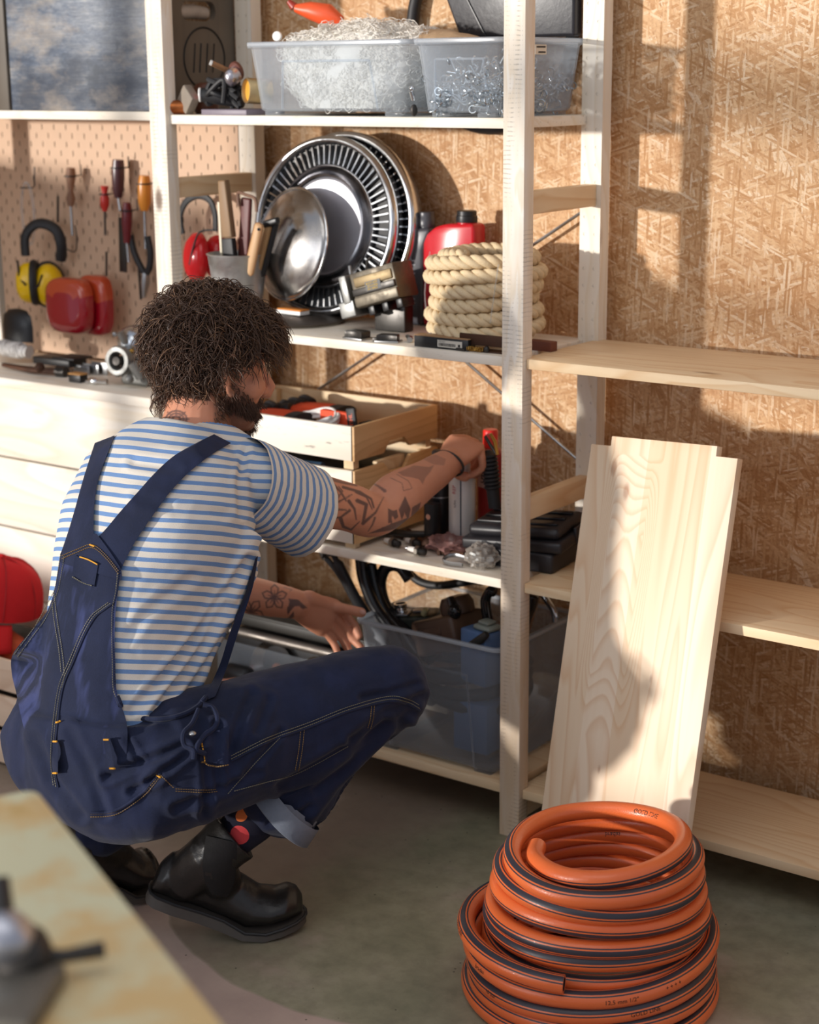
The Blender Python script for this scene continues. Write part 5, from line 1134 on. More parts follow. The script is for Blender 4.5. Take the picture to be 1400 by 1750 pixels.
# ================================================================ work table in the foreground
TZ=.80; tc=at(60,1348,Z=TZ); td=(at(380,1750,Z=TZ)-tc).normalized(); tn=V((-td.y,td.x,0)); 
tm=N('worn_painted_plywood'); c=tm.co(src='World'); n1=tm.noise(c,9,5,.6); n2=tm.noise(c,3.2,3)
col=tm.mix(tm.ramp(n1,[(.42,0.),(.56,1.)]),'D8DCBE','D8B982'); col=tm.mix(tm.math('MULTIPLY',n2,.4),col,'D2C79A'); col=tm.mix(tm.ramp(tm.noise(c,14,3),[(.62,0.),(.7,.6)]),col,'C7A868'); tm.bump(n1,.2,.001)
TM=tm.done(col,.55); LEG=pine('Z',**RAW,seed=31)
M_t=M((td,-tn,V((0,0,-1)))).transposed().to_4x4(); M_t.translation=tc   # x along edge, y into table, z down
t=thing('work_table','worn pale painted plywood table corner in the near left foreground, out of focus','table',(tc+td*.4-tn*.35)*1.0-V((0,0,TZ)))
pl=[(p[0],p[1]) for p in rrect(0,.85,0,.75,.012,3)]
obj('tabletop',G().prism(pl,.022,M_t,.001),TM,t)
for a,b in ((.08,.08),(.74,.08),(.08,.64),(.74,.64)): obj('leg',G().box(a,a+.045,b,b+.045,.0605,TZ,.002,M_t),LEG,t)
for b in (.08,.66): obj('apron',G().box(.06,.80,b-.002,b+.02,.0225,.06,.001,M_t),LEG,t)
def tp(x,y,h): return at(x,y,Z=TZ+h)
t=thing('bench_vice','blurred dark metal vice with a thin steel bar on the near table','vice',tp(30,1620,0))
p0=tp(38,1628,.02); obj('body',G().ball(p0,(.024,.020,.022),18).tube([p0-V((0,0,.02)),p0+V((0,0,.012))],[.026,.018],14),DSTEEL,t,ang=60)
p1=tp(2,1600,.035); obj('steel_head',G().ball(p1,(.026,.022,.020),18),metal('pale_steel','B8BAC4',.35,.1),t,ang=60)
obj('bar',G().tube([tp(50,1632,.02),tp(110,1634,.018),tp(178,1622,.018)],[.0055,.005,.006],10),DSTEEL,t); obj('upper_arm',G().tube([p1,tp(-5,1500,.07)],[.012,.009],10),DSTEEL,t)
p2=tp(10,1700,.012); obj('base_plate',G().box(-.035,.03,-.04,.04,-.012,.004,.003,M.Translation(p2)@M.Rotation(.5,4,'Z')),metal('grey_base','8A8880',.45,.5),t)
obj('jaw_arm',G().tube([p1+V((.01,0,0)),tp(30,1580,.035),p0+V((0,0,.012))],[.007,.008,.010],10),BLACK,t)
# ================================================================ slatted crate and red cap at the left
sx1=-.93; sy=-.62; SL=pine('X',base='E6CDB4',dark='CBA688',seed=33,rings=.6)
t=thing('slatted_crate','low pale slatted wooden crate on the floor at the left edge','crate',(-1.2,-.5,0))
ztop=at(10,1118,Y=sy).z; hgt=(ztop-.006)/3
for k in range(3):
    obj('slat',G().box(-1.5,sx1,sy,sy+.009,.006+k*hgt+.0,.006+(k+1)*hgt-.014,.001),SL,t); obj('slat',G().box(-1.5,sx1,-.345,-.336,.006+k*hgt,.006+(k+1)*hgt-.014,.001),SL,t)
    obj('slat',G().box(sx1-.009,sx1,sy+.0095,-.3455,.006+k*hgt,.006+(k+1)*hgt-.014,.001),pine('Y',base='E6CDB4',dark='CBA688',seed=34),t)
for a in (-1.18,sx1-.034,-1.495): obj('corner_post',G().box(a,a+.024,sy+.0095,sy+.030,.0,ztop-.016,.001),SL,t)
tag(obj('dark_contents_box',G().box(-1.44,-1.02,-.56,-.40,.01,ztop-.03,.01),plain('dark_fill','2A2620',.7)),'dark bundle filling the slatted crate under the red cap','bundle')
t=thing('red_cap','red baseball cap lying on top of the slatted crate','cap',at(10,1060,Y=-.5))
CAPM=plain('red_cotton','C4262A',.85,0,.08,160,.35,spec=.15)
cc=at(-8,1040,Y=-.50); g=G(); rows=[]
m=M.Translation(cc)@M.Rotation(math.radians(-8),4,'X')@M.Rotation(math.radians(8),4,'Y')
for i in range(15):
    th_=PI/2*i/14; rows.append([m@V((.098*math.cos(th_)**.75*math.cos(a)*(1+.02*mn.noise(V((math.cos(a)*2,math.sin(a)*2,i*.3)))),.105*math.cos(th_)**.75*math.sin(a),.118*math.sin(th_)**.9*(1+.05*mn.noise(V((math.cos(a)*1.5,math.sin(a)*1.5,i*.25)))))) for a in [2*PI*k/48 for k in range(48)]])
g.grid(rows,cv=True); cr=obj('crown',g,CAPM,t,ang=180)
g=G(); rows=[]
for i in range(7):
    u=i/6; rows.append([m@V(((.096+.075*u*math.cos(b)**.5 if math.cos(b)>0 else .096)*math.sin(b)*1.0,-(.100+.085*u)*math.cos(b),-.004-.028*u*u-.022*(math.sin(b)**2)*u)) for b in [math.radians(-72+144*k/24) for k in range(25)]])
g.grid(rows); b=obj('brim',g,CAPM,t,ang=180); sm=b.modifiers.new('thick','SOLIDIFY'); sm.thickness=.004
obj('top_button',G().ball(m@V((0,0,.118)),.007,10),CAPM,t)
for q in range(4):
    a=math.radians(25+45*q-100); obj('seam',G().tube([m@V((.0985*math.cos(th)**.75*math.cos(a),.1055*math.cos(th)**.75*math.sin(a),.1185*math.sin(th)**.9)) for th in [PI/2*k/10*.97 for k in range(11)]],.0012,5),plain('red_seam','A01C20',.85),t)
tag(obj('orange_fabric_bundle',blob(G(),tuple(at(-5,1105,Y=-.53)),(.09,.05,.035),4,.2),plain('rust_orange','C0502A',.8),ang=180),'rust orange fabric bundle under the brim of the red cap','cloth')
g=G().tube(catmull([at(x,y,Y=-.66) for x,y in ((36,1212),(28,1225),(30,1250))],5),.0016,6)
t=thing('tool_bag_frame','thin black wire handle hanging beside the slatted crate','handle',at(35,1300,Y=-.7))
obj('wire',G().tube(catmull([at(x,y,Y=-.64) for x,y in ((40,1210),(31,1228),(33,1258),(34,1290),(30,1320),(35,1343),(46,1346))],5),.003,8),BLACK,t); obj('rod_arm',G().tube([at(5,1256,Y=-.64),at(34,1261,Y=-.64)],.0035,8),BLACK,t)
# ================================================================ the man
def remesh(g,vox,smooth=2,fac=.5):
    me=bpy.data.meshes.new('tmp'); me.from_pydata([tuple(p) for p in g.v],[],g.f); o=bpy.data.objects.new('tmp',me); COL.objects.link(o)
    bm=bmesh.new(); bm.from_mesh(me); bmesh.ops.recalc_face_normals(bm,faces=bm.faces[:]); bm.to_mesh(me); bm.free()
    r=o.modifiers.new('r','REMESH'); r.mode='VOXEL'; r.voxel_size=vox
    s=o.modifiers.new('s','SMOOTH'); s.iterations=smooth; s.factor=fac
    dg=bpy.context.evaluated_depsgraph_get(); ev=o.evaluated_get(dg); m2=ev.to_mesh()
    n=len(m2.vertices); v=np.empty(n*3); m2.vertices.foreach_get('co',v); v=v.reshape(-1,3); nn=np.empty(n*3); m2.vertices.foreach_get('normal',nn); nn=nn.reshape(-1,3)
    f=[tuple(p.vertices) for p in m2.polygons]; ev.to_mesh_clear(); bpy.data.objects.remove(o); bpy.data.meshes.remove(me)
    return v,f,nn
def pxa(v):
    d=v-np.array(CP); z=d@np.array(CF); return np.stack([700+FPX*(d@np.array(CR))/z,875-FPX*(d@np.array(CU))/z],1)
def loft(g,st,n=28,sq=2.3):
    """stations: (center, right vec, hw, hd, [fwd]) closed with end caps"""
    rows=[]; cs=[V(s[0]) for s in st]
    for i,s in enumerate(st):
        c=cs[i]; t=(cs[min(i+1,len(st)-1)]-cs[max(i-1,0)]).normalized(); r=V(s[1]); r=(r-t*r.dot(t)).normalized(); w=t.cross(r)
        row=[]
        for k in range(n):
            a=2*PI*k/n; ca,sa=math.cos(a),math.sin(a); q=(abs(ca)**sq+abs(sa)**sq)**(-1/sq)
            row.append(c+r*(ca*q*s[2])+w*(sa*q*s[3]))
        rows.append(row)
    base=len(g.v); g.grid(rows,cv=True); k=base+(len(rows)-1)*n
    g.f.append(tuple(range(base,base+n))); g.m.append(0); g.f.append(tuple(range(k,k+n))); g.m.append(0)
def limb(g,pts,rs,n=20,k=5,r2=None,up=None):
    P_=catmull(pts,k); R_=[]
    for i in range(len(pts)-1):
        for q in range(k): u=q/k; u=u*u*(3-2*u)*.5+u*.5; R_.append(rs[i]+(rs[i+1]-rs[i])*u)
    R_.append(rs[-1]); g.tube(P_,R_,n,r2=r2,up=up)
    g.ball(P_[0],rs[0]*.98,14); g.ball(P_[-1],rs[-1]*.98,14)
HC=V((-.338,-.716,.948)); Fh=V((.40,.87,-.20)).normalized(); Rh=V((.908,-.418,0)); Rh=(Rh-Fh*Rh.dot(Fh)).normalized(); Uh=Rh.cross(Fh)
HM=M((Rh,Fh,Uh)).transposed().to_4x4(); HM.translation=HC
def H(x,y,z): return HM@V((x,y,z))
SHR=V((-.200,-.765,.765)); SHL=V((-.462,-.815,.748)); ELR=V((-.185,-.47,.648)); WRR=at(768,790,Y=-.235); ELL=V((-.60,-.62,.50)); WRL=at(508,1033,Y=-.415)
C7=V((-.335,-.785,.832))
SP=[((-.25,-1.06,.32),.138,.110),((-.255,-1.055,.38),.138,.112),((-.278,-1.025,.48),.102,.100),((-.296,-.975,.59),.112,.108),((-.306,-.905,.695),.146,.114),((-.322,-.840,.765),.150,.100),((-.333,-.800,.815),.100,.076)]
rv=V((.985,.13,0.05))
g=G()
for c,r in (((0,-.014,.036),(.077,.097,.083)),((0,.034,-.03),(.060,.060,.086)),((0,.046,-.088),(.043,.045,.032)),((0,.072,-.098),(.024,.022,.018)),((0,.076,.022),(.052,.018,.014)),((0,.020,.035),(.070,.078,.070)),
            ((.041,.056,-.030),(.022,.028,.026)),((-.041,.056,-.030),(.022,.028,.026)),((0,.090,-.066),(.024,.011,.007)),((0,.088,-.077),(.020,.011,.008))):
    g.ball((0,0,0),r,24,M.Translation(H(*c)).to_4x4()@HM.to_3x3().to_4x4())
g.tube([H(0,.080,.012),H(0,.097,-.010),H(0,.113,-.032),H(0,.110,-.042),H(0,.09,-.046)],[.008,.0085,.0115,.012,.009],12)
g.ball(H(.011,.098,-.040),.0085,10); g.ball(H(-.011,.098,-.040),.0085,10)
for s in (1,-1):   # ears
    g.tube(catmull([H(s*.074,.012,-.045),H(s*.080,.002,-.040),H(s*.087,-.012,-.018),H(s*.090,-.018,.008),H(s*.088,-.006,.022),H(s*.082,.010,.014)],4),[.005]*4+[.0055]*16+[.004],8)
    g.ball((0,0,0),(.0055,.016,.028),14,M.Translation(H(s*.080,-.004,-.008))@HM.to_3x3().to_4x4()); g.ball(H(s*.078,.006,-.043),.008,10)
limb(g,[H(0,-.012,-.045),C7.lerp(H(0,-.02,-.05),.45)+V((0,.012,0)),C7+V((0,.012,-.015)),C7+V((0,-.0,-.07))],[.056,.056,.064,.085],24)
for s,Sx in ((1,SHR),(-1,SHL)): limb(g,[C7+V((0,.0,-.005)),C7.lerp(Sx,.5)+V((0,0,.0)),Sx],[.042,.045,.05],18)
loft(g,[(c,rv,a-.012,b-.012) for c,a,b in SP])
limb(g,[SHR,SHR.lerp(ELR,.35)+V((0,0,-.006)),SHR.lerp(ELR,.75),ELR,ELR.lerp(WRR,.3)+V((.0,0,.004)),ELR.lerp(WRR,.72),WRR],[.052,.049,.043,.041,.0455,.034,.0275],28)
limb(g,[SHL,SHL.lerp(ELL,.4),ELL,ELL.lerp(WRL,.3),ELL.lerp(WRL,.7),WRL],[.052,.047,.040,.043,.036,.029],28)
def hand(W,K,T,nrm,fingers,thumb,g,pw=.040,pt=.014):
    """W wrist, K knuckle centre, T vector across the knuckles (index -> little), nrm back-of-hand normal"""
    d=(K-W); T=(T-d.normalized()*T.dot(d.normalized())).normalized(); rows=[]
    for u,w,t_ in ((-.10,.026,.021),(.1,.029,.020),(.35,.034,.0175),(.65,.039,.0155),(.9,.041,.0135),(1.04,.039,.0105)):
        c=W+d*u; nn=d.normalized().cross(T).normalized()
        rows.append([c+T*(w*math.cos(a)*(abs(math.cos(a))**-.15 if abs(math.cos(a))>.05 else 1))+nn*(t_*math.sin(a)) for a in [2*PI*(k+.5)/22 for k in range(22)]])
    b=len(g.v); g.grid(rows,cv=True); n=22; g.f.append(tuple(range(b,b+n))); g.m.append(0); k=b+5*n; g.f.append(tuple(range(k,k+n))); g.m.append(0)
    for pts,r in fingers: 
        P_=catmull(pts,4); N_=len(P_); g.tube(P_,[r*(1.06-.22*i/(N_-1)+(.06 if i in (4,8) else 0)) for i in range(N_)],12); g.ball(P_[-1],r*.86,12); g.ball(P_[0],r*1.1,12)
    P_=catmull(thumb,4); N_=len(P_); g.tube(P_,[.0165-.0065*min(1,i/(N_*.6)) for i in range(N_)],14); g.ball(P_[-1],.0098,12); g.ball(P_[0],.016,12)
# right hand arched over the spray can
KR=at(797,757,Y=-.172); TR=V((.80,-.30,-.28))
TRn=(TR-(KR-WRR).normalized()*TR.dot((KR-WRR).normalized())).normalized()
def kn(q): return KR+TRn*q
def fp(x,y,Y): return at(x,y,Y=Y)
fing=[([kn(-.030),fp(800,752,-.128),fp(812,775,-.112),fp(800,800,-.118)],.0092),
      ([kn(-.010),fp(812,758,-.135),fp(822,782,-.118),fp(808,806,-.125)],.0096),
      ([kn(.011),fp(820,768,-.150),fp(829,792,-.135),fp(812,812,-.145)],.0092),
      ([kn(.030),fp(823,782,-.172),fp(824,800,-.165),fp(806,812,-.17)],.0082)]
hand(WRR,KR,TR,None,fing,[WRR.lerp(KR,.25)+V((-.022,.012,-.008)),fp(768,790,-.165),fp(778,808,-.165),fp(795,815,-.178)],g)
# left hand, palm towards the room, at the rim of the big box
KL=at(566,1058,Y=-.352); TL=V((-.05,.05,-1))
TLn=(TL-(KL-WRL).normalized()*TL.dot((KL-WRL).normalized())).normalized()
def kl(q): return KL+TLn*q
fing=[([kl(-.030),at(590,1050,Y=-.318),at(606,1068,Y=-.310),at(614,1086,Y=-.312)],.0086),
      ([kl(-.011),at(588,1072,Y=-.325),at(603,1092,Y=-.318),at(617,1106,Y=-.320)],.0088),
      ([kl(.010),at(580,1086,Y=-.335),at(591,1102,Y=-.33),at(600,1120,Y=-.330)],.0088),
      ([kl(.027),at(566,1092,Y=-.352),at(574,1106,Y=-.35),at(578,1120,Y=-.352)],.0078)]
hand(WRL,KL,TL,None,fing,[WRL.lerp(KL,.30)+V((.006,-.004,.024)),at(566,1036,Y=-.355),at(592,1041,Y=-.345),at(618,1047,Y=-.338)],g)
# legs inside the trousers
HPR,HPL=V((-.165,-1.04,.35)),V((-.335,-1.055,.35)); KNR=V((-.008,-.668,.415)); ANR=V((-.170,-.930,.17)); KNL=V((-.50,-.70,.43)); ANL=V((-.425,-1.0,.15))
limb(g,[HPR,HPR.lerp(KNR,.5),KNR],[.07,.06,.045]); limb(g,[KNR,KNR.lerp(ANR,.4),ANR],[.045,.044,.034])
limb(g,[HPL,HPL.lerp(KNL,.5),KNL],[.07,.06,.045]); limb(g,[KNL,KNL.lerp(ANL,.4),ANL],[.045,.044,.034])
bv,bf,bn=remesh(g,.0023,3,.5)
print('BODY',len(bv))
def crease(v,n,lines,vis=-.1):
    p=pxa(v); w_=np.array(CP)-v; w_/=np.linalg.norm(w_,axis=1)[:,None]; f=(n*w_).sum(1)>vis; out=np.zeros(len(v))
    for pts,wd,dp in lines:
        d=np.min([np.abs(segd(p,a,b,0,0)) for a,b in zip(pts,pts[1:])],0); out-=dp*np.exp(-(d/wd)**2); out+=dp*.55*np.exp(-((d-wd*1.9)/(wd*.9))**2)
    return v+n*(out*f)[:,None]
# ---- tattoos: ink value per vertex, laid out on the arm surfaces facing the room
P2=pxa(bv); view=np.array(CP)-bv; view/=np.linalg.norm(view,axis=1)[:,None]; fac=(bn*view).sum(1)
ink=np.zeros(len(bv))
def segd(p,a,b,wa,wb):
    a=np.array(a,float); b=np.array(b,float); d=b-a; t=np.clip(((p-a)@d)/(d@d+1e-9),0,1); q=a+t[:,None]*d; return np.linalg.norm(p-q,axis=1)-(wa+(wb-wa)*t)/2
def inpoly(p,poly):
    r=np.zeros(len(p),bool); n=len(poly)
    for i in range(n):
        x1,y1=poly[i]; x2,y2=poly[(i+1)%n]; c=((y1>p[:,1])!=(y2>p[:,1]))&(p[:,0]<(x2-x1)*(p[:,1]-y1)/(y2-y1+1e-9)+x1); r^=c
    return r
def polydist(p,poly): return np.min([segd(p,poly[i],poly[(i+1)%len(poly)],0,0) for i in range(len(poly))],0)
def paint(mask,strokes,polys,T_):
    idx=np.where(mask)[0]; p=P2[idx]
    for pts,w0,w1,al in strokes:
        pts=[T_(q) for q in pts]; n=len(pts)-1
        for i in range(n):
            d=segd(p,pts[i],pts[i+1],w0+(w1-w0)*i/n,w0+(w1-w0)*(i+1)/n); v=np.clip(.5-d/1.6,0,1)*al; ink[idx]=np.maximum(ink[idx],v)
    for poly,al in polys:
        pl_=[T_(q) for q in poly]; ins=inpoly(p,pl_); d=polydist(p,pl_); v=np.where(ins,1,np.clip(.6-d/1.6,0,1))*al; ink[idx]=np.maximum(ink[idx],v)
ztop_=bv[:,2]
mR=(fac>-.05)&(bv[:,1]>-.75)&(bv[:,2]>.55)&(bv[:,0]>-.30)&(P2[:,0]>470)
T1_=lambda q:(480+.3*q[0],720+.3*q[1])
st=[([(150,560),(230,505),(330,503),(372,505)],6,2.5,.95),([(240,487),(330,458),(405,418)],5,2,.95),([(285,345),(340,400),(372,452)],5,3,.9),([(268,420),(320,442),(352,398),(330,372)],4,2,.9),
    ([(355,375),(450,402),(515,442),(530,492)],5,3,.95),([(430,402),(490,432),(520,500)],5,2,.95),([(388,455),(420,500),(430,560)],6,2,.95),([(436,452),(488,474),(468,582)],7,5,.95),([(468,582),(540,520),(586,432)],6,1.2,.95),
    ([(340,552),(356,600),(400,618),(448,572)],7,1.5,.95),([(250,552),(340,548),(392,508)],1.5,5,.95),([(498,626),(522,590),(536,550)],1.5,4,.9),([(280,328),(350,348),(432,366)],6,3,.8),([(500,340),(560,372),(592,396)],1.5,6,.8),
    ([(250,340),(300,372),(330,430)],5,3,.8),([(625,322),(690,352),(700,395),(748,382),(728,340),(662,302)],1.2,1.2,.8),([(150,600),(215,540),(260,500)],5,4,.8)]
po=[([(612,580),(612,498),(640,510),(662,505),(668,545),(650,560),(640,540),(630,545),(634,578)],.9),([(672,505),(708,428),(740,500),(725,560),(705,520),(690,560)],.9),([(742,548),(750,490),(798,462),(782,520),(765,550)],.85),
    ([(540,622),(640,580),(720,552),(765,556),(715,590),(620,622),(500,640)],.9),([(668,292),(760,252),(845,262),(872,250),(850,290),(825,318),(808,358),(790,330),(745,318),(700,312)],.5),([(800,210),(880,190),(940,215),(930,250),(870,245)],.35)]
paint(mR,st,po,T1_)
mL=(fac>-.05)&(bv[:,2]<.56)&(bv[:,1]>-.62)&(P2[:,0]<530)&(bv[:,2]>.33)
T2_=lambda q:(380+.1857*q[0],1000+.1857*q[1])
st=[];po=[]
for (cx,cy,R,a0) in ((262,245,118,20),(480,112,112,55),(90,60,100,0)):
    for k in range(5):
        a=math.radians(a0+72*k); c,s_=math.cos(a),math.sin(a); loop=[]
        for u,v in ((.12,0),(.4,.26),(.75,.30),(1.05,0),(.75,-.30),(.4,-.26),(.12,0)): loop.append((cx+R*(u*c-v*s_),cy+R*(u*s_+v*c)))
        st.append((loop,2.4,2.4,.95)); st.append(([(cx,cy),(cx+R*.55*c,cy+R*.55*s_)],3.2,1.4,.9))
    po.append(([(cx+16*math.cos(q),cy+16*math.sin(q)) for q in [k*PI/4 for k in range(8)]],.95))
po+=[([(612,125),(700,135),(748,180),(782,210),(742,222),(712,195),(668,190),(628,235),(604,275),(596,220),(618,170)],.95),([(470,298),(540,312),(610,300),(655,240),(660,290),(600,328),(520,330)],.95)]
st+=[([(570,20),(640,40),(620,60)],1.5,1,.8)]
paint(mL,st,po,T2_)
mN=(fac>0)&(bv[:,2]>.80)&(bv[:,1]<-.66)
T3_=lambda q:(200+.2857*q[0],460+.2857*q[1]); st=[];po=[]
for r in (62,44,24): st.append(([(355+r*math.cos(a),897+r*.8*math.sin(a)) for a in [k*PI/8 for k in range(17)]],3.4,3.4,.9))
for k in range(8): a=k*PI/4; st.append(([(355+20*math.cos(a),897+16*math.sin(a)),(355+74*math.cos(a),897+58*math.sin(a))],4,2.5,.85))
st+=[([(355,950),(320,960),(290,950)],2,2,.7),([(170,970),(200,985),(240,960)],2.5,2,.6),([(270,965),(300,990)],2,1,.5)]
po+=[([(606,770),(650,755),(662,800),(655,830),(664,868),(645,862),(630,840),(600,862),(612,820)],.75)]
paint(mN,st,po,T3_)
hair=lambda P: HM.inverted()@P
HI=np.array(HM.inverted()); hl=(bv@HI[:3,:3].T)+HI[:3,3]
def beardk(x,y,z):
    x=np.abs(x); thr=np.where(y<.078,-.010-.62*y,-.082); k=np.clip((thr-z)/.010,0,1)*np.clip((y+.006-(z<-.05)*-.012)/.008,0,1)*np.clip((z+.137)/.008,0,1)
    mo=np.clip((-.049-z)/.004,0,1)*np.clip((y-.074)/.006,0,1)*np.clip((.036-x)/.006,0,1); k=np.maximum(k,mo)
    lips=(np.abs(z+.071)<.0065)&(x<.021)&(y>.082); return np.where(lips|(y>.104),0,k)
nearh=(np.linalg.norm(bv-np.array(HC),axis=1)<.17)
bshade=beardk(hl[:,0],hl[:,1],hl[:,2])*nearh*.6
scalp=(hl[:,2]>-.085)&(np.linalg.norm(bv-np.array(HC),axis=1)<.16)&((hl[:,1]<.055)|(hl[:,2]>.055))&~((hl[:,2]<.012)&(hl[:,1]>-.022))
bshade=np.maximum(bshade,np.where(scalp&(hl[:,2]>-.062)&~((hl[:,2]<.034)&(hl[:,1]>-.02)),.8,0))
sm=N('skin'); c=sm.co(); at1=sm.n('ShaderNodeAttribute',attribute_name='ink').outputs['Fac']; at2=sm.n('ShaderNodeAttribute',attribute_name='stubble').outputs['Fac']
n1=sm.noise(c,12,4,.6); n2=sm.noise(c,160,3,.6); base=sm.mix(n1,'C68466','D89C7E'); base=sm.mix(sm.math('MULTIPLY',sm.noise(c,45,3),.25),base,'B06A54')
col=sm.mix(sm.math('MULTIPLY',at1,.84),base,'33323A'); col=sm.mix(at2,col,'3A2A22'); sm.bump(n2,.12,.0008)
SKIN=sm.done(col,.5,spec=.35,Subsurface_Weight=.12); sm.b.inputs['Subsurface Radius'].default_value=(1,.35,.2); sm.b.inputs['Subsurface Scale'].default_value=.004
g=G(); g.v=[tuple(p) for p in bv]; g.f=bf; g.m=[0]*len(bf)
man=obj('person',g,SKIN,None,'curly-haired bearded man crouching in striped shirt and denim dungarees, reaching into the shelves','person',ang=180,recalc=False)
for nm,arr in (('ink',ink),('stubble',bshade)):
    a_=man.data.attributes.new(nm,'FLOAT','POINT'); a_.data.foreach_set('value',arr.astype(np.float32))
def bvh_of(v,f): return BVHTree.FromPolygons([tuple(p) for p in v],f)
BODY=bvh_of(bv,bf)
for s in (1,-1):
    g=G().ball(H(s*.029,.0665,-.004),.0118,16); e=obj('eye',g,plain('eye_white','D8D2CC',.2,bump=0),man,ang=180); obj('iris',G().ball(H(s*.0295,.0735,-.005),(.0062,.0062,.0062),12),plain('iris_brown','3A2A1E',.15,bump=0),e)
    obj('eyebrow',G().tube([H(s*.012,.094,.014),H(s*.030,.090,.021),H(s*.048,.076,.017)],[.0035,.0042,.0025],8,r2=.8),plain('brow_hair','3A2A20',.8),man)
# nails
for tp_ in (at(620,1046,Y=-.346),): obj('thumbnail',G().ball(tp_,(.0075,.002,.005),10),plain('nail','E0B0A0',.3,bump=0),man)
g=G(); dW=(KR-WRR).normalized(); u_=TRn; v_=dW.cross(u_)
g.tube([WRR-dW*.004+u_*(.0325*math.cos(a))+v_*(.0275*math.sin(a)) for a in [2*PI*k/36 for k in range(36)]],.0024,8,closed=True); obj('bracelet',g,plain('cord_bracelet','2A2624',.6),man)
# ---------------------------------------------------------------- hair
rnd=random.Random(21); hg=G(); HB=bvh_of(bv,bf)
def hairp():
    while True:
        d=V((rnd.gauss(0,1),rnd.gauss(0,1),rnd.gauss(0,1))).normalized()
        o=H(*(d*.3)); o2=H(0,-.005,.02); h=HB.ray_cast(o,(o2-o).normalized())
        if not h[0]: continue
        l=HM.inverted()@h[0]
        return h[0],h[1],l
cap=G(); rows=[]
for i in range(25):
    th_=PI*i/24; row=[]
    for j in range(48):
        ph=2*PI*j/48; d=V((math.sin(th_)*math.cos(ph),math.sin(th_)*math.sin(ph),math.cos(th_)))
        q=1+.10*mn.noise(d*4)+.05*mn.noise(d*9); back=max(0,-d.y)
        r=V((.083,.101,.088)); p=V((d.x*r.x*q,-.016+d.y*r.y*q,.038+d.z*r.z*q - (.028*max(0,-d.z)*(1 if d.y<.2 else 0))))
        if p.y>.052 and p.z<.05: p.y=.052
        if p.y>-.01 and p.z<.0: p.y=-.01; p.x*=.85
        row.append(H(*p))
    rows.append(row)
cap.grid(rows,cv=True)
hm=N('curly_hair'); c=hm.co(); 
hcol=hm.mix(hm.noise(c,60,4,.7),'2C1D15','5A3F2F'); hm.bump(hm.noise(c,140,4),.5,.002); HAIRM=hm.done(hcol,.42,spec=.5)
hob=obj('hair',cap,HAIRM,man,ang=180)
cnt=0
while cnt<6500:
    p,n_,l=hairp()
    if l.z<-.085 or (l.y>.048 and l.z<.064) or (l.z<.036 and l.y>-.012) or (l.z<-.0 and l.y>-.03): continue
    cnt+=1
    front=l.y>.03; nape=l.z<-.03
    L=rnd.uniform(.035,.075)*(1.1 if l.z>.03 else .9)*(.7 if nape else 1); r=rnd.uniform(.004,.0105); turns=rnd.choice((-1,1))*rnd.uniform(.45,1.15)*2*PI; ph=rnd.uniform(0,6.28)
    out=rnd.uniform(.006,.024); tdir=V((rnd.gauss(0,1),rnd.gauss(0,1),rnd.gauss(-.5,.8))); 
    if front: tdir+=Fh*2.2+V((0,0,-.4))
    tdir=(tdir-n_*tdir.dot(n_)).normalized(); bt=n_.cross(tdir)
    pts=[]; K=11
    for q in range(K):
        u=q/(K-1); c=p+n_*(out*math.sin(min(1,u*1.5)*PI/2)-(.004 if not front else 0)*u)+tdir*(L*u*.75)+V((0,0,-.016*u*u*(1.4 if front else 1)))
        a=ph+turns*u; rr=r*min(1,.3+u*1.4); pts.append(c+bt*(rr*math.cos(a))+n_*(rr*math.sin(a))*.8+tdir*(rr*.6*math.sin(a)))
    w=rnd.uniform(.0005,.0012); hg.mi=0 if rnd.random()<.62 else (1 if rnd.random()<.8 else 2); hg.tube(pts,[w]*(K-3)+[w*.8,w*.55,w*.25],3,caps=False)
tag(obj('hair_curls',hg,[HAIRM,plain('hair_mid','4E3727',.4,0,.2,40,.3,spec=.5),plain('hair_light','7A5B44',.4,0,.2,40,.3,spec=.5)],hob,ang=180,recalc=False),kind='stuff')
bg_=G(); cnt=0; tries=0
while cnt<3600 and tries<60000:
    tries+=1; d=V((rnd.gauss(0,1),rnd.gauss(.6,1),rnd.gauss(-.9,.7))).normalized(); o=H(d.x*.3,.02+d.y*.3,-.05+d.z*.3); o2=H(0,.02,-.05); h=HB.ray_cast(o,(o2-o).normalized())
    if not h[0]: continue
    l=HM.inverted()@h[0]
    if rnd.random()>float(beardk(np.array(l.x),np.array(l.y),np.array(l.z))): continue
    cnt+=1; n_=h[1]; L=rnd.uniform(.008,.015)*(.6 if l.z>-.03 else 1); dr=(n_*.7+(HM.to_3x3()@V((rnd.gauss(0,.35),rnd.gauss(.15,.3),-1))).normalized()*.8).normalized(); sd=n_.cross(dr)
    c_=rnd.uniform(-.003,.003); bg_.tube([h[0],h[0]+dr*L*.5+sd*c_,h[0]+dr*L+sd*c_*.3],[.0007,.0006,.0002],3,caps=False)
tag(obj('beard',bg_,plain('beard_hair','5A4032',.5,0,.2,50,.2),man,ang=180,recalc=False),kind='stuff')
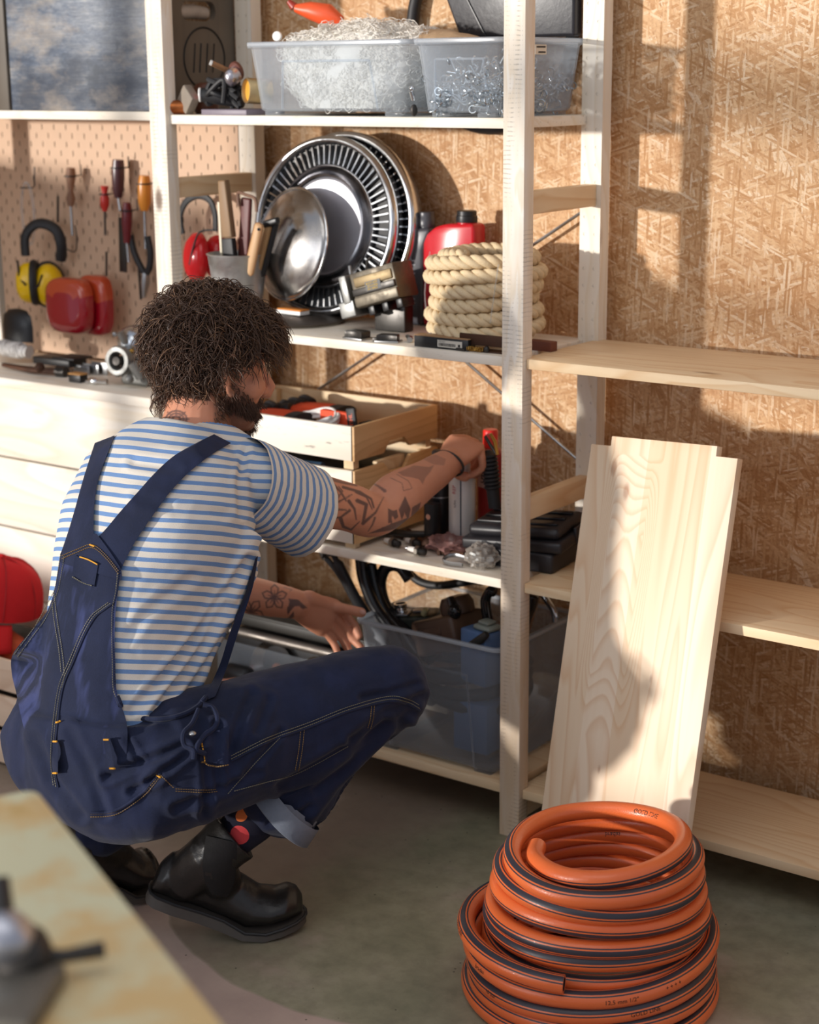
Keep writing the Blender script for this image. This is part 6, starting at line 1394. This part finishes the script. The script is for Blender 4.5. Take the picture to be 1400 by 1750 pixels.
# ---------------------------------------------------------------- shirt
def stripe_mat():
    m=N('striped_jersey'); a=m.n('ShaderNodeAttribute',attribute_name='stripe').outputs['Fac']; c=m.co()
    w=m.math('ADD',a,m.math('MULTIPLY',m.math('SUBTRACT',m.noise(c,40,2),.5),.04))
    k=m.ramp(m.math('FRACT',w),[(0,0.),(.03,1.),(.42,1.),(.46,0.)])
    f=m.noise(c,700,2); col=m.mix(k,m.mix(f,'CFC8BE','E2DCD2'),m.mix(f,'6585B4','7A9AC6')); m.bump(m.math('ADD',m.math('MULTIPLY',f,.3),m.noise(c,14,3)),.35,.003)
    return m.done(col,.85,spec=.15)
STM=stripe_mat()
g=G(); 
SS=[((-.25,-1.06,.32),.146,.118),((-.262,-1.055,.38),.134,.122),((-.282,-1.025,.48),.116,.118),((-.299,-.975,.59),.127,.124),((-.310,-.905,.695),.158,.130),((-.326,-.840,.765),.158,.112),((-.333,-.800,.812),.108,.084),((-.334,-.785,.838),.072,.068)]
loft(g,[(c,rv,a,b) for c,a,b in SS],36,2.4)
for Sx,a in ((SHR,.054),(SHL,.052)): limb(g,[C7+V((0,.0,-.012)),C7.lerp(Sx,.5)+V((0,0,.0)),Sx],[.050,.054,a],18)
# folds under the right arm
for k in range(3): g.tube([(-.175-.006*k,-.83,.70-.03*k),(-.183,-.90,.60-.02*k),(-.192,-.97,.52-.03*k),(-.205,-1.06,.45-.02*k)],[.03,.024,.020,.016],12)
sv,sf,sn=remesh(g,.0042,6,.6)
# open the neck: displace for soft folds
fold=np.array([mn.noise(V((p[0]*7+p[2]*5,p[1]*7,p[2]*2.4)))*.6+mn.noise(V((p[0]*16+p[2]*14,p[1]*14,p[2]*6)))*.28 for p in sv]); sv=sv+sn*(fold*.0085)[:,None]; SVN=(sv,sn)
SHCR=[([(223,1216),(297,1135),(357,1064),(425,955)],7,.007),([(262,1222),(323,1135),(390,1034)],7,.006),([(240,1215),(315,1115),(380,1010)],6,.004),([(300,1215),(350,1140),(395,1070)],6,.004),([(420,770),(410,820),(412,880)],6,.004),([(240,850),(300,870),(380,880)],9,.003),([(230,790),(300,800)],8,.003),([(215,1090),(260,1040),(330,985)],9,.003)]
u=np.array(V((-.17,.30,.93)).normalized()); q=sv@u; q=q+.010*np.sin((sv[:,0]+.3)*14)
sv=crease(sv,sn,SHCR)
g=G(); g.v=[tuple(p) for p in sv]; g.f=[f for f in sf]; 
# cut a neckline
ctr=np.array(C7+V((0,.015,.0))); nk=np.array([sum(sv[i] for i in f)/len(f) for f in sf]); ax=np.array((H(0,-.02,-.05)-C7).normalized())
keep=((nk-ctr)@ax)<-.006+.012*np.abs(nk[:,0]-ctr[0])/.06
keep&=~((nk[:,2]<.56)&(nk[:,0]<-.325))&(nk[:,2]>.36)
g.f=[f for f,k in zip(sf,keep) if k]; g.m=[0]*len(g.f)
shirt=obj('shirt',g,STM,man,ang=180,recalc=False); a_=shirt.data.attributes.new('stripe','FLOAT','POINT'); a_.data.foreach_set('value',(q/.0158).astype(np.float32))
def sleeve(S_,E_,t1,r0,r1,drop,nm='sleeve'):
    g=G(); rows=[]; n=40; ax=(E_-S_).normalized(); st=[]
    N_=16
    up=V((0,0,1)); up=(up-ax*up.dot(ax)).normalized(); sd=ax.cross(up)
    for i in range(N_+1):
        t=-.06+(t1+.06)*i/N_; c=S_.lerp(E_,t)+V((0,0,-drop*max(0,t)*.5)); r=r0+(r1-r0)*i/N_
        row=[]
        for j in range(n):
            a=2*PI*j/n; f=1+.035*mn.noise(V((math.cos(a)*2.5+t*2,math.sin(a)*2.5,t*5)))+ .02*mn.noise(V((math.cos(a)*6,math.sin(a)*6,t*9)))
            low=max(0,-math.sin(a)); row.append(c+up*(math.sin(a)*r*f*(1+.16*low*(i/N_)))+sd*(math.cos(a)*r*f*.97)-ax*(.030*low*0)); st.append(t*(E_-S_).length/.0158)
        rows.append(row)
    # turn the hem inwards
    for k,(dr,da) in enumerate(((.0,.002),(-.003,.0015),(-.004,-.012))):
        rows.append([p+(p-(S_.lerp(E_,t1)+V((0,0,-drop*t1*.5)))).normalized()*dr+ax*da for p in rows[N_]]); st+=[t1*(E_-S_).length/.0158]*n
    g.grid(rows,cv=True); o=obj(nm,g,STM,shirt,ang=180); a_=o.data.attributes.new('stripe','FLOAT','POINT'); a_.data.foreach_set('value',np.array(st,dtype=np.float32)); return o
sleeve(SHR+V((-.012,-.01,.0)),ELR,.43,.071,.074,.10); sleeve(SHL,ELL,.55,.066,.064,.02)
g=G().tube([V(ctr-ax*.005)+V((1,0,0))*(.067*math.cos(a))+V((0,.95,-.25))*(.064*math.sin(a))+V((0,0,.010*abs(math.cos(a)))) for a in [2*PI*k/40 for k in range(40)]],.0042,8,closed=True,r2=1.6)
obj('neckband',g,plain('blue_rib','7D9FCB',.85,0,.1,200,.4),shirt)
# ---------------------------------------------------------------- dungarees
g=G(); em=lambda c,r,rot=0: g.ball((0,0,0),r,24,M.Translation(V(c))@M.Rotation(rot,4,'Z'))
em((-.245,-1.050,.355),(.158,.136,.108)); em((-.235,-1.075,.335),(.146,.118,.094))
loft(g,[(c,rv,a,b) for c,a,b in (((-.25,-1.06,.30),.150,.125),((-.255,-1.055,.36),.160,.138),((-.262,-1.045,.405),.160,.138),((-.265,-1.04,.425),.154,.132))],36,2.4)
limb(g,[HPL+V((-.02,-.02,.02)),HPL.lerp(KNL,.5)+V((0,0,.01)),KNL],[.112,.100,.075],24)
limb(g,[HPR+V((.0,-.01,.02)),HPR.lerp(KNR,.30)+V((.0,0,.008)),HPR.lerp(KNR,.68)+V((0,0,.006)),KNR+V((0,0,.004))],[.108,.104,.090,.068],28)
limb(g,[KNR,KNR.lerp(ANR,.35)+V((-.005,-.01,.0)),KNR.lerp(ANR,.66)+V((.010,.006,.006))],[.066,.074,.080],28)
limb(g,[KNL,KNL.lerp(ANL,.5),KNL.lerp(ANL,.9)],[.068,.075,.075],20)
# side of the bib flaring over the left hip
g.ball((0,0,0),(.085,.09,.085),20,M.Translation(V((-.415,-1.02,.40))))
limb(g,[V((-.30,-1.05,.40)),V((-.47,-1.02,.43))],[.085,.050],16)
dv,df,dn=remesh(g,.0045,8,.6)
fd=np.array([mn.noise(V((p[0]*5+p[1]*4,p[1]*9-p[2]*6,p[2]*9)))*.7+.35*mn.noise(V((p[0]*14,p[1]*14+p[2]*8,p[2]*16)))+.18*abs(mn.noise(V((p[0]*30,p[1]*26,p[2]*30)))) for p in dv]); dv=dv+dn*(fd*.012)[:,None]
dv=crease(dv,dn,[([(182,1328),(250,1300),(316,1275)],7,.007),([(255,1335),(290,1312),(323,1285)],6,.006),([(225,1352),(270,1330)],6,.005),([(372,1240),(366,1290),(372,1345)],7,.007),([(352,1290),(356,1350),(350,1390)],7,.006),
    ([(720,1190),(660,1218),(600,1262)],7,.006),([(712,1170),(660,1186),(620,1192)],6,.004),([(700,1215),(640,1252),(560,1300),(480,1345)],9,.008),([(690,1240),(640,1300),(585,1355),(545,1410)],8,.006),([(660,1235),(600,1300),(540,1350)],7,.005),
    ([(430,1185),(410,1230),(396,1280)],7,.005),([(460,1195),(440,1250)],6,.004),([(480,1250),(450,1290),(420,1320)],6,.004),([(300,1380),(380,1350),(440,1320)],7,.005),([(120,1250),(150,1310),(180,1390)],8,.004),([(60,1260),(90,1330),(140,1395)],8,.005),([(215,1262),(240,1300)],5,.004),([(530,1380),(500,1400),(460,1405)],6,.005)])
def denim(name,wear=.0):
    m=N(name); c=m.co(); tw=m.sep(m.co((1,1,1))); 
    d=m.math('FRACT',m.math('MULTIPLY',m.math('ADD',m.math('ADD',tw[0],tw[1]),tw[2]),520.)); f=m.noise(c,420,3,.7); n1=m.noise(c,9,4,.6)
    k=m.math('ADD',m.math('MULTIPLY',d,.28),m.math('MULTIPLY',f,.55)); col=m.mix(k,'0D1222','222B48'); col=m.mix(m.ramp(n1,[(.4,0.),(.8,.35)]),col,'2C3558')
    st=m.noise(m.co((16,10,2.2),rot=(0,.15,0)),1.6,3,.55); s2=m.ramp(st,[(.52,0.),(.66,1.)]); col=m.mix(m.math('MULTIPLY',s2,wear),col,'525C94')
    m.bump(m.math('ADD',k,m.math('MULTIPLY',m.noise(c,30,3),1.2)),.5,.0012); return m.done(col,.82,spec=.2,Sheen_Weight=.08)
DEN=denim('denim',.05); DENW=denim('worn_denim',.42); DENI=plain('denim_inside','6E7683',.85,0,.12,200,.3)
g=G(); g.v=[tuple(p) for p in dv]; g.f=df; g.m=[0]*len(df); dung=obj('dungarees',g,DEN,man,ang=180,recalc=False)
ALLV=np.vstack([sv,dv]); ALLF=list(sf)+[tuple(i+len(sv) for i in f) for f in df]; CL=bvh_of(ALLV,ALLF)
def hit(x,y,off=.004,bv_=None,last=None):
    d=ray(x,y); h=(bv_ or CL).ray_cast(CP,d)
    if h[0] is not None and (h[0]-CP).length<3.2: return h[0]-d*off+h[1]*off*.4
    return None
def patch(name,Lp,Rp,nv,nu,mat,par,off=.005,th=.003,taper=0):
    """cloth panel lying on the clothed body between a left and a right outline"""
    def res(P,n):
        P=[V((p[0],p[1],0)) for p in P]; c=catmull(P,8); d=[0]
        for a,b in zip(c,c[1:]): d.append(d[-1]+(b-a).length)
        out=[]; j=0
        for i in range(n):
            s=d[-1]*i/(n-1)
            while j<len(d)-2 and d[j+1]<s: j+=1
            t=(s-d[j])/max(1e-9,d[j+1]-d[j]); out.append(c[j].lerp(c[j+1],t))
        return out
    L_,R_=res(Lp,nv),res(Rp,nv); rows=[]
    for a,b in zip(L_,R_):
        depth=[]; 
        for i in range(nu):
            q=a.lerp(b,i/(nu-1)); h=hit(q.x,q.y,off); depth.append((h-CP).dot(CF) if h is not None else None)
        ok=[i for i in range(nu) if depth[i] is not None]
        for i in range(nu):
            if depth[i] is None:
                j=min(ok,key=lambda k:abs(k-i)) if ok else None; depth[i]=(depth[j]+.0016*abs(i-j)) if ok else None
        rows.append((a,b,depth))
    lastd=None
    D=np.array([[x if x is not None else np.nan for x in r[2]] for r in rows])
    for i in range(len(D)):
        if np.isnan(D[i]).any(): D[i]=D[i-1] if i else 2.5
    for _ in range(3):
        E_=np.pad(D,1,'edge'); D=np.minimum(D,(E_[:-2,1:-1]+E_[2:,1:-1]+E_[1:-1,:-2]+E_[1:-1,2:])/4+.0003)
    pts=[]
    for i,(a,b,_) in enumerate(rows):
        row=[]
        for j in range(nu):
            q=a.lerp(b,j/(nu-1)); d=ray(q.x,q.y); k_=max(0,(i/(nv-1)-(1-taper))/taper) if taper else 0; row.append(CP+d*((D[i][j]+k_*.016)/d.dot(CF)))
        pts.append(row)
    g=G(); n=nu
    back=[[p+(p-CP).normalized()*th for p in r] for r in pts]
    ring=[r+b[::-1] for r,b in zip(pts,back)]; g.grid(ring,cv=True); m_=2*nu
    for rr in (0,len(ring)-1):
        for j in range(nu-1): g.f.append((rr*m_+j,rr*m_+j+1,rr*m_+m_-2-j,rr*m_+m_-1-j)); g.m.append(0)
    return obj(name,g,mat,par,ang=50)
patch('yoke_panel',[(157,912),(132,928),(106,946),(104,962)],[(165,912),(186,940),(207,974),(207,992)],14,16,DEN,dung,.0085,.003)
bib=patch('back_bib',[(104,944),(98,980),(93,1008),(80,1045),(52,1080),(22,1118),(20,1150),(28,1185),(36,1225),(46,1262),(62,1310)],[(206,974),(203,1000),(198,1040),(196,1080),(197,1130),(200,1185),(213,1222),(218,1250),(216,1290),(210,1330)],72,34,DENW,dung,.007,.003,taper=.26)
patch('shoulder_strap',[(162,757),(148,800),(139,830),(128,870),(116,910),(103,948)],[(196,744),(178,790),(167,824),(161,865),(160,905),(161,930)],40,10,DEN,dung,.006,.0035)
patch('shoulder_strap',[(366,742),(330,760),(296,780),(265,808),(238,838),(205,875),(180,905),(158,927)],[(395,757),(360,778),(322,808),(290,842),(262,880),(240,912),(222,942),(205,976)],48,14,DEN,dung,.006,.0035)
patch('side_bib',[(436,955),(424,1000),(405,1050),(390,1090),(374,1140),(345,1200)],[(441,950),(433,1000),(417,1050),(404,1090),(388,1140),(368,1190)],30,6,DEN,dung,.006,.004)
CL2=None
def combine(objs):
    V_=[];F_=[]
    for o in objs:
        W=WM[o.name]; n=len(V_); V_+= [tuple(W@v.co) for v in o.data.vertices]; F_+=[tuple(i+n for i in p.vertices) for p in o.data.polygons]
    return BVHTree.FromPolygons(V_,F_)
DB=combine([dung]+[c for c in dung.children])
ORS=plain('tan_stitch','7E6238',.7,bump=0); PALES=plain('pale_stitch','747060',.7,bump=0); YELS=plain('yellow_stitch','D89A28',.7,bump=0)
def seam(pts,mat,r=.0007,off=.0012,name='stitching',dash=True,par=None,both=0,raise_=0):
    P_=catmull([V((x,y,0)) for x,y in pts],10); res=[]; g=G()
    for p in P_:
        h=hit(p.x,p.y,off,DB); 
        if h is not None: res.append(h)
    if len(res)<2: return
    # drop jumps
    if dash:
        L=0; d=[0]
        for a,b in zip(res,res[1:]): d.append(d[-1]+(b-a).length)
        s=0; j=0
        def atl(s):
            j=max(0,min(len(d)-2,int(np.searchsorted(d,s))-1)); t=(s-d[j])/max(1e-9,d[j+1]-d[j]); return res[j].lerp(res[j+1],min(1,max(0,t)))
        while s<d[-1]-.003: 
            a,b=atl(s),atl(s+.0026)
            if (a-b).length<.01: g.tube([a,b],r,4,caps=False)
            s+=.0038
    else: g.tube(res,r,8)
    if not g.v: return
    o=obj(name,g,mat,par or dung,ang=0,recalc=False)
    if dash: o['kind']='stuff'
    return o
def dbl(pts,mat,gap=4,nx=0,ny=1,**k): seam(pts,mat,**k); seam([(x+nx*gap,y+ny*gap) for x,y in pts],mat,**k)
dbl([(106,950),(132,939),(158,931),(182,950),(204,978)],ORS,5)
seam([(104,946),(98,985),(92,1012),(76,1048),(50,1084),(24,1118)],PALES); seam([(110,950),(104,988),(97,1016),(80,1054),(54,1090),(30,1122)],PALES)
seam([(201,980),(198,1010),(192,1040),(191,1080),(192,1130),(194,1180),(208,1208)],PALES)
ridge=[(193,1031),(178,1042),(163,1055),(145,1086),(126,1131),(108,1175),(99,1235),(95,1280),(96,1320),(100,1346)]
seam(ridge,DEN,.0016,.0008,'raised_seam',False); seam([(x-4,y) for x,y in ridge],PALES); seam([(x-8,y-1) for x,y in ridge],PALES)
seam([(200,1190),(213,1216),(236,1227),(270,1230),(306,1224),(335,1210),(352,1192)],DEN,.0042,.003,'waist_hem',False)
seam([(93,1014),(98,1057),(106,1109),(110,1150),(106,1176)],PALES); seam([(88,1016),(93,1060),(101,1110),(105,1150)],PALES)
patch('leather_label',[(128,949),(123,988)],[(168,964),(161,1003)],8,8,DEN,dung,.010,.002); DB=combine([dung]+[c for c in dung.children if c.data and len(c.data.polygons)>30])
seam([(137,952),(152,957),(167,965)],YELS,.0011,.002,dash=False); seam([(124,986),(142,996),(160,1002)],PALES,.001,.002)
seam([(154,931),(162,934)],YELS,.0013,.002,dash=False)
def loopstrip(nm,Lp,Rp,tops): 
    o=patch(nm,Lp,Rp,10,5,DEN,dung,.010,.003); 
    return o
for x0,y0,x1,y1,w in ((90,1266,90,1322,9),(176,1263,186,1314,10)):
    loopstrip('belt_loop',[(x0,y0),((x0+x1)/2,(y0+y1)/2),(x1,y1)],[(x0+w,y0),((x0+x1)/2+w,(y0+y1)/2),(x1+w,y1)],0)
DB=combine([dung]+[c for c in dung.children if c.data and len(c.data.polygons)>30])
for a in (((91,1267),(98,1267)),((91,1321),(98,1321)),((177,1264),(186,1264)),((187,1313),(196,1313)),((96,1235),(104,1233))): seam(list(a),YELS,.0015,.002,dash=False)
pk=[(155,1391),(198,1387),(241,1359),(262,1338),(273,1323)]; dbl(pk,ORS,5); seam([(x,y-2) for x,y in pk],DEN,.0022,.001,'pocket_edge',False); seam([(273,1323),(286,1336),(299,1348)],ORS); seam([(268,1325),(275,1329)],YELS,.0015,.002,dash=False)
ts=[(395,1292),(430,1274),(464,1258),(530,1234),(596,1208),(661,1191),(694,1194),(718,1206)]; dbl(ts,PALES,5); seam([(x,y+8) for x,y in ts],DEN,.0022,.0005,'raised_seam',False)
dbl([(514,1246),(510,1284),(504,1318)],ORS,6,1,0); dbl([(635,1203),(633,1226),(628,1246)],ORS,5,1,0); seam([(400,1352),(450,1338),(510,1321),(596,1275)],PALES); seam([(481,1259),(440,1300),(389,1357)],PALES); dbl([(300,1348),(340,1350),(372,1349)],ORS,4)
# pocket flap with the buckled tab at the right hip
patch('pocket_flap',[(340,1262),(342,1300)],[(392,1240),(390,1308)],10,10,DEN,dung,.012,.003)
def ztube(pts,r,mat,nm,off=.012,r2=None): 
    P_=[hit(x,y,off,DB) for x,y in pts]; P_=[p for p in P_ if p is not None]
    if len(P_)>2: obj(nm,G().tube(catmull(P_,5),r,8,r2=r2),mat,dung)
ztube([(346,1208),(362,1213),(369,1226),(362,1244),(348,1260),(334,1280),(345,1286)],.0042,DEN,'side_tab',.014)
ztube([(338,1216),(326,1240),(313,1258),(318,1272),(332,1280),(330,1296)],.0040,DEN,'side_tab',.014)
hb_=hit(325,1259,.018,DB)
if hb_: obj('metal_button',G().ball(hb_,(.006,.006,.004),12),STEEL,dung)
seam([(342,1302),(365,1309),(390,1306)],ORS,.0012,.012); seam([(343,1270),(346,1304)],YELS,.0012,.012)
# turned-up hem
hc=KNR.lerp(ANR,.735)+V((.016,.008,.004)); ax=(ANR-KNR).normalized(); 
def cuff(cx,ax,r,lenr,mat,par,nm='turned_hem'):
    u=ax.cross(V((0,0,1))).normalized(); w=ax.cross(u); g=G(); rows=[]
    for d,rr in ((-.022,r+.004),(.012,r+.012),(.0135,r+.010),(.012,r+.003),(-.03,r-.008)):
        rows.append([cx+ax*(d+.006*math.sin(a*2+1))+u*(rr*1.12*math.cos(a))+w*(rr*.92*math.sin(a)) for a in [2*PI*k/40 for k in range(40)]])
    g.grid(rows,cv=True); obj(nm,g,mat,par,ang=180)
cuff(hc,ax,.078,.03,DENI,dung); cuff(KNL.lerp(ANL,.92),(ANL-KNL).normalized(),.070,.03,DENI,dung)
# ---------------------------------------------------------------- socks and boots
SOCK=N('spotted_sock'); c=SOCK.co(); 
vn=SOCK.n('ShaderNodeTexVoronoi',{'Vector':c,'Scale':24.,'Randomness':.2}); k=SOCK.math('LESS_THAN',vn.outputs['Distance'],.40); cs=SOCK.n('ShaderNodeSeparateColor',{0:vn.outputs['Color']}).outputs[0]
dc=SOCK.ramp(cs,[(0,'D03038'),(.45,'E0484C'),(.75,'E8783C'),(.93,'7FB8A8')],'CONSTANT'); SOCK=SOCK.done(SOCK.mix(k,'16162A',dc),.9)
for A,K_ in ((ANR,KNR),(ANL,KNL)):
    g=G(); d=(K_-A).normalized(); g.tube([A+d*.018,A+d*.045,A+d*.07,A+d*.11],[.034,.037,.041,.044],28); obj('sock',g,SOCK,man,ang=180)
LEA=N('boot_leather'); c=LEA.co(); LEA.bump(LEA.math('ADD',LEA.noise(c,180,3),LEA.math('MULTIPLY',LEA.noise(c,22,4),2.)),.25,.0015); LEA=LEA.done(LEA.mix(LEA.noise(c,16,4),'161413','2A2725'),.34,spec=.5)
SOLE=plain('boot_sole','4A4540',.6,0,.15,60,.3); ELA=plain('elastic_panel','171516',.8,0,.1,300,.5)
def boot(Hs,B,T_,A,shaft_top,rs,label=None):
    """Hs heel sole, B ball, T_ toe sole point, A ankle centre, shaft_top centre"""
    f=V((B.x-Hs.x,B.y-Hs.y,0)).normalized(); sd=V((f.y,-f.x,0)); L=(T_-B).length+(B-Hs).length; g=G()
    e=(B-Hs).normalized(); un=sd.cross(e).normalized()
    if un.z<0: un=-un
    def sp(s):   # sole point & up vector
        if s<.66: return Hs.lerp(B,s/.66),un
        t=(s-.66)/.34; p=B.lerp(T_,t); u2=(un*(1-t)+V((0,0,1))*t).normalized(); return p,u2
    secs=[(-.02,.020,.028,.03),(.02,.031,.040,.035),(.14,.035,.05,.045),(.30,.033,.05,.045),(.45,.037,.042,.036),(.60,.046,.036,.030),(.74,.050,.033,.028),(.86,.047,.031,.028),(.95,.036,.026,.024),(1.0,.018,.016,.02)]
    rows=[]
    for s,w,h,_ in secs:
        p,u_=sp(max(0,min(1,s))); p=p+e*(min(0,s)*L); c=p+u_*(.016+h*.92); row=[]
        for k in range(24):
            a=2*PI*k/24; ca,sa=math.cos(a),math.sin(a); hh=h*(1 if sa>0 else .92); ww=w*(1 if sa<0 else 1-.25*sa); row.append(c+sd*(ca*ww)+u_*(sa*hh))
        rows.append(row)
    b=len(g.v); g.grid(rows,cv=True); g.f.append(tuple(range(b,b+24))); g.m.append(0); k=b+9*24; g.f.append(tuple(range(k,k+24))); g.m.append(0)
    hb=Hs.lerp(B,.22)+un*.055
    limb(g,[hb,A.lerp(hb,.45),A],[.041,.042,.043],24); g.tube([A,A.lerp(shaft_top,.5),shaft_top],[.043,.045,.048],28)
    limb(g,[A-un*.01,Hs.lerp(B,.62)+un*.060,Hs.lerp(B,.9)+un*.035],[.040,.034,.030],18)
    v,fc,nn=remesh(g,.0032,4,.5)
    cr=np.array([mn.noise(V((p[0]*40,p[1]*40,p[2]*40))) for p in v]); v=v+nn*(cr*.0012)[:,None]
    g=G(); g.v=[tuple(p) for p in v]; g.f=fc; g.m=[0]*len(fc)
    o=obj('boot',g,LEA,man,ang=180,recalc=False)
    g=G(); rows=[]
    for s,w in ((-.03,.010),(-.02,.022),(.02,.032),(.14,.037),(.30,.034),(.45,.037),(.60,.045),(.74,.050),(.86,.047),(.95,.037),(1.0,.024),(1.02,.009)):
        p,u_=sp(max(0,min(1,s))); 
        if s<0: p=p+e*(s*L)
        if s>1: p=p+f*((s-1)*L)
        th=.020 if s<.5 else .014
        rows.append([p-sd*w+u_*.0,p+sd*w+u_*.0,p+sd*(w-.001)+u_*th,p-sd*(w-.001)+u_*th])
    b=len(g.v); g.grid(rows,cv=True); g.f.append((b,b+1,b+2,b+3)); g.m.append(0); k=len(g.v)-4; g.f.append((k,k+1,k+2,k+3)); g.m.append(0)
    so=obj('sole',g,SOLE,o,ang=40)
    rim=[r[2] for r in rows]+[r[3] for r in rows[::-1]]; obj('welt',G().tube(rim,.0028,6,closed=True),BLACKR,o)
    return o,sd,un,e
Bt=boot(V((-.284,-.980,.072)),V((-.160,-.868,.0)),V((-.100,-.800,.012)),ANR+V((-.006,-.004,-.004)),ANR+(KNR-ANR).normalized()*.038,0)
o,sd,un,e=Bt
bb=combine([o])
def bpatch(Lp,Rp,nm,par): 
    g=G(); rows=[]
    for a,b in zip(Lp,Rp):
        r=[]
        for i in range(7):
            x=a[0]+(b[0]-a[0])*i/6; y=a[1]+(b[1]-a[1])*i/6; h=bb.ray_cast(CP,ray(x,y)); 
            if h[0] is None: print('NOPANEL',x,y); return
            r.append(h[0]-ray(x,y)*.004)
        rows.append(r)
    g.grid(rows); obj(nm,g,ELA,par,ang=180)
bpatch([(352,1428),(348,1455),(346,1480),(350,1508),(362,1528)],[(405,1440),(405,1462),(403,1485),(400,1510),(388,1534)],'elastic_panel',o)
boot(V((-.445,-1.03,.075)),V((-.425,-.905,.0)),V((-.415,-.845,.012)),ANL+V((-.004,0,-.01)),ANL+V((-.005,.0,.075)),0)
print('EXT dung',pxa(dv).min(0),pxa(dv).max(0),'shirt',pxa(sv).min(0),pxa(sv).max(0))
